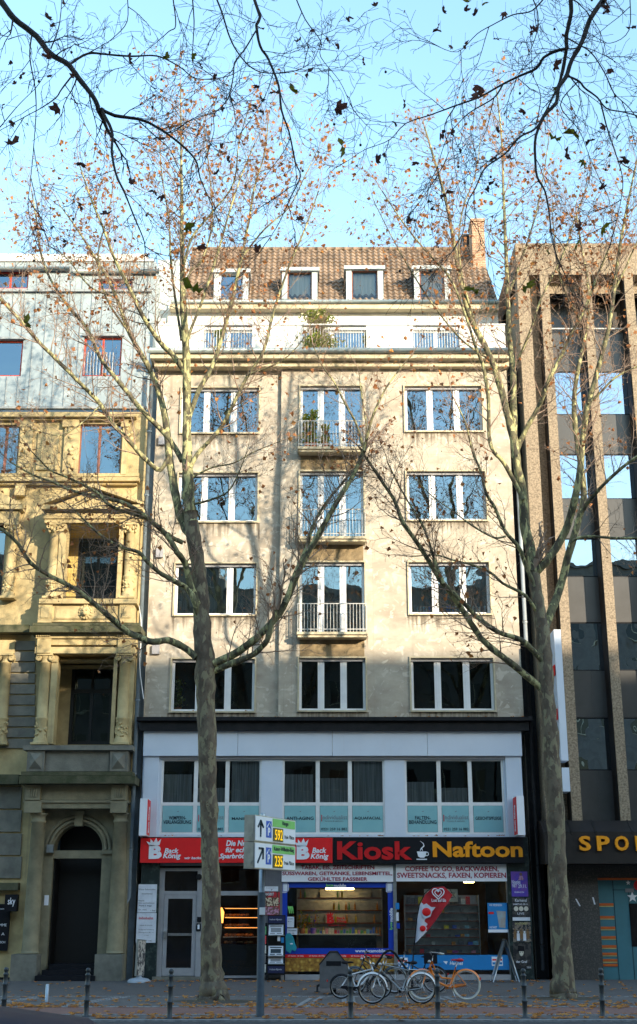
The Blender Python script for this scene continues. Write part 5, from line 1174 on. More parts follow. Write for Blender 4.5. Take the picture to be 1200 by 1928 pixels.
# parking guidance sign
pp = gpt(490, 1915); PS = thing('parking_guidance_sign', 'pole with two white parking guidance boards reading 592 and 235', 'sign', (pp.x, pp.y, 0))
zt_d = ZZ(1680, pp.y); ztp = ZZ(1531, pp.y)
s = MB(); s.lathe(pp.x, pp.y, [(.085, -.05), (.085, zt_d)], 18); s.build('pole_base', M['bollard'], PS)
s = MB(); s.lathe(pp.x, pp.y, [(.06, zt_d - .02), (.06, ztp - .02), (.05, ztp), (0, ztp + .01)], 16); s.build('pole', M['galv'], PS)
s = MB(); s.box(pp.x - .04, pp.x + .08, pp.y - .12, pp.y - .08, 2.05, 2.2); s.build('hatch', M['frame'], PS)
Lb = 2.0; Hb = .545; Tb = .26
ang = math.radians(65.5)
for (dirn, name, num, yl, arr) in (('up', 'Ringe', '592', 1583.5, 0), ('right', 'Kaiser-Wilhelm-Ring', '235', 1635, 1)):
    yn = pp.y - 1.0; cx_ = P(480, 1600, yn)[0]; zb = ZZ(yl, yn)
    T = Matrix.Translation((cx_, yn, zb)) @ Matrix.Rotation(ang, 4, 'Z')     # local x along the board, y = thickness to the back, z up
    T = T @ Matrix.Diagonal((2.0 / 2.25, 1, 1, 1))
    def tb(mb_): return mb_.xf(T)
    s = MB(); s.box(0, 2.25, .012, Tb, 0, Hb); cs = tb(s).build('board_case', M['galv'], PS)
    s = MB(); s.box(-.012, 0, .03, Tb - .02, .03, Hb - .03); s.box(-.03, -.012, .06, .14, .08, .16); tb(s).build('end_cap', M['galv'], cs)
    s = MB(); s.box(.02, 2.23, 0, .0115, .02, Hb - .02); tb(s).build('board_face', M['signwhite'], cs)
    s = MB(); s.box(.93, 2.19, -.008, -.001, Hb - .2, Hb - .03); tb(s).build('destination_panel', M['green'], cs)
    s = MB(); s.box(.95, 1.5, -.012, -.001, .04, .32); tb(s).build('led_display', M['ledback'], cs)
    text(num, 1.04, 1.46, .07, .29, -.014, M['led'], cs, bold=.0, T=T, depth=.006, name='digits')
    text(name, *( (1.45, 1.8) if arr == 0 else (1.0, 2.12)), Hb - .17, Hb - .06, -.01, M['ink'], cs, bold=.015, T=T, depth=.004)
    text('freie Plätze', 1.6, 2.15, .12, .2, -.001, M['ink'], cs, bold=.01, T=T, depth=.004)
    s = MB(); s.box(.58, .87, -.006, -.001, .1, .45); q = tb(s).build('parking_symbol', M['pblue'], cs)
    text('P', .66, .79, .14, .31, -.007, M['signwhite'], q, bold=.04, T=T, depth=.004)
    s = MB(); 
    for a_, b_ in (((.60, .31), (.725, .41)), ((.725, .41), (.85, .31))): s.tube([(a_[0], -.01, a_[1]), (b_[0], -.01, b_[1])], .014, 5)
    tb(s).build('roof_mark', M['signwhite'], q)
    s = MB()
    if arr == 0: seg = [((.28, .1), (.28, .44)), ((.28, .44), (.14, .3)), ((.28, .44), (.42, .3))]
    else: seg = [((.14, .12), (.42, .42)), ((.42, .42), (.2, .42)), ((.42, .42), (.42, .2))]
    for a_, b_ in seg: s.tube([(a_[0], -.004, a_[1]), (b_[0], -.004, b_[1])], .025, 5)
    tb(s).build('arrow', M['ink'], cs)
    s = MB(); s.box(.35, .45, Tb, Tb + .1, .1, .4); tb(s).build('bracket', M['dark'], cs)
# litter bin
p = gpt(630, 1872); t = thing('litter_bin', 'grey litter bin with sloping shoulders on a thin foot left of the bicycles', 'litter bin', (p.x, p.y, 0))
X0, X1, Z0, Z1 = RC(602, 1793, 655, 1861, p.y - .2); zm = ZZ(1817, p.y - .2); xm = (X0 + X1) / 2
s = MB(); s.prism([(X0, Z0), (X1, Z0), (X1, zm), (xm + .1, Z1), (xm - .1, Z1), (X0, zm)], p.y - .22, p.y + .22); s.build('bin_body', M['bin'], t)
s = MB(); s.prism([(X0 - .015, zm - .01), (X0 - .005, zm + .02), (xm - .11, Z1 + .025), (xm + .11, Z1 + .025), (X1 + .005, zm + .02), (X1 + .015, zm - .01), (xm + .1, Z1 + .003), (xm - .1, Z1 + .003)][::-1], p.y - .24, p.y + .24); s.build('lid', M['dark'], t)
s = MB(); s.box(xm - .07, xm + .07, p.y - .05, p.y + .05, -.02, Z0 + .05); s.box(xm - .16, xm + .16, p.y - .12, p.y + .12, -.02, .02); s.build('foot', M['dark'], t)
s = MB(); s.box(xm - .2, xm + .2, p.y - .226, p.y - .2201, zm - .02, zm + .1); s.build('opening', M['black'], t)
# bicycle racks (bent dark tubes)
for (px, lab) in ((735, 'dark bent tube bicycle rack rising above the middle of the parked bicycles'), (640, 'low dark bicycle rack behind the small wheeled bicycle')):
    p = gpt(px, 1868); t = thing('bicycle_rack', lab, 'bicycle rack', (p.x, p.y, 0)); hgt = 1.08 if px == 735 else .45; w = .62
    s = MB(); s.tube([(p.x - w, p.y, 0), (p.x - w, p.y, hgt * .35), (p.x - .16, p.y, hgt - .08), (p.x - .05, p.y, hgt), (p.x + .05, p.y, hgt), (p.x + .16, p.y, hgt - .08), (p.x + w, p.y, hgt * .35), (p.x + w, p.y, 0)], .035, 8); s.build('hoop', M['dark'], t)
    s = MB()
    for sx in (-w, w): s.lathe(p.x + sx, p.y, [(.09, 0), (.09, .015), (.04, .02)], 12)
    s.build('foot_plate', M['dark'], t)
# bicycles. local frame: x forward, z up
def bike(label, loc, heading, frame_m, style, R_w=.34, wb=1.08, tyre=None, fender=None, seat=None, grip=None, lean=.06, rimc=None, group='bicycles parked at the racks', box=False):
    t = thing('bicycle', label, 'bicycle', loc, group); t.rotation_euler = (lean, 0, heading)
    OFF[t.name] = Vector((0, 0, 0)); hx = wb / 2; rw = R_w + .005
    for sx in (-1, 1):
        s = MB(); s.torus((sx * hx, 0, rw), R_w - .02, .019, 36, 6); w = s.build('wheel', tyre or M['rubber'], t)
        s = MB(); s.torus((sx * hx, 0, rw), R_w - .045, .012, 36, 5); s.build('rim', rimc or M['chrome'], w)
        s = MB(); s.tube([(sx * hx, -.06, rw), (sx * hx, .06, rw)], .02, 8)
        for k in range(18): a = 2 * math.pi * k / 18; s.tube([(sx * hx + .02 * math.cos(a + .6), .02 * (-1) ** k, rw + .02 * math.sin(a + .6)), (sx * hx + (R_w - .045) * math.cos(a), 0, rw + (R_w - .045) * math.sin(a))], .0016, 3)
        s.build('spokes', M['chrome'], w)
        if fender:
            s = MB(); a0_, a1_ = (20, 200) if sx > 0 else (-15, 165); 
            if sx > 0: a0_, a1_ = 10, 175
            pts = [math.radians(a0_ + (a1_ - a0_) * k / 18) for k in range(19)]; rr = R_w + .018
            for k in range(18):
                a, b = pts[k], pts[k + 1]; A = (sx * hx + rr * math.cos(a), rw + rr * math.sin(a)); B_ = (sx * hx + rr * math.cos(b), rw + rr * math.sin(b))
                s.q([(A[0] - math.cos(a) * .035, -.03, A[1] - math.sin(a) * .035), (B_[0] - math.cos(b) * .035, -.03, B_[1] - math.sin(b) * .035), (B_[0], 0, B_[1] + .006), (A[0], 0, A[1] + .006)]); s.q([(A[0], 0, A[1] + .006), (B_[0], 0, B_[1] + .006), (B_[0] - math.cos(b) * .035, .03, B_[1] - math.sin(b) * .035), (A[0] - math.cos(a) * .035, .03, A[1] - math.sin(a) * .035)])
            s.build('mudguard', fender, t)
    bb = Vector((-.12, 0, rw - .06)); rear = Vector((-hx, 0, rw)); front = Vector((hx, 0, rw)); head0 = Vector((hx - .2, 0, rw + .42)); head1 = Vector((hx - .26, 0, rw + .56)); st0 = bb; st1 = Vector((-.30, 0, rw + .42)); s = MB(); r = .017
    if style == 'step':      # curved low frame
        cur = [head0, head0 + Vector((-.06, 0, -.16)), Vector((.16, 0, rw + .06)), bb + Vector((.06, 0, .02)), bb]; s.tube(cur, [.03] * 5, 8); s.tube([head1 + Vector((-.0, 0, -.04)), head0 + Vector((-.13, 0, -.08)), Vector((.06, 0, rw + .16)), Vector((-.19, 0, rw + .14))], .022, 8)
    elif style == 'diamond':
        s.tube([head1 + Vector((0, 0, -.02)), st1 + Vector((.0, 0, -.02))], r, 8); s.tube([head0, bb], r * 1.15, 8)
    elif style == 'fold':
        s.tube([head0 + Vector((0, 0, -.06)), Vector((.05, 0, rw + .08)), bb + Vector((-.05, 0, .03))], .028, 8); s.tube([head0, st1 + Vector((0, 0, -.14))], .018, 8)
    else:
        s.tube([head1 + Vector((0, 0, -.06)), Vector((-.2, 0, rw + .22))], r, 8); s.tube([head0, bb], r * 1.15, 8)
    s.tube([st0, st1], r, 8); s.tube([head0 + Vector((.01, 0, -.03)), head1], .022, 8)
    for sy in (-.035, .035):
        s.tube([bb + Vector((0, sy, 0)), rear + Vector((0, sy * 1.3, 0))], .011, 6); s.tube([st1 + Vector((.03, sy * .5, -.1)), rear + Vector((0, sy * 1.3, 0))], .010, 6)
    s.build('frame', frame_m, t)
    s = MB()
    for sy in (-.045, .045): s.tube([head0 + Vector((.01, sy * .6, -.04)), Vector((hx - .08, sy, rw + .2)), front + Vector((0, sy, 0))], .012, 6)
    s.build('fork', frame_m if style != 'diamond' else M['chrome'], t)
    s = MB(); s.torus((bb.x, -.05, bb.z), .085, .008, 20, 5); s.tube([(bb.x, -.08, bb.z), (bb.x, .08, bb.z)], .02, 8); s.tube([(bb.x, -.07, bb.z), (bb.x + .12, -.07, bb.z - .11)], .009, 6); s.tube([(bb.x, .07, bb.z), (bb.x - .12, .07, bb.z + .11)], .009, 6)
    s.box(bb.x + .07, bb.x + .17, -.15, -.07, bb.z - .125, bb.z - .1); s.box(bb.x - .17, bb.x - .07, .07, .15, bb.z + .1, bb.z + .125); s.build('crank', M['chrome'], t)
    s = MB(); s.prism([(bb.x + .1, bb.z - .05), (bb.x + .1, bb.z + .06), (rear.x, rear.z + .03), (rear.x - .03, rear.z - .03)], -.075, -.055); s.build('chain_guard', frame_m if style == 'step' else M['black'], t)
    s = MB(); s.tube([st1, st1 + Vector((-.04, 0, .13))], .013, 6); s.build('seat_post', M['chrome'], t)
    c = st1 + Vector((-.04, 0, .15)); s = MB(); s.prism([(c.x - .13, c.z - .02), (c.x + .15, c.z - .0), (c.x + .16, c.z + .02), (c.x, c.z + .035), (c.x - .13, c.z + .045)], -.03, .03); s.sphere((c.x - .07, 0, c.z + .01), .1, 10, 6, 0, .95, 1, .42); s.sphere((c.x + .06, 0, c.z + .015), .06, 8, 5, 0, 1.6, .7, .4); s.build('saddle', seat or M['black'], t)
    top = head1 + Vector((-.03, 0, .14)); s = MB(); s.tube([head1, top], .013, 6)
    if style == 'step': bar = [top + Vector((-.26, -.30, .02)), top + Vector((-.1, -.30, .05)), top + Vector((.07, -.22, .07)), top + Vector((.04, 0, 0)), top + Vector((.07, .22, .07)), top + Vector((-.1, .30, .05)), top + Vector((-.26, .30, .02))]
    elif style == 'diamond': bar = [top + Vector((-.16, -.27, .0)), top + Vector((-.02, -.25, .03)), top + Vector((.03, 0, 0)), top + Vector((-.02, .25, .03)), top + Vector((-.16, .27, .0))]
    else: bar = [top + Vector((-.08, -.30, .02)), top + Vector((.02, -.1, .0)), top + Vector((.02, .1, .0)), top + Vector((-.08, .30, .02))]
    s.tube(bar, .011, 6); s.build('handlebar', M['chrome'], t)
    for e in (0, -1): s = MB(); d_ = (bar[1] if e == 0 else bar[-2]) - bar[e]; s.tube([bar[e], bar[e] + d_.normalized() * .12], .018, 8); s.build('grip', grip or M['black'], t)
    s = MB(); s.sphere((head1.x + .07, 0, head1.z - .02), .045, 10, 6); s.build('headlight', M['chrome'], t)
    s = MB(); s.tube([(bb.x - .05, .06, bb.z - .02), (bb.x - .16, .16, .01)], .009, 6); s.build('kickstand', M['chrome'], t)
    if style in ('diamond', 'step', 'city'):
        s = MB(); z = rw + R_w + .06
        for sy in (-.05, .05): s.tube([(st1.x + .02, sy * .4, z + .02), (-hx - .18, sy, z)], .006, 5); s.tube([(-hx - .1, sy, z), (-hx, sy, rw)], .005, 5)
        s.build('luggage_rack', M['chrome'] if style != 'step' else frame_m, t) if style != 'step' else None
    if box: s = MB(); s.box(-.62, -.26, -.14, .14, rw + R_w + .07, rw + R_w + .33); s.build('crate', M['black'], t)
    s = MB(); s.box(-hx - .37, -hx - .34, -.02, .02, rw + .12, rw + .17); s.build('rear_reflector', M['redletter'], t)
    return t
def bl(px, py): p = gpt(px, py); return (p.x, p.y, .012)
bike('orange step-through bicycle with a red and white spotted saddle', bl(838, 1884), math.radians(178), M['bikeorange'], 'step', .355, 1.10, M['grip'], M['bikeorange'], M['redseat'], M['grip'], lean=.04)
bike('grey bicycle with white mudguards standing in front of the racks', bl(748, 1892), math.radians(181), M['bikesilver'], 'diamond', .35, 1.17, None, M['frame'], None, None, lean=-.05)
bike('small wheeled silver white bicycle parked behind the litter bin side', bl(680, 1882), math.radians(4), M['bikewhite'], 'fold', .29, 1.0, None, M['black'], None, lean=.05)
bike('black bicycle with a dark crate half hidden behind the grey bicycle', bl(782, 1871), math.radians(176), M['bikeblack'], 'city', .34, 1.1, None, M['black'], None, lean=.06, box=True)
bike('dark bicycle leaning behind the others with a mirror on its handlebar', bl(706, 1872), math.radians(184), M['bikeblack'], 'city', .34, 1.08, None, M['bikeblack'], None, lean=-.04)
# feather flag
Yf = 38.2; pf = gpt(779, 1862); pb = V3(777, 1790, Yf); t = thing('feather_flag', 'red and white teardrop advertising flag on a curved black pole', 'flag', (pb.x - .02, Yf, 0))
pole_px = [(775, 1850), (779, 1790), (782, 1765), (785, 1730), (790, 1703), (800, 1682), (815, 1669), (834, 1666), (847, 1673), (853, 1685)]
pts = [V3(a, b, Yf) for a, b in pole_px]; pts[0].z = .05; s = MB(); s.tube(pts, [.022, .02, .018, .016, .014, .012, .01, .009, .008, .006], 7); s.build('pole', M['black'], t)
s = MB(); s.box(pts[0].x - .35, pts[0].x + .35, Yf - .03, Yf + .03, .0, .04); s.box(pts[0].x - .03, pts[0].x + .03, Yf - .35, Yf + .35, .041, .07); s.build('foot', M['dark'], t)
edge = [(853, 1685), (843, 1702), (832, 1722), (818, 1742), (802, 1760), (790, 1772), (782, 1776)]
L1 = [(782, 1776), (783, 1758), (786, 1730), (791, 1704), (801, 1684), (816, 1671), (836, 1669)]; L2 = [(783, 1775), (794, 1764), (808, 1750), (822, 1731), (835, 1712), (845, 1698), (853, 1685)]
s = MB(); K = 24; J = 8
def lerp_path(Lp, t_):
    f_ = t_ * (len(Lp) - 1); i = min(int(f_), len(Lp) - 2); g_ = f_ - i; return (Lp[i][0] + (Lp[i + 1][0] - Lp[i][0]) * g_, Lp[i][1] + (Lp[i + 1][1] - Lp[i][1]) * g_)
for k in range(K + 1):
    a, b = lerp_path(L1, k / K), lerp_path(L2, k / K)
    for j in range(J + 1):
        u_ = j / J; q = V3(a[0] + (b[0] - a[0]) * u_, a[1] + (b[1] - a[1]) * u_, Yf); s.v.append((q.x, Yf + .03 * math.sin(u_ * 5 + k * .4), q.z))
for k in range(K):
    for j in range(J): i = k * (J + 1) + j; s.f.append((i, i + 1, i + J + 2, i + J + 1)); s.mi.append(0 if (k + j * .9) > 12.5 else 1); s.sm.append(True)
M['flagred'] = mat('red_flag_cloth', (.50, .01, .02), .7); M['flagwhite'] = mat('white_flag_cloth', (.62, .64, .74), .7)
fl = s.build('cloth', [M['flagred'], M['flagwhite']], t)
Xh, Zh = P(825, 1682, Yf); s = MB()
for sc_ in (1.0, .55):
    hp = []
    for k in range(25):
        a = 2 * math.pi * k / 24; hp.append((Xh + sc_ * .011 * 16 * math.sin(a) ** 3, Yf - .05, Zh + sc_ * .011 * (13 * math.cos(a) - 5 * math.cos(2 * a) - 2 * math.cos(3 * a) - math.cos(4 * a))))
    s.tube(hp, .016 * (1 if sc_ == 1 else .8), 5)
s.build('heart_emblem', M['signwhite'], fl); tx('HAST DU LUST', 811, 1691, 840, 1696, Yf - .05, M['signwhite'], fl, bold=.02, shear=.2, depth=.004) if False else tx('Lust auf Eis', 813, 1692, 840, 1698, Yf - .05, M['signwhite'], fl, bold=.02, depth=.004)
for (a, b, r_) in ((803, 1717, .13), (796, 1748, .09)): s = MB(); X, Z = P(a, b, Yf); s.sphere((X, Yf - .05, Z), r_, 12, 8, 0, 1, .15, .9); s.build('strawberry_print', M['red'], fl)
s = MB(); X, Z = P(800, 1710, Yf); s.prism([P(a, b, Yf) for a, b in ((793, 1712), (796, 1704), (803, 1701), (812, 1708), (820, 1708), (814, 1716), (810, 1726), (800, 1730), (795, 1724))][::-1], Yf - .046, Yf - .04); s.build('bowl_print', M['flagwhite'], fl)
# folding board right
p = V3(951, 1832, D - 1.6); Ya = D - 1.6; t = thing('folding_board', 'empty metal folding board standing open in front of the right marble pillar', 'sandwich board', (p.x, Ya, 0))
for (x1_, nm) in ((927, 'front_panel'), (975, 'rear_panel')):
    s = MB(); top = V3(950, 1769, Ya); bx_ = P(x1_, 1832, Ya)[0]
    for yy in (-.3, .3): s.tube([(top.x, Ya + yy, top.z), (bx_, Ya + yy + (.12 if x1_ < 950 else -.0), .02)], .022, 6)
    s.tube([(top.x, Ya - .3, top.z), (top.x, Ya + .3, top.z)], .022, 6); s.build(nm, M['galv'], t)
    s = MB(); m1 = top.lerp(Vector((bx_, Ya, .02)), .04); m2 = top.lerp(Vector((bx_, Ya, .02)), .86); s.q([(m1.x, Ya - .28, m1.z), (m2.x, Ya - .2 , m2.z), (m2.x, Ya + .3, m2.z), (m1.x, Ya + .28, m1.z)]); s.q([(m1.x + .012, Ya - .28, m1.z), (m2.x + .012, Ya - .2, m2.z), (m2.x + .012, Ya + .3, m2.z), (m1.x + .012, Ya + .28, m1.z)]); s.build('panel_sheet', mat('board_grey_sheet', (.16, .19, .22), .4) if 'board_grey_sheet' not in bpy.data.materials else bpy.data.materials['board_grey_sheet'], t)
# standing sign left (seen almost edge on)
Ys = D - 1.5; p = V3(262, 1843, Ys); t = thing('standing_sign', 'narrow upright pavement sign on a round pale base beside the left marble pillar', 'sandwich board', (p.x, Ys, 0))
z1_ = ZZ(1769, Ys); T = Matrix.Translation((p.x, Ys, 0)) @ Matrix.Rotation(math.radians(76), 4, 'Z') @ Matrix.Rotation(math.radians(3), 4, 'Y')
s = MB(); s.box(-.33, .33, -.03, .03, .18, z1_); s.xf(T).build('frame', M['galv'], t)
s = MB(); s.box(-.3, .3, -.037, -.031, .21, z1_ - .03); s.xf(T).build('poster_face', mat('mottled_poster_print', (.5, .48, .45), .5, (.04, .04, .05), 6, 1, lo=.48, hi=.52), t)
s = MB(); s.lathe(p.x, Ys, [(.36, .0), (.37, .04), (.3, .1), (.1, .14), (.06, .2)], 20); s.build('base', mat('pale_blue_base', (.35, .40, .47), .5), t)
# newspaper rack
Yn = D - .55
def nrack(x0, x1, y0, y1, label):
    X0, X1, Z0, Z1 = RC(x0, y0, x1, y1, Yn); Z0 = max(Z0, .02); t = thing('newspaper_rack', label, 'newspaper rack', ((X0 + X1) / 2, Yn, 0)); w = X1 - X0
    s = MB()
    for x in (X0, X1 - .025): 
        for yy in (Yn, Yn + .38): s.box(x, x + .025, yy, yy + .025, 0, Z1)
    s.box(X0, X1, Yn + .36, Yn + .37, .15, Z1); s.build('frame', M['dark'], t); return t, X0, X1, Z0, Z1
t, X0, X1, Z0, Z1 = nrack(504, 537, 1723, 1834, 'dark newspaper rack with navy header and folded papers left of the kiosk window')
for (a, b) in ((1725, 1738), (1819, 1832)):
    s = MB(); _, _, za, zb = RC(505, a, 533, b, Yn); s.box(X0 + .02, X1 - .02, Yn - .03, Yn - .01, za, zb); hd = s.build('header_panel', M['navy'], t); tx('Frankfurter Allgemeine', 508, (a + b) / 2 - 2, 531, (a + b) / 2 + 2, Yn - .031, M['inkgrey'] if False else M['paper'], hd, bold=0, depth=.003)
for k, (a, b) in enumerate(((1741, 1760), (1781, 1799), (1800, 1814))):
    _, _, za, zb = RC(505, a, 533, b, Yn); s = MB(); s.q([(X0 + .03, Yn - .02, za), (X1 - .06, Yn - .02, za), (X1 - .06, Yn + .1, zb), (X0 + .03, Yn + .1, zb)]); s.q([(X0 + .03, Yn + .0, za), (X1 - .06, Yn + .0, za), (X1 - .06, Yn + .12, zb), (X0 + .03, Yn + .12, zb)])
    pap = s.build('newspaper', M['paper'], t); s = MB(); dy_ = .12 / (zb - za)
    for (u0, u1, v0, v1) in ((.1, .9, .78, .9), (.15, .85, .25, .68), (.1, .45, .08, .18), (.55, .9, .08, .18)):
        q0, q1 = za + (zb - za) * v0, za + (zb - za) * v1; xa_, xb_ = X0 + .03 + (X1 - .09 - X0) * u0, X0 + .03 + (X1 - .09 - X0) * u1
        s.q([(xa_, Yn - .024 + (q0 - za) * dy_, q0), (xb_, Yn - .024 + (q0 - za) * dy_, q0), (xb_, Yn - .024 + (q1 - za) * dy_, q1), (xa_, Yn - .024 + (q1 - za) * dy_, q1)])
    s.build('print', [M['inkgrey'], M['ink'], M['inkgrey']][k], pap)
    s = MB(); s.box(X0 + .02, X1 - .02, Yn - .04, Yn + .3, za - .03, za - .01); s.build('shelf', M['galv'], t)
for (a, b, mm) in ((1762, 1772, 'paper'), (1765, 1775, 'skyblue')): _, _, za, zb = RC(505, a, 533, b, Yn); s = MB(); x_ = X0 + (.32 if mm == 'paper' else .44); s.box(x_, x_ + .09, Yn + .02, Yn + .05, za, zb); s.build('magazine', M[mm], t)
t, X0, X1, Z0, Z1 = nrack(494, 502.5, 1738, 1826, 'slim magazine rack squeezed between the grey pole and the newspaper rack')
for k in range(5):
    s = MB(); z = .25 + k * .29; s.box(X0 + .02, X1, Yn + .0, Yn + .04, z, z + .25); s.build('magazine', gm[(3, 7, 3, 0, 4)[k]], t)
# sticker strips on the window post, small sticker cluster
for k, (a, b, c, d) in enumerate(((745, 1700, 752, 1712), (746, 1718, 751, 1734), (747, 1738, 753, 1748))):
    sheet_thing('sticker', ['topmost blue white sticker on the post between the kiosk windows', 'middle white sticker on the post between the kiosk windows', 'lowest blue sticker on the post between the kiosk windows'][k], 'sticker', a, b, c, d, D + .008, [M['skyblue'], M['paper'], M['blueframe']][k], (), .006)
# balcony and terrace plants
def plant(label, X, Y, Z, w, h, n, pot=True, mats=('foliage', 'yelledge')):
    t = thing('potted_plant', label, 'plant', (X, Y, Z)); 
    if pot: s = MB(); s.lathe(X, Y, [(.09, Z), (.13, Z + .22), (.12, Z + .22)], 12); s.build('pot', M['pot'], t)
    s = MB(); z0_ = Z + (.2 if pot else 0)
    for k in range(9): a = rnd.uniform(0, 6.28); s.tube([(X, Y, z0_), (X + w * .5 * math.cos(a), Y + w * .4 * math.sin(a), z0_ + h * rnd.uniform(.5, 1))], [.012, .004], 4)
    s.build('stem', M['wood'], t); s = MB()
    for k in range(n):
        u_ = rnd.random(); ww = w * (.5 + .3 * math.sin(u_ * 9)) * (1 - .55 * u_)
        c = Vector((X + rnd.gauss(0, ww * .5), Y + rnd.gauss(0, ww * .35), z0_ + h * u_)); d1 = Vector((rnd.uniform(-1, 1), rnd.uniform(-1, 1), rnd.uniform(-.6, 1))).normalized() * .09; d2 = d1.cross(Vector((rnd.random(), rnd.random(), rnd.random()))).normalized() * .035
        s.q([c - d1, c + d2, c + d1, c - d2], int(rnd.random() < .25))
    s.build('leaves', [M[mats[0]], M[mats[1]]], t)
X, Z = P(599, 655, D + .3); plant('tall yellow green shrub standing on the top terrace', X, D + .0, 22.2, 1.15, 1.75, 2600)
X, Z = P(690, 655, D + .3); plant('small reddish shrub at the right of the terrace shrub', X, D + .3, 22.2, .3, .95, 160)
X, Z = P(412, 650, D + .3); plant('low green plant behind the left terrace railing', X, D + .3, 22.2, .45, 1.1, 260)
for (px, lab, h_) in ((578, 'leafy pot plant at the left of the top balcony', 1.15), (590, 'slim pot plant beside the leafy one on the top balcony', 1.35), (612, 'small pot plant in the middle of the top balcony', .75)):
    X, _ = P(px, 845, D - .3); plant(lab, X, D - .27, 18.4, .34, h_, 220)
X, _ = P(335, 1330, D + .7); plant('dark houseplant behind the lowest left window beside the tree', X, D + .85, 8.8, .4, 1.0, 160)
# terrace table
X = P(675, 655, D + .5)[0]; t = thing('terrace_table', 'dark low table on the top terrace beside the small shrub', 'table', (X, D + .5, 22.2)); s = MB(); s.box(X - .35, X + .35, D + .3, D + .8, 22.65, 22.69); s.build('table_top', M['dark'], t)
for a in (-.3, .3):
    for b in (.34, .74): s = MB(); s.box(X + a - .02, X + a + .02, D + b, D + b + .04, 22.2, 22.648); s.build('leg', M['dark'], t)
# row of books in the window of row 3
for k in range(26):
    X = 3.35 + k * .105 + rnd.uniform(-.01, .01)
    if abs(X - 4.2) < .13 or abs(X - 5.2) < .13: continue
    s = MB(); hh = rnd.uniform(.2, .3); s.box(-.03, .03, -.08, .08, 0, hh); o = s.build('book', gm[rnd.choice([3, 7, 8, 3, 1])]); o.location = (X, D + .30, 12.33); tag(o, 'book standing on the sill behind the third row right window', 'book', 'books on the window sill')
# passing car, roof only in view
CX, CY = -2.75, 8.95; t = thing('parked_car', 'dark car whose roof just enters the bottom left of the photo', 'car', (CX, CY, -.03))
def carbody():
    s = MB(); prof = [(-2.1, .35), (-2.15, .75), (-2.0, .95), (-1.55, 1.02), (-1.0, 1.36), (-.4, 1.46), (.4, 1.47), (1.1, 1.38), (1.75, .98), (2.1, .88), (2.2, .6), (2.15, .3)]
    n = len(prof); rings = []
    for (yy, ins, drop) in ((-.86, .0, .06), (-.78, 0, 0), (0, 0, -.03), (.78, 0, 0), (.86, 0, .06)):
        ring = []
        for (x, z) in prof:
            k = 1 - max(0, (z - .95)) * .38; ring.append((CX + x, CY + yy * k, z - drop * (1 if z > .9 else 0)))
        rings.append(ring)
    b = 0
    for r_ in rings: s.v += r_
    for i in range(len(rings) - 1):
        for j in range(n):
            j2 = (j + 1) % n; s.f.append((i * n + j, i * n + j2, (i + 1) * n + j2, (i + 1) * n + j)); s.mi.append(0); s.sm.append(j != n - 1)
    s.f.append(tuple(range(n))); s.f.append(tuple((len(rings) - 1) * n + j for j in reversed(range(n)))); s.mi += [0, 0]; s.sm += [False, False]; return s
carbody().build('body', M['carpaint'], t)
for (xa_, xb_) in ((-.95, .05), (.12, 1.1)):
    for sy in (-1, 1): s = MB(); s.q([(CX + xa_ - (.25 if xa_ < 0 else 0), CY + sy * .835, 1.02), (CX + xb_ + (.3 if xa_ > 0 else 0), CY + sy * .835, 1.02), (CX + xb_, CY + sy * .735, 1.34), (CX + xa_, CY + sy * .735, 1.34)]); s.build('side_window', M['carglass'], t)
for sx in (-1.35, 1.38):
    for sy in (-1, 1): s = MB(); s.torus((CX + sx, CY + sy * .78, .29), .24, .085, 24, 8); w = s.build('wheel', M['rubber'], t); s = MB(); s.lathe(0, 0, [(.19, -.05), (.19, .05)], 14); s.xf(Matrix.Translation((CX + sx, CY + sy * .78, .29)) @ Matrix.Rotation(math.radians(90), 4, 'X')); s.build('rim', M['galv'], w)
# buildings across the street, behind the camera: they shade the pavement and show in the panes
M['opp'] = mat('opposite_facade', (.20, .18, .15), .85, (.15, .13, .11), 2)
for i, (xa_, xb_, h_, st_) in enumerate(((-70, -34, 28, 8), (-34.2, -8, 30.5, 9), (-8.2, 14, 27.8, 8), (14.2, 33, 30, 8), (33.2, 43.5, 31, 9), (43.7, 60, 31.6, 9), (60.2, 120, 31, 8))):
    Yo = -14; t = thing('apartment_building', 'shaded apartment building across the road, seen only as a dark reflection in the panes', 'building', ((xa_ + xb_) / 2, Yo, 0), 'buildings across the road')
    s = MB(); s.box(xa_, xb_, Yo - 11, Yo, -.1, h_); s.box(xa_, xb_, Yo - .2, Yo + .4, h_ - .3, h_ + .05); s.build('wall', M['opp'], t)
    s = MB(); s.prism([(xa_, h_ + .06), (xb_, h_ + .06), (xb_ - .4, h_ + .9), (xa_ + .4, h_ + .9)], Yo - 9, Yo - 2.2); s.build('roof', M['tile'], t)
    fh = h_ / st_; n = int((xb_ - xa_) / 2.6); s = MB(); s2_ = MB()
    for j in range(st_):
        for k in range(n):
            xx = xa_ + (xb_ - xa_) * (k + .5) / n; s.box(xx - .65, xx + .65, Yo + .001, Yo + .03, j * fh + .9, j * fh + 2.6); 
            s2_.box(xx - .75, xx + .75, Yo + .001, Yo + .12, j * fh + .78, j * fh + .88); s2_.box(xx - .03, xx + .03, Yo + .031, Yo + .06, j * fh + .9, j * fh + 2.6)
    a = s.build('windows', M['carglass'], t); s2_.build('sills', M['cornice'], t); a['kind'] = 'stuff'
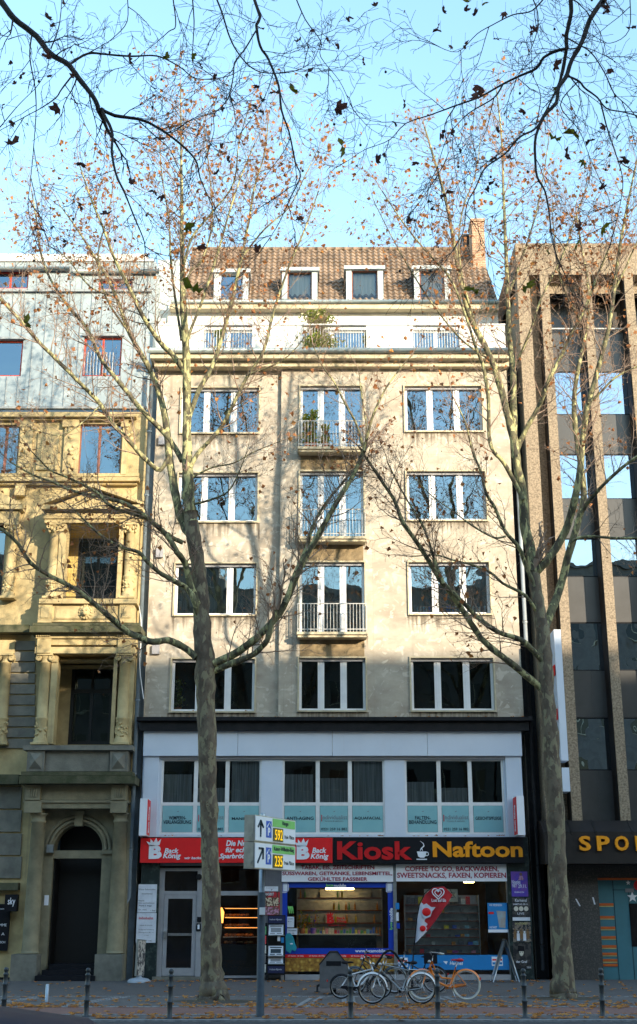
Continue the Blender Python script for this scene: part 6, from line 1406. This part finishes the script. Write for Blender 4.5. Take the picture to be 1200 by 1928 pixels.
# ============================================================ TREES
def bark(name, base, pale, dark, sc):
    m = mat(name, base, .85, dark, sc, 1, .35, 60, detail=4, lo=.42, hi=.58, stretch=(1, 1, .55))
    def patches(n, L):
        tc = n.new('ShaderNodeTexCoord'); mp = n.new('ShaderNodeMapping'); mp.inputs['Scale'].default_value = (1, 1, .45); mp.inputs['Location'].default_value = (3.7, 1.1, 8.2)
        L.new(tc.outputs['Object'], mp.inputs[0]); nz = n.new('ShaderNodeTexNoise'); nz.inputs['Scale'].default_value = sc * 1.4; nz.inputs['Detail'].default_value = 5; nz.inputs['Distortion'].default_value = .6
        L.new(mp.outputs[0], nz.inputs[0]); return sstep(n, L, nz.outputs[0], .52, .57), pale
    multiply_pattern(m, patches)
    def small(n, L):
        tc = n.new('ShaderNodeTexCoord'); nz = n.new('ShaderNodeTexNoise'); nz.inputs['Scale'].default_value = sc * 4.5; nz.inputs['Detail'].default_value = 3
        L.new(tc.outputs['Object'], nz.inputs[0]); return sstep(n, L, nz.outputs[0], .62, .68), (.13, .065, .035)
    multiply_pattern(m, small); return m
M['bark'] = bark('plane_bark', (.14, .11, .075), (.205, .18, .11), (.08, .06, .042), 4.5)
M['bark_limb'] = bark('plane_limb_bark', (.16, .15, .075), (.38, .36, .17), (.055, .048, .03), 5.0)
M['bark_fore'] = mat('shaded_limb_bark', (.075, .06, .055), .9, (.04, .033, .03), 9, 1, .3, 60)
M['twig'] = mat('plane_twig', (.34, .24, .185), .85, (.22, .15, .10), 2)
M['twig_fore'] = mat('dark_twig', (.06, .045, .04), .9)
TR = random.Random(11)
def unit():
    while True:
        v = Vector((TR.uniform(-1, 1), TR.uniform(-1, 1), TR.uniform(-1, 1)))
        if .1 < v.length < 1: return v.normalized()
LEAF6 = [(0, 0), (.32, -.08), (.5, .22), (.3, .38), (.42, .72), (.16, .66), (0, 1.0), (-.18, .64), (-.44, .7), (-.3, .36), (-.5, .2), (-.3, -.08)]
def leaf(mb, p, s, m=0, lobed=False):
    a = unit(); b = a.cross(unit()).normalized()
    a = (a + Vector((0, 0, -.8))).normalized(); b = (b - a * b.dot(a)).normalized(); c = a.cross(b)
    if lobed:
        pts = []; wx = TR.uniform(.4, 1.0); cu = TR.uniform(.4, 1.8)
        for (x, y) in LEAF6:
            x = x * wx * TR.uniform(.85, 1.15); y = y * TR.uniform(.92, 1.06)
            pts.append(p + (b * x + a * y + c * (abs(x) * cu - .4 * cu * math.sin(y * 3))) * s)
        ctr = p + a * s * .35
        for k in range(len(pts)): mb.q([ctr, pts[k], pts[(k + 1) % len(pts)]], m)
    else:
        mb.q([p, p + (b * .45 + a * .4 + c * .25) * s, p + a * s], m); mb.q([p, p + a * s, p + (-b * .45 + a * .45 + c * .3) * s], m)
class Tree:
    def __init__(s): s.tr = MB(); s.li = MB(); s.tw = MB(); s.lf = MB(); s.limbs = []
    def limb(s, pts, rad, trunk=False, sides=10):
        # smooth the traced path a little
        P_, R__ = [], []
        for i in range(len(pts) - 1):
            p0 = pts[max(i - 1, 0)]; p1 = pts[i]; p2 = pts[i + 1]; p3 = pts[min(i + 2, len(pts) - 1)]; n = 4 if trunk or len(pts) < 12 else 3
            for k in range(n):
                t = k / n; q = .5 * ((2 * p1) + (p2 - p0) * t + (2 * p0 - 5 * p1 + 4 * p2 - p3) * t * t + (3 * p1 - p0 - 3 * p2 + p3) * t ** 3)
                r = rad[i] + (rad[i + 1] - rad[i]) * t; P_.append(q + unit() * r * .10); R__.append(r * TR.uniform(.93, 1.07))
        P_.append(pts[-1]); R__.append(rad[-1])
        (s.tr if trunk else s.li).tube(P_, R__, 20 if trunk else sides)
        s.limbs.append((P_, R__))
    def px(s, path, trunk=False, Y0=33, dY=0.0, w0=None, w1=None, jit=.25):
        """path: (x, y[, width]) read off the photograph, Y0 the distance, dY the drift away or towards"""
        n = len(path); pts = []; rad = []
        cum = [0]
        for i in range(1, n): cum.append(cum[-1] + math.hypot(path[i][0] - path[i - 1][0], path[i][1] - path[i - 1][1]))
        for i, q in enumerate(path):
            t = cum[i] / cum[-1]; Y = Y0 + dY * t + (0 if trunk or i == 0 else TR.uniform(-jit, jit) * .5)
            p = V3(q[0], q[1], Y); pts.append(p)
            w = q[2] if len(q) > 2 else w0 + (w1 - w0) * t
            rad.append(max(.006, w / 2 / FPX * (Y * math.cos(TILT) + (p.z - EYE) * math.sin(TILT))))
        s.limb(pts, rad, trunk)
    def branch(s, p, d, L_, r, lev, up, leafp, lsz, lobed, drp):
        n = {0: 6, 1: 5, 2: 4}[lev]; pts = [p]; rad = [r]; q = p.copy(); dd = d.copy(); seg = L_ / n; ch = []
        for i in range(n):
            dd = (dd + unit() * (.22 if lev < 2 else .34) + Vector((0, 0, up * .10))).normalized(); q = q + dd * seg; pts.append(q.copy()); rad.append(max(r * (1 - (i + 1) / n * .8), .0028)); ch.append((q.copy(), dd.copy()))
        s.tw.tube(pts, rad, 4 if lev == 0 else 3, cap=False)
        if lev < 2:
            k = {0: 6, 1: 4}[lev]
            for (cp, cd) in ch:
                if TR.random() < k / n * .98:
                    perp = cd.cross(unit()).normalized(); nd = (cd * .75 + perp * .8 + Vector((0, 0, up * .25))).normalized()
                    s.branch(cp, nd, L_ * TR.uniform(.32, .55), max(r * .5, .0035), lev + 1, up, leafp, lsz, lobed, drp)
        if lev >= 1 and TR.random() < leafp * (1 if lobed or q.z > 19 else .3):
            m_ = 0 if TR.random() > .12 else 1
            leaf(s.lf, q, lsz * TR.uniform(.6, 1.15), m_, lobed)
        if lev >= 1 and TR.random() < leafp * drp:
            e = q + Vector((TR.uniform(-.02, .02), 0, -TR.uniform(.06, .16))); s.tw.tube([q, e], .0022, 3, cap=False); s.tw.sphere(e, .018, 5, 4)
    def twigs(s, per_m, L0, up=.5, leafp=.3, lsz=.12, lobed=False, rmin=.0, rmax=.09, start=.15, drp=.3, dens_top=True, zdens=None):
        for (P_, R__) in list(s.limbs):
            tot = sum((P_[i + 1] - P_[i]).length for i in range(len(P_) - 1)); acc = 0; nxt = tot * start
            for i in range(len(P_) - 1):
                sl = (P_[i + 1] - P_[i]).length
                while nxt < acc + sl:
                    t = (nxt - acc) / sl if sl else 0; r = R__[i]; frac = nxt / tot
                    step = 1 / per_m / (1 + 1.2 * frac); nxt += step * TR.uniform(.6, 1.4)
                    if r > rmax: continue
                    p = P_[i].lerp(P_[i + 1], t); d = (P_[i + 1] - P_[i]).normalized(); perp = d.cross(unit()).normalized()
                    nd = (d * .7 + perp * .85 + Vector((0, 0, up * .3))).normalized(); LL = L0 * TR.uniform(.5, 1.15)
                    s.branch(p, nd, LL, min(max(r * .35, .006), .02), 0, up, leafp, lsz, lobed, drp)
                acc += sl
            s.branch(P_[-1], (P_[-1] - P_[-2]).normalized(), L0 * .7, max(R__[-1] * .9, .006), 0, up, leafp, lsz, lobed, drp)
    def finish(s, name, label, base, bk, bl_, tw, lm, group):
        t = thing(name, label, 'tree', base, group)
        if s.tr.v: s.tr.build('trunk', bk, t)
        s.li.build('limbs', bl_, t); s.tw.build('twigs', tw, t); s.lf.build('leaves', lm, t); return t
# ---- left tree
T = Tree(); Y0 = 33.2
base = gpt(404, 1886)
T.px([(404, 1893, 78), (404, 1880, 62), (402, 1862, 50), (400, 1835, 41), (398, 1790, 37), (398, 1700, 35), (395, 1600, 34), (393, 1500, 33), (390, 1400, 34), (388, 1310, 35), (386, 1250, 38), (382, 1190, 33), (378, 1120, 28), (372, 1060, 27), (364, 1000, 27), (358, 965, 25)], trunk=True, Y0=Y0)
T.px([(360, 985, 25), (357, 950, 24), (354, 900, 22), (352, 850, 19), (352, 790, 17), (352, 720, 16), (350, 650, 15), (346, 590, 14), (344, 520, 11), (343, 430, 8), (342, 330, 5), (341, 220, 3), (340, 160, 1.5)], Y0=Y0, jit=.05)
T.px([(402, 1250), (440, 1232), (475, 1208), (505, 1180), (530, 1150), (548, 1110), (570, 1060), (598, 1010), (632, 950), (665, 895), (686, 848)], Y0=Y0 - .1, dY=-1.2, w0=15, w1=8)
T.px([(404, 1262), (445, 1246), (480, 1230), (503, 1205), (512, 1175), (522, 1148)], Y0=Y0 + .0, dY=-.6, w0=13, w1=9)
T.px([(538, 1135), (556, 1080), (576, 1035), (590, 990), (612, 950), (640, 915), (670, 880)], Y0=Y0 - .8, dY=.6, w0=9, w1=4)
T.px([(686, 848), (672, 800), (650, 760), (630, 720), (608, 690), (590, 650)], Y0=Y0 - 1.3, dY=-.5, w0=5, w1=2)
T.px([(686, 848), (700, 790), (722, 740), (745, 705), (775, 670)], Y0=Y0 - 1.3, dY=-.8, w0=6, w1=2)
T.px([(688, 850), (690, 800), (682, 750), (676, 700)], Y0=Y0 - 1.3, dY=.5, w0=4, w1=1.5)
T.px([(370, 1238), (345, 1218), (318, 1206), (288, 1208), (262, 1200), (235, 1186), (205, 1160), (170, 1130), (135, 1105), (95, 1085), (58, 1060), (35, 1025), (5, 998), (-30, 985)], Y0=Y0 - .1, dY=-2, w0=14, w1=6)
T.px([(372, 1160), (366, 1130), (352, 1108), (325, 1092), (300, 1078), (278, 1058), (262, 1040), (235, 1032), (200, 1015), (170, 990), (140, 960)], Y0=Y0 - .1, dY=-1.6, w0=12, w1=2.5)
T.px([(376, 1180), (378, 1150), (362, 1110), (348, 1060), (334, 1040), (318, 1012), (290, 985), (260, 962), (228, 945), (185, 935), (140, 925), (100, 908), (60, 893), (20, 870)], Y0=Y0 + .1, dY=-2.2, w0=15, w1=2.5)
T.px([(345, 1022), (325, 1012), (300, 995), (275, 975), (240, 965), (205, 950), (180, 925), (130, 900), (95, 885), (60, 850)], Y0=Y0 - .1, dY=-3, w0=9, w1=2)
T.px([(362, 1010), (345, 985), (334, 945), (325, 900), (318, 850), (312, 790), (300, 740), (282, 695), (262, 660), (246, 630), (232, 595), (220, 560), (200, 520), (170, 470), (145, 430), (112, 385)], Y0=Y0, dY=1.8, w0=18, w1=2)
T.px([(318, 860), (302, 885), (282, 872), (260, 850), (235, 820), (214, 800), (190, 762), (165, 735), (140, 710), (105, 675), (75, 645), (40, 605), (0, 562), (-40, 530)], Y0=Y0 + .3, dY=-2, w0=9, w1=6)
T.px([(343, 868), (325, 835), (300, 805), (270, 775), (245, 745), (225, 720), (190, 675), (165, 620), (130, 578), (95, 525), (78, 480), (70, 420), (60, 360)], Y0=Y0 + .2, dY=1.5, w0=11, w1=2)
T.px([(348, 700), (325, 668), (303, 645), (275, 605), (252, 560), (230, 515), (213, 480), (195, 430), (170, 370), (150, 310)], Y0=Y0, dY=-1.2, w0=11, w1=2)
T.px([(358, 880), (372, 855), (395, 830), (418, 802), (440, 760), (468, 705), (495, 665), (512, 600), (524, 560), (545, 500), (575, 430), (600, 360)], Y0=Y0 - .1, dY=-1, w0=9, w1=2)
T.px([(355, 790), (375, 735), (400, 690), (418, 635), (432, 585), (445, 530), (455, 485), (468, 420), (480, 350), (498, 290), (505, 230)], Y0=Y0, dY=1.5, w0=10, w1=2)
T.px([(350, 730), (348, 670), (360, 620), (378, 575), (398, 515), (415, 460), (432, 400), (455, 330), (480, 270)], Y0=Y0 - .2, dY=-1.5, w0=7, w1=2)
T.px([(342, 640), (330, 560), (322, 490), (318, 410), (305, 330), (300, 250)], Y0=Y0, dY=1.8, w0=6, w1=1.5)
T.px([(343, 520), (360, 450), (400, 400), (440, 345), (450, 270), (470, 200)], Y0=Y0, dY=-1.6, w0=5, w1=1.5)
T.px([(344, 560), (360, 510), (380, 490), (400, 420), (395, 330), (385, 240)], Y0=Y0, dY=2.2, w0=5, w1=1.5)
T.px([(455, 485), (500, 430), (545, 390), (575, 330), (600, 280)], Y0=Y0 + .6, dY=-.6, w0=4, w1=1.2)
T.px([(220, 560), (170, 540), (120, 480), (60, 450)], Y0=Y0 + 1.2, dY=-1, w0=3.5, w1=1.2)
T.px([(246, 630), (200, 560), (185, 480), (205, 400), (215, 330)], Y0=Y0 + 1, dY=-1.8, w0=4.5, w1=1.2)
T.px([(468, 705), (530, 680), (570, 640), (590, 600)], Y0=Y0 - .5, dY=-.8, w0=3.5, w1=1.2)
T.px([(190, 762), (150, 800), (110, 820), (60, 810), (10, 830)], Y0=Y0 - .8, dY=-1.4, w0=3, w1=1.2)
T.px([(360, 900), (400, 880), (440, 872), (480, 850), (530, 830)], Y0=Y0, dY=-1.2, w0=4, w1=1.2)
T.px([(362, 950), (400, 940), (430, 925), (450, 890), (465, 850)], Y0=Y0, dY=-1.4, w0=5, w1=1.2)
T.twigs(2.9, 1.5, .45, .19, .15, rmax=.105)
# dense broken tangle at the left, seen against the sandstone house
T.finish('plane_tree', 'plane tree with mottled trunk growing in front of the red bakery sign', (base.x, base.y, 0), M['bark'], M['bark_limb'], M['twig'], [M['leaf'], M['leaf_gold']], 'bare plane trees on the pavement')
# ---- right tree
T = Tree(); base = gpt(1062, 1880); Y0 = base.y
T.px([(1062, 1888, 60), (1062, 1874, 52), (1061, 1850, 44), (1058, 1800, 39), (1054, 1700, 37), (1049, 1600, 34), (1044, 1500, 33), (1037, 1400, 32), (1031, 1320, 30), (1027, 1250, 29), (1022, 1190, 27), (1014, 1140, 24), (1008, 1100, 22), (1006, 1075, 20)], trunk=True, Y0=Y0)
T.px([(1006, 1080), (1000, 1040), (988, 990), (984, 930), (975, 880), (968, 830), (958, 790), (944, 735), (926, 680), (905, 635), (885, 598), (872, 550), (862, 500), (852, 440), (838, 370), (818, 300), (800, 240)], Y0=Y0, dY=1.2, w0=20, w1=3)
T.px([(1006, 1080), (1028, 1058), (1050, 1028), (1070, 986), (1083, 937), (1093, 880), (1098, 820), (1108, 760), (1125, 700), (1146, 620), (1156, 550), (1168, 460), (1185, 370), (1200, 300)], Y0=Y0, dY=-1.5, w0=16, w1=3)
T.px([(1028, 1180), (1046, 1130), (1060, 1090), (1072, 1040), (1088, 985), (1100, 937), (1094, 880), (1083, 800), (1082, 740), (1090, 690), (1104, 620), (1108, 540), (1096, 470), (1085, 400)], Y0=Y0 + .1, dY=1.6, w0=16, w1=3)
T.px([(970, 860), (968, 780), (966, 700), (960, 640), (956, 550), (952, 450), (948, 350), (944, 250), (935, 170)], Y0=Y0 + .4, dY=1.0, w0=13, w1=2)
T.px([(968, 862), (990, 810), (1015, 765), (1034, 715), (1052, 680), (1078, 625), (1100, 585), (1125, 520), (1150, 460)], Y0=Y0 + .4, dY=-1.2, w0=10, w1=3)
T.px([(1030, 1305), (1012, 1290), (970, 1255), (938, 1230), (905, 1200), (876, 1155), (850, 1118), (828, 1090), (790, 1028), (760, 985), (742, 940), (715, 900), (690, 862)], Y0=Y0, dY=-1.8, w0=14, w1=5)
T.px([(1022, 1245), (1004, 1225), (981, 1205), (939, 1190), (905, 1167), (868, 1130), (836, 1098)], Y0=Y0 - .1, dY=-1.0, w0=11, w1=7)
T.px([(836, 1098), (820, 1060), (808, 1020), (794, 985), (775, 955), (752, 915), (730, 870)], Y0=Y0 - 1.2, dY=-.6, w0=6, w1=2)
T.px([(1016, 1160), (990, 1122), (947, 1098), (924, 1078), (890, 1064), (855, 1055), (820, 1045), (775, 1048)], Y0=Y0, dY=-1.6, w0=7, w1=2)
T.px([(1008, 1105), (992, 1070), (978, 1032), (951, 1000), (932, 956), (916, 929), (905, 887), (890, 850), (878, 800), (860, 760)], Y0=Y0 - .1, dY=-1.5, w0=9, w1=2.5)
T.px([(985, 940), (968, 905), (948, 870), (930, 850), (921, 820), (920, 750), (910, 690), (895, 650), (872, 580), (845, 520), (800, 470), (760, 420), (720, 360)], Y0=Y0 + .1, dY=-1, w0=9, w1=2)
T.px([(952, 1010), (930, 1012), (890, 990), (850, 960), (815, 935), (780, 900)], Y0=Y0 - .6, dY=-1, w0=4, w1=1.5)
T.px([(1070, 1030), (1082, 1016), (1110, 1010), (1155, 1013), (1210, 1013)], Y0=Y0 - .3, dY=-1, w0=6, w1=4)
T.px([(1084, 985), (1105, 950), (1130, 920), (1172, 880), (1215, 850)], Y0=Y0 - .4, dY=-1.5, w0=8, w1=5)
T.px([(1108, 760), (1130, 740), (1160, 710), (1200, 690)], Y0=Y0 - .8, dY=-.6, w0=5, w1=3)
T.px([(905, 635), (880, 560), (865, 480), (870, 400), (895, 330), (905, 260)], Y0=Y0 + .9, dY=-1.5, w0=4, w1=1.3)
T.px([(926, 680), (870, 640), (820, 580), (780, 520), (740, 450), (705, 380)], Y0=Y0 + .7, dY=-1.2, w0=4, w1=1.3)
T.px([(956, 560), (985, 480), (1010, 400), (1025, 320), (1035, 250)], Y0=Y0 + .8, dY=.8, w0=4.5, w1=1.3)
T.px([(1104, 620), (1060, 540), (1045, 460), (1040, 380)], Y0=Y0 + 1.2, dY=-1, w0=4, w1=1.3)
T.px([(966, 700), (1000, 620), (1020, 560), (1060, 480), (1080, 420), (1110, 340)], Y0=Y0 + .7, dY=-1.4, w0=5, w1=1.5)
T.px([(1156, 550), (1180, 500), (1210, 430)], Y0=Y0 - 1, dY=-.6, w0=4, w1=2)
T.twigs(2.7, 1.45, .45, .18, .15, rmax=.105)
T.finish('plane_tree', 'plane tree with mottled trunk growing between the kiosk and the granite wall', (base.x, base.y, 0), M['bark'], M['bark_limb'], M['twig'], [M['leaf'], M['leaf_gold']], 'bare plane trees on the pavement')
# ---- near trees whose boughs hang into the top of the picture
def near_tree(name_label, tx_, ty_, join, paths, Yn_, seed, leaves_at):
    global TR
    TR = random.Random(seed); T = Tree(); n = len(join)
    T.limb([Vector((tx_, ty_, -.1)), Vector((tx_ + .05, ty_, .5)), Vector((tx_ + .1, ty_, 4)), Vector((tx_ + .05, ty_ + .1, 9)), Vector(join)], [.48, .36, .31, .27, .2], trunk=True)
    for (pre, path, w0, w1, dY) in paths:
        pts = [Vector(join)] + [Vector(q) for q in pre] if pre is not None else []
        rr = []; n = len(path)
        base_n = len(pts)
        for i, q in enumerate(path):
            Y = Yn_ + dY * i / max(1, n - 1); p = V3(q[0], q[1], Y) + (Vector((0, 0, 0)) if i == 0 else unit() * .04); pts.append(p)
        for i in range(len(pts)):
            if i < base_n: w = w0 * (1.9 - .9 * i / max(1, base_n))
            else: w = w0 + (w1 - w0) * (i - base_n) / max(1, n - 1)
            rr.append(max(.004, w / 2 / FPX * 17.3))
        T.limb(pts, rr, sides=8)
    k0 = len(T.limbs)
    T.twigs(1.3, .95, -.25, .016, .09, True, rmax=.06, drp=.5)
    for (x, y, sz, mi) in leaves_at:
        p = V3(x, y - sz * .4, Yn_ - .1); b = len(T.lf.v); leaf(T.lf, p, sz / FPX * 17.3 * .95, mi, True); T.tw.tube([p, p + Vector((.01, 0, .14))], .002, 3, cap=False)
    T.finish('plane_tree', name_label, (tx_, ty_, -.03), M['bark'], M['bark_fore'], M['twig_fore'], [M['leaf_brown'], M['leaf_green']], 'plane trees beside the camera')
near_tree('nearest plane tree whose dark boughs hang into the top left of the photo', -8.0, 12.0, (-7.2, 12.5, 13.0), [
    ([(-5.6, 12.9, 14.6)], [(-20, -20), (30, 30), (65, 65), (100, 98), (130, 120), (152, 150), (175, 190), (190, 205)], 11, 8, 0),
    (None, [(190, 205), (222, 216), (260, 226), (300, 242), (335, 268), (362, 300), (380, 335), (390, 372)], 6.5, 1.5, .4),
    (None, [(190, 205), (205, 245), (215, 290), (222, 325), (238, 362), (252, 405), (266, 455), (270, 490)], 5.5, 1.2, -.3),
    (None, [(133, 120), (165, 105), (205, 102), (250, 102), (300, 110), (335, 125), (370, 146), (425, 150)], 4.5, 1.2, .5),
    (None, [(60, 66), (62, 110), (66, 160), (70, 215), (68, 270), (60, 340), (58, 380)], 2.6, 1, .3),
    (None, [(138, 140), (120, 165), (108, 190), (85, 205), (55, 220), (0, 250)], 3, 1, -.4),
    (None, [(96, 92), (106, 60), (115, 25), (122, -10)], 2.4, 1, -.2),
    ([(-3.5, 12.5, 17.0), (-2.2, 12.7, 16.6)], [(473, -20), (480, 45), (490, 80), (508, 110), (520, 165), (535, 210), (545, 255), (558, 300), (560, 330), (545, 380), (530, 420), (512, 450)], 5.5, 1, .3),
    (None, [(482, 58), (462, 90), (447, 115), (436, 150), (425, 185), (408, 212), (398, 250), (394, 285)], 2.8, 1, -.4),
    (None, [(405, -10), (420, 30), (432, 70), (448, 108), (470, 130), (500, 137), (550, 130), (585, 112), (605, 92)], 3.2, 1, .5),
    (None, [(362, -10), (360, 40), (366, 80), (365, 110), (390, 130)], 2.4, 1, .2),
    (None, [(325, -10), (328, 45), (320, 65), (298, 85), (270, 98)], 2.4, 1, .1),
    (None, [(240, -10), (235, 40), (215, 70), (190, 85), (165, 102)], 1.8, 1, .1),
    (None, [(555, -10), (575, 30), (600, 75), (605, 110), (640, 150), (655, 190)], 2.2, .8, .2),
    (None, [(300, 242), (330, 250), (355, 225), (400, 212), (440, 205)], 2, .8, -.2),
    (None, [(262, 228), (290, 260), (320, 285), (345, 320)], 2.2, .8, -.4),
    (None, [(0, 240), (30, 195), (60, 165)], 2, .8, -.2)], 13.0, 21,
    [(240, 113, 20, 0), (85, 35, 18, 0), (118, 8, 20, 0), (101, 207, 22, 0), (134, 195, 20, 0), (34, 278, 24, 0), (27, 240, 14, 0), (314, 231, 14, 0), (297, 266, 22, 0), (380, 125, 12, 0), (546, 172, 20, 1), (580, 136, 18, 0), (489, 192, 18, 0), (524, 178, 20, 0), (647, 277, 32, 1), (643, 205, 26, 0), (248, 346, 20, 0), (151, 392, 22, 0), (204, 412, 22, 0), (357, 427, 20, 1), (160, 318, 18, 0), (127, 467, 18, 0), (292, 365, 18, 0), (302, 376, 14, 0), (569, 414, 14, 0), (70, 435, 18, 0), (350, 557, 32, 1), (45, 607, 22, 1), (485, 470, 16, 0), (615, 76, 14, 0), (658, 38, 14, 0), (23, 120, 12, 0), (42, 142, 14, 0), (137, 145, 16, 0), (386, 470, 18, 0), (95, 147, 12, 0)])
near_tree('nearest plane tree whose dark boughs hang into the top right of the photo', 9.2, 11.0, (8.6, 11.5, 13.0), [
    ([(6.5, 12.5, 16.0), (5.2, 13.0, 16.9)], [(1150, -30), (1140, 0), (1115, 40), (1090, 80), (1072, 115), (1064, 140), (1055, 165), (1045, 190), (1028, 222), (1010, 262), (1006, 300), (1014, 330), (1026, 355), (1034, 390), (1040, 430), (1045, 478)], 10, 1.4, 0),
    (None, [(1072, -30), (1070, 20), (1066, 60), (1061, 95), (1062, 140)], 8, 6, .3),
    (None, [(1066, 92), (1050, 100), (1028, 112), (1005, 126), (975, 144), (945, 158), (910, 180), (860, 197), (812, 215), (770, 235), (735, 258), (708, 276)], 6, 1, .5),
    (None, [(1020, 228), (1000, 245), (980, 262), (945, 288), (915, 318), (893, 350), (880, 390), (872, 430), (862, 468)], 4, 1, -.4),
    (None, [(1066, 142), (1085, 152), (1105, 162), (1125, 185), (1145, 205), (1170, 214), (1210, 216)], 4, 2, .4),
    (None, [(1062, 68), (1085, 80), (1110, 105), (1135, 135), (1155, 175), (1180, 205), (1205, 235)], 2.8, 1.2, -.3),
    (None, [(948, 157), (925, 185), (895, 210), (870, 232), (840, 262), (820, 310)], 3, .8, .3),
    (None, [(1130, 188), (1140, 235), (1158, 280), (1166, 330), (1170, 380), (1160, 430)], 3, .8, .2),
    (None, [(1030, -10), (1000, 22), (970, 32), (930, 45), (895, 62), (860, 95), (820, 90)], 3, .8, .4),
    (None, [(1000, -10), (1015, 25), (1005, 60), (990, 100), (970, 145)], 2.4, .9, -.2),
    (None, [(860, 197), (835, 240), (850, 290), (830, 330)], 2, .7, .2),
    (None, [(1090, 152), (1060, 200), (1090, 250), (1110, 300), (1125, 340)], 2.2, .7, .4),
    (None, [(1010, 235), (1020, 180), (1005, 140)], 2, .8, .3),
    (None, [(1186, -10), (1185, 60), (1150, 75), (1110, 70)], 2, .8, .1)], 13.2, 33,
    [(1146, 18, 18, 0), (952, 30, 22, 0), (1046, 123, 22, 0), (894, 172, 24, 0), (895, 200, 32, 0), (1147, 140, 18, 0), (876, 86, 18, 0), (825, 52, 16, 0), (829, 62, 15, 0), (833, 20, 14, 0), (850, 90, 12, 0), (764, 196, 16, 0), (742, 233, 12, 0), (712, 302, 22, 0), (722, 293, 12, 0), (829, 265, 20, 0), (778, 312, 14, 0), (853, 250, 14, 0), (842, 365, 20, 0), (920, 350, 18, 0), (981, 213, 16, 0), (962, 306, 16, 0), (1134, 243, 18, 0), (1115, 267, 16, 0), (1090, 265, 28, 1), (1063, 292, 24, 0), (1100, 310, 26, 1), (1038, 272, 22, 1), (1178, 300, 16, 0), (1180, 308, 16, 0), (1093, 430, 20, 0), (1142, 430, 26, 1), (1088, 460, 18, 1), (996, 540, 26, 1), (884, 547, 22, 1), (1150, 138, 16, 0), (1184, 62, 16, 0), (1009, 60, 20, 0), (1004, 58, 16, 0), (898, 25, 16, 0), (870, 8, 20, 1), (908, 14, 14, 1), (880, 20, 12, 0), (1137, 355, 14, 0), (825, 462, 12, 0)])
# ---- fallen leaves (uncountable litter on the ground)
s = MB(); LR = random.Random(5)
def fallen(x, y, z, sz):
    a = LR.uniform(0, 6.28); k = LR.uniform(.5, 1); c, sn = math.cos(a), math.sin(a); lift = LR.uniform(.01, .06); t = [(0, -.5, 0), (.42, -.1, lift), (.3, .45, lift * .4), (0, .3, .0), (-.32, .42, lift * 1.2), (-.4, -.12, lift * .6)]
    s.q([(x + (p[0] * c - p[1] * sn) * sz, y + (p[0] * sn + p[1] * c) * sz, z + .008 + p[2] * k) for p in t], 0 if LR.random() < .8 else 1)
for k in range(1500):
    r = LR.random()
    if r < .40: y = LR.gauss(31.3, .45)
    elif r < .62: y = LR.gauss(28.6, .5)
    elif r < .85: y = LR.choice([34.7, 33, 31.5]) + LR.gauss(0, .3)
    else: y = LR.uniform(34, 44)
    x = LR.uniform(-11, 12) if r > .3 else LR.choice([-6.8, -1.2, 1.6, 2.6, 7.5, -9]) + LR.gauss(0, 1.1)
    if y > D - .8 and x < -5: continue
    fallen(x, y, .004, LR.uniform(.09, .22))
for k in range(260): fallen(LR.uniform(-10, 10), 27.62 + abs(LR.gauss(0, .16)), .008, LR.uniform(.1, .2))
for k in range(150): fallen(LR.uniform(-6, 7), D - LR.uniform(.7, 1.6), .0, LR.uniform(.07, .15))
tag(s.build('fallen_leaves', [M['leaf_gold'], M['leaf']]), 'dry golden brown plane leaves scattered over the pavement and cycle path', 'leaves', kind='stuff')
s = MB()
zl = ZZ(1350, D - .45) + .0
for k in range(60): fallen(LR.uniform(-6, 7.1), D - LR.uniform(.08, .45), zl + .0, LR.uniform(.07, .14))
for k in range(34): fallen(LR.uniform(-5.8, 7.0), D - LR.uniform(.22, .3), ZZ(1576, D) + .01, LR.uniform(.07, .15))
for (xa_, xb_) in cols:
    for k in range(4): fallen(LR.uniform(xa_, xb_), D - .06, 8.74, .1)
tag(s.build('fallen_leaves', [M['leaf_gold'], M['leaf']]), 'dry leaves caught on the ledges above and below the first floor windows', 'leaves', kind='stuff')
# bare earth round the tree feet
for (px, py) in ((404, 1886), (1062, 1880)):
    p = gpt(px, py); s = MB(); n = 28; s.v.append((p.x, p.y, .05)); 
    for k in range(n): a = 2 * math.pi * k / n; s.v.append((p.x + (1.0 + .15 * math.sin(3 * a)) * math.cos(a), p.y + (.8 + .1 * math.cos(2 * a)) * math.sin(a), .002))
    for k in range(n): s.f.append((0, 1 + k, 1 + (k + 1) % n)); s.mi.append(0); s.sm.append(True)
    tag(s.build('bare_earth', mat('earth', (.06, .05, .035), .95) if 'earth' not in bpy.data.materials else bpy.data.materials['earth']), kind='structure')
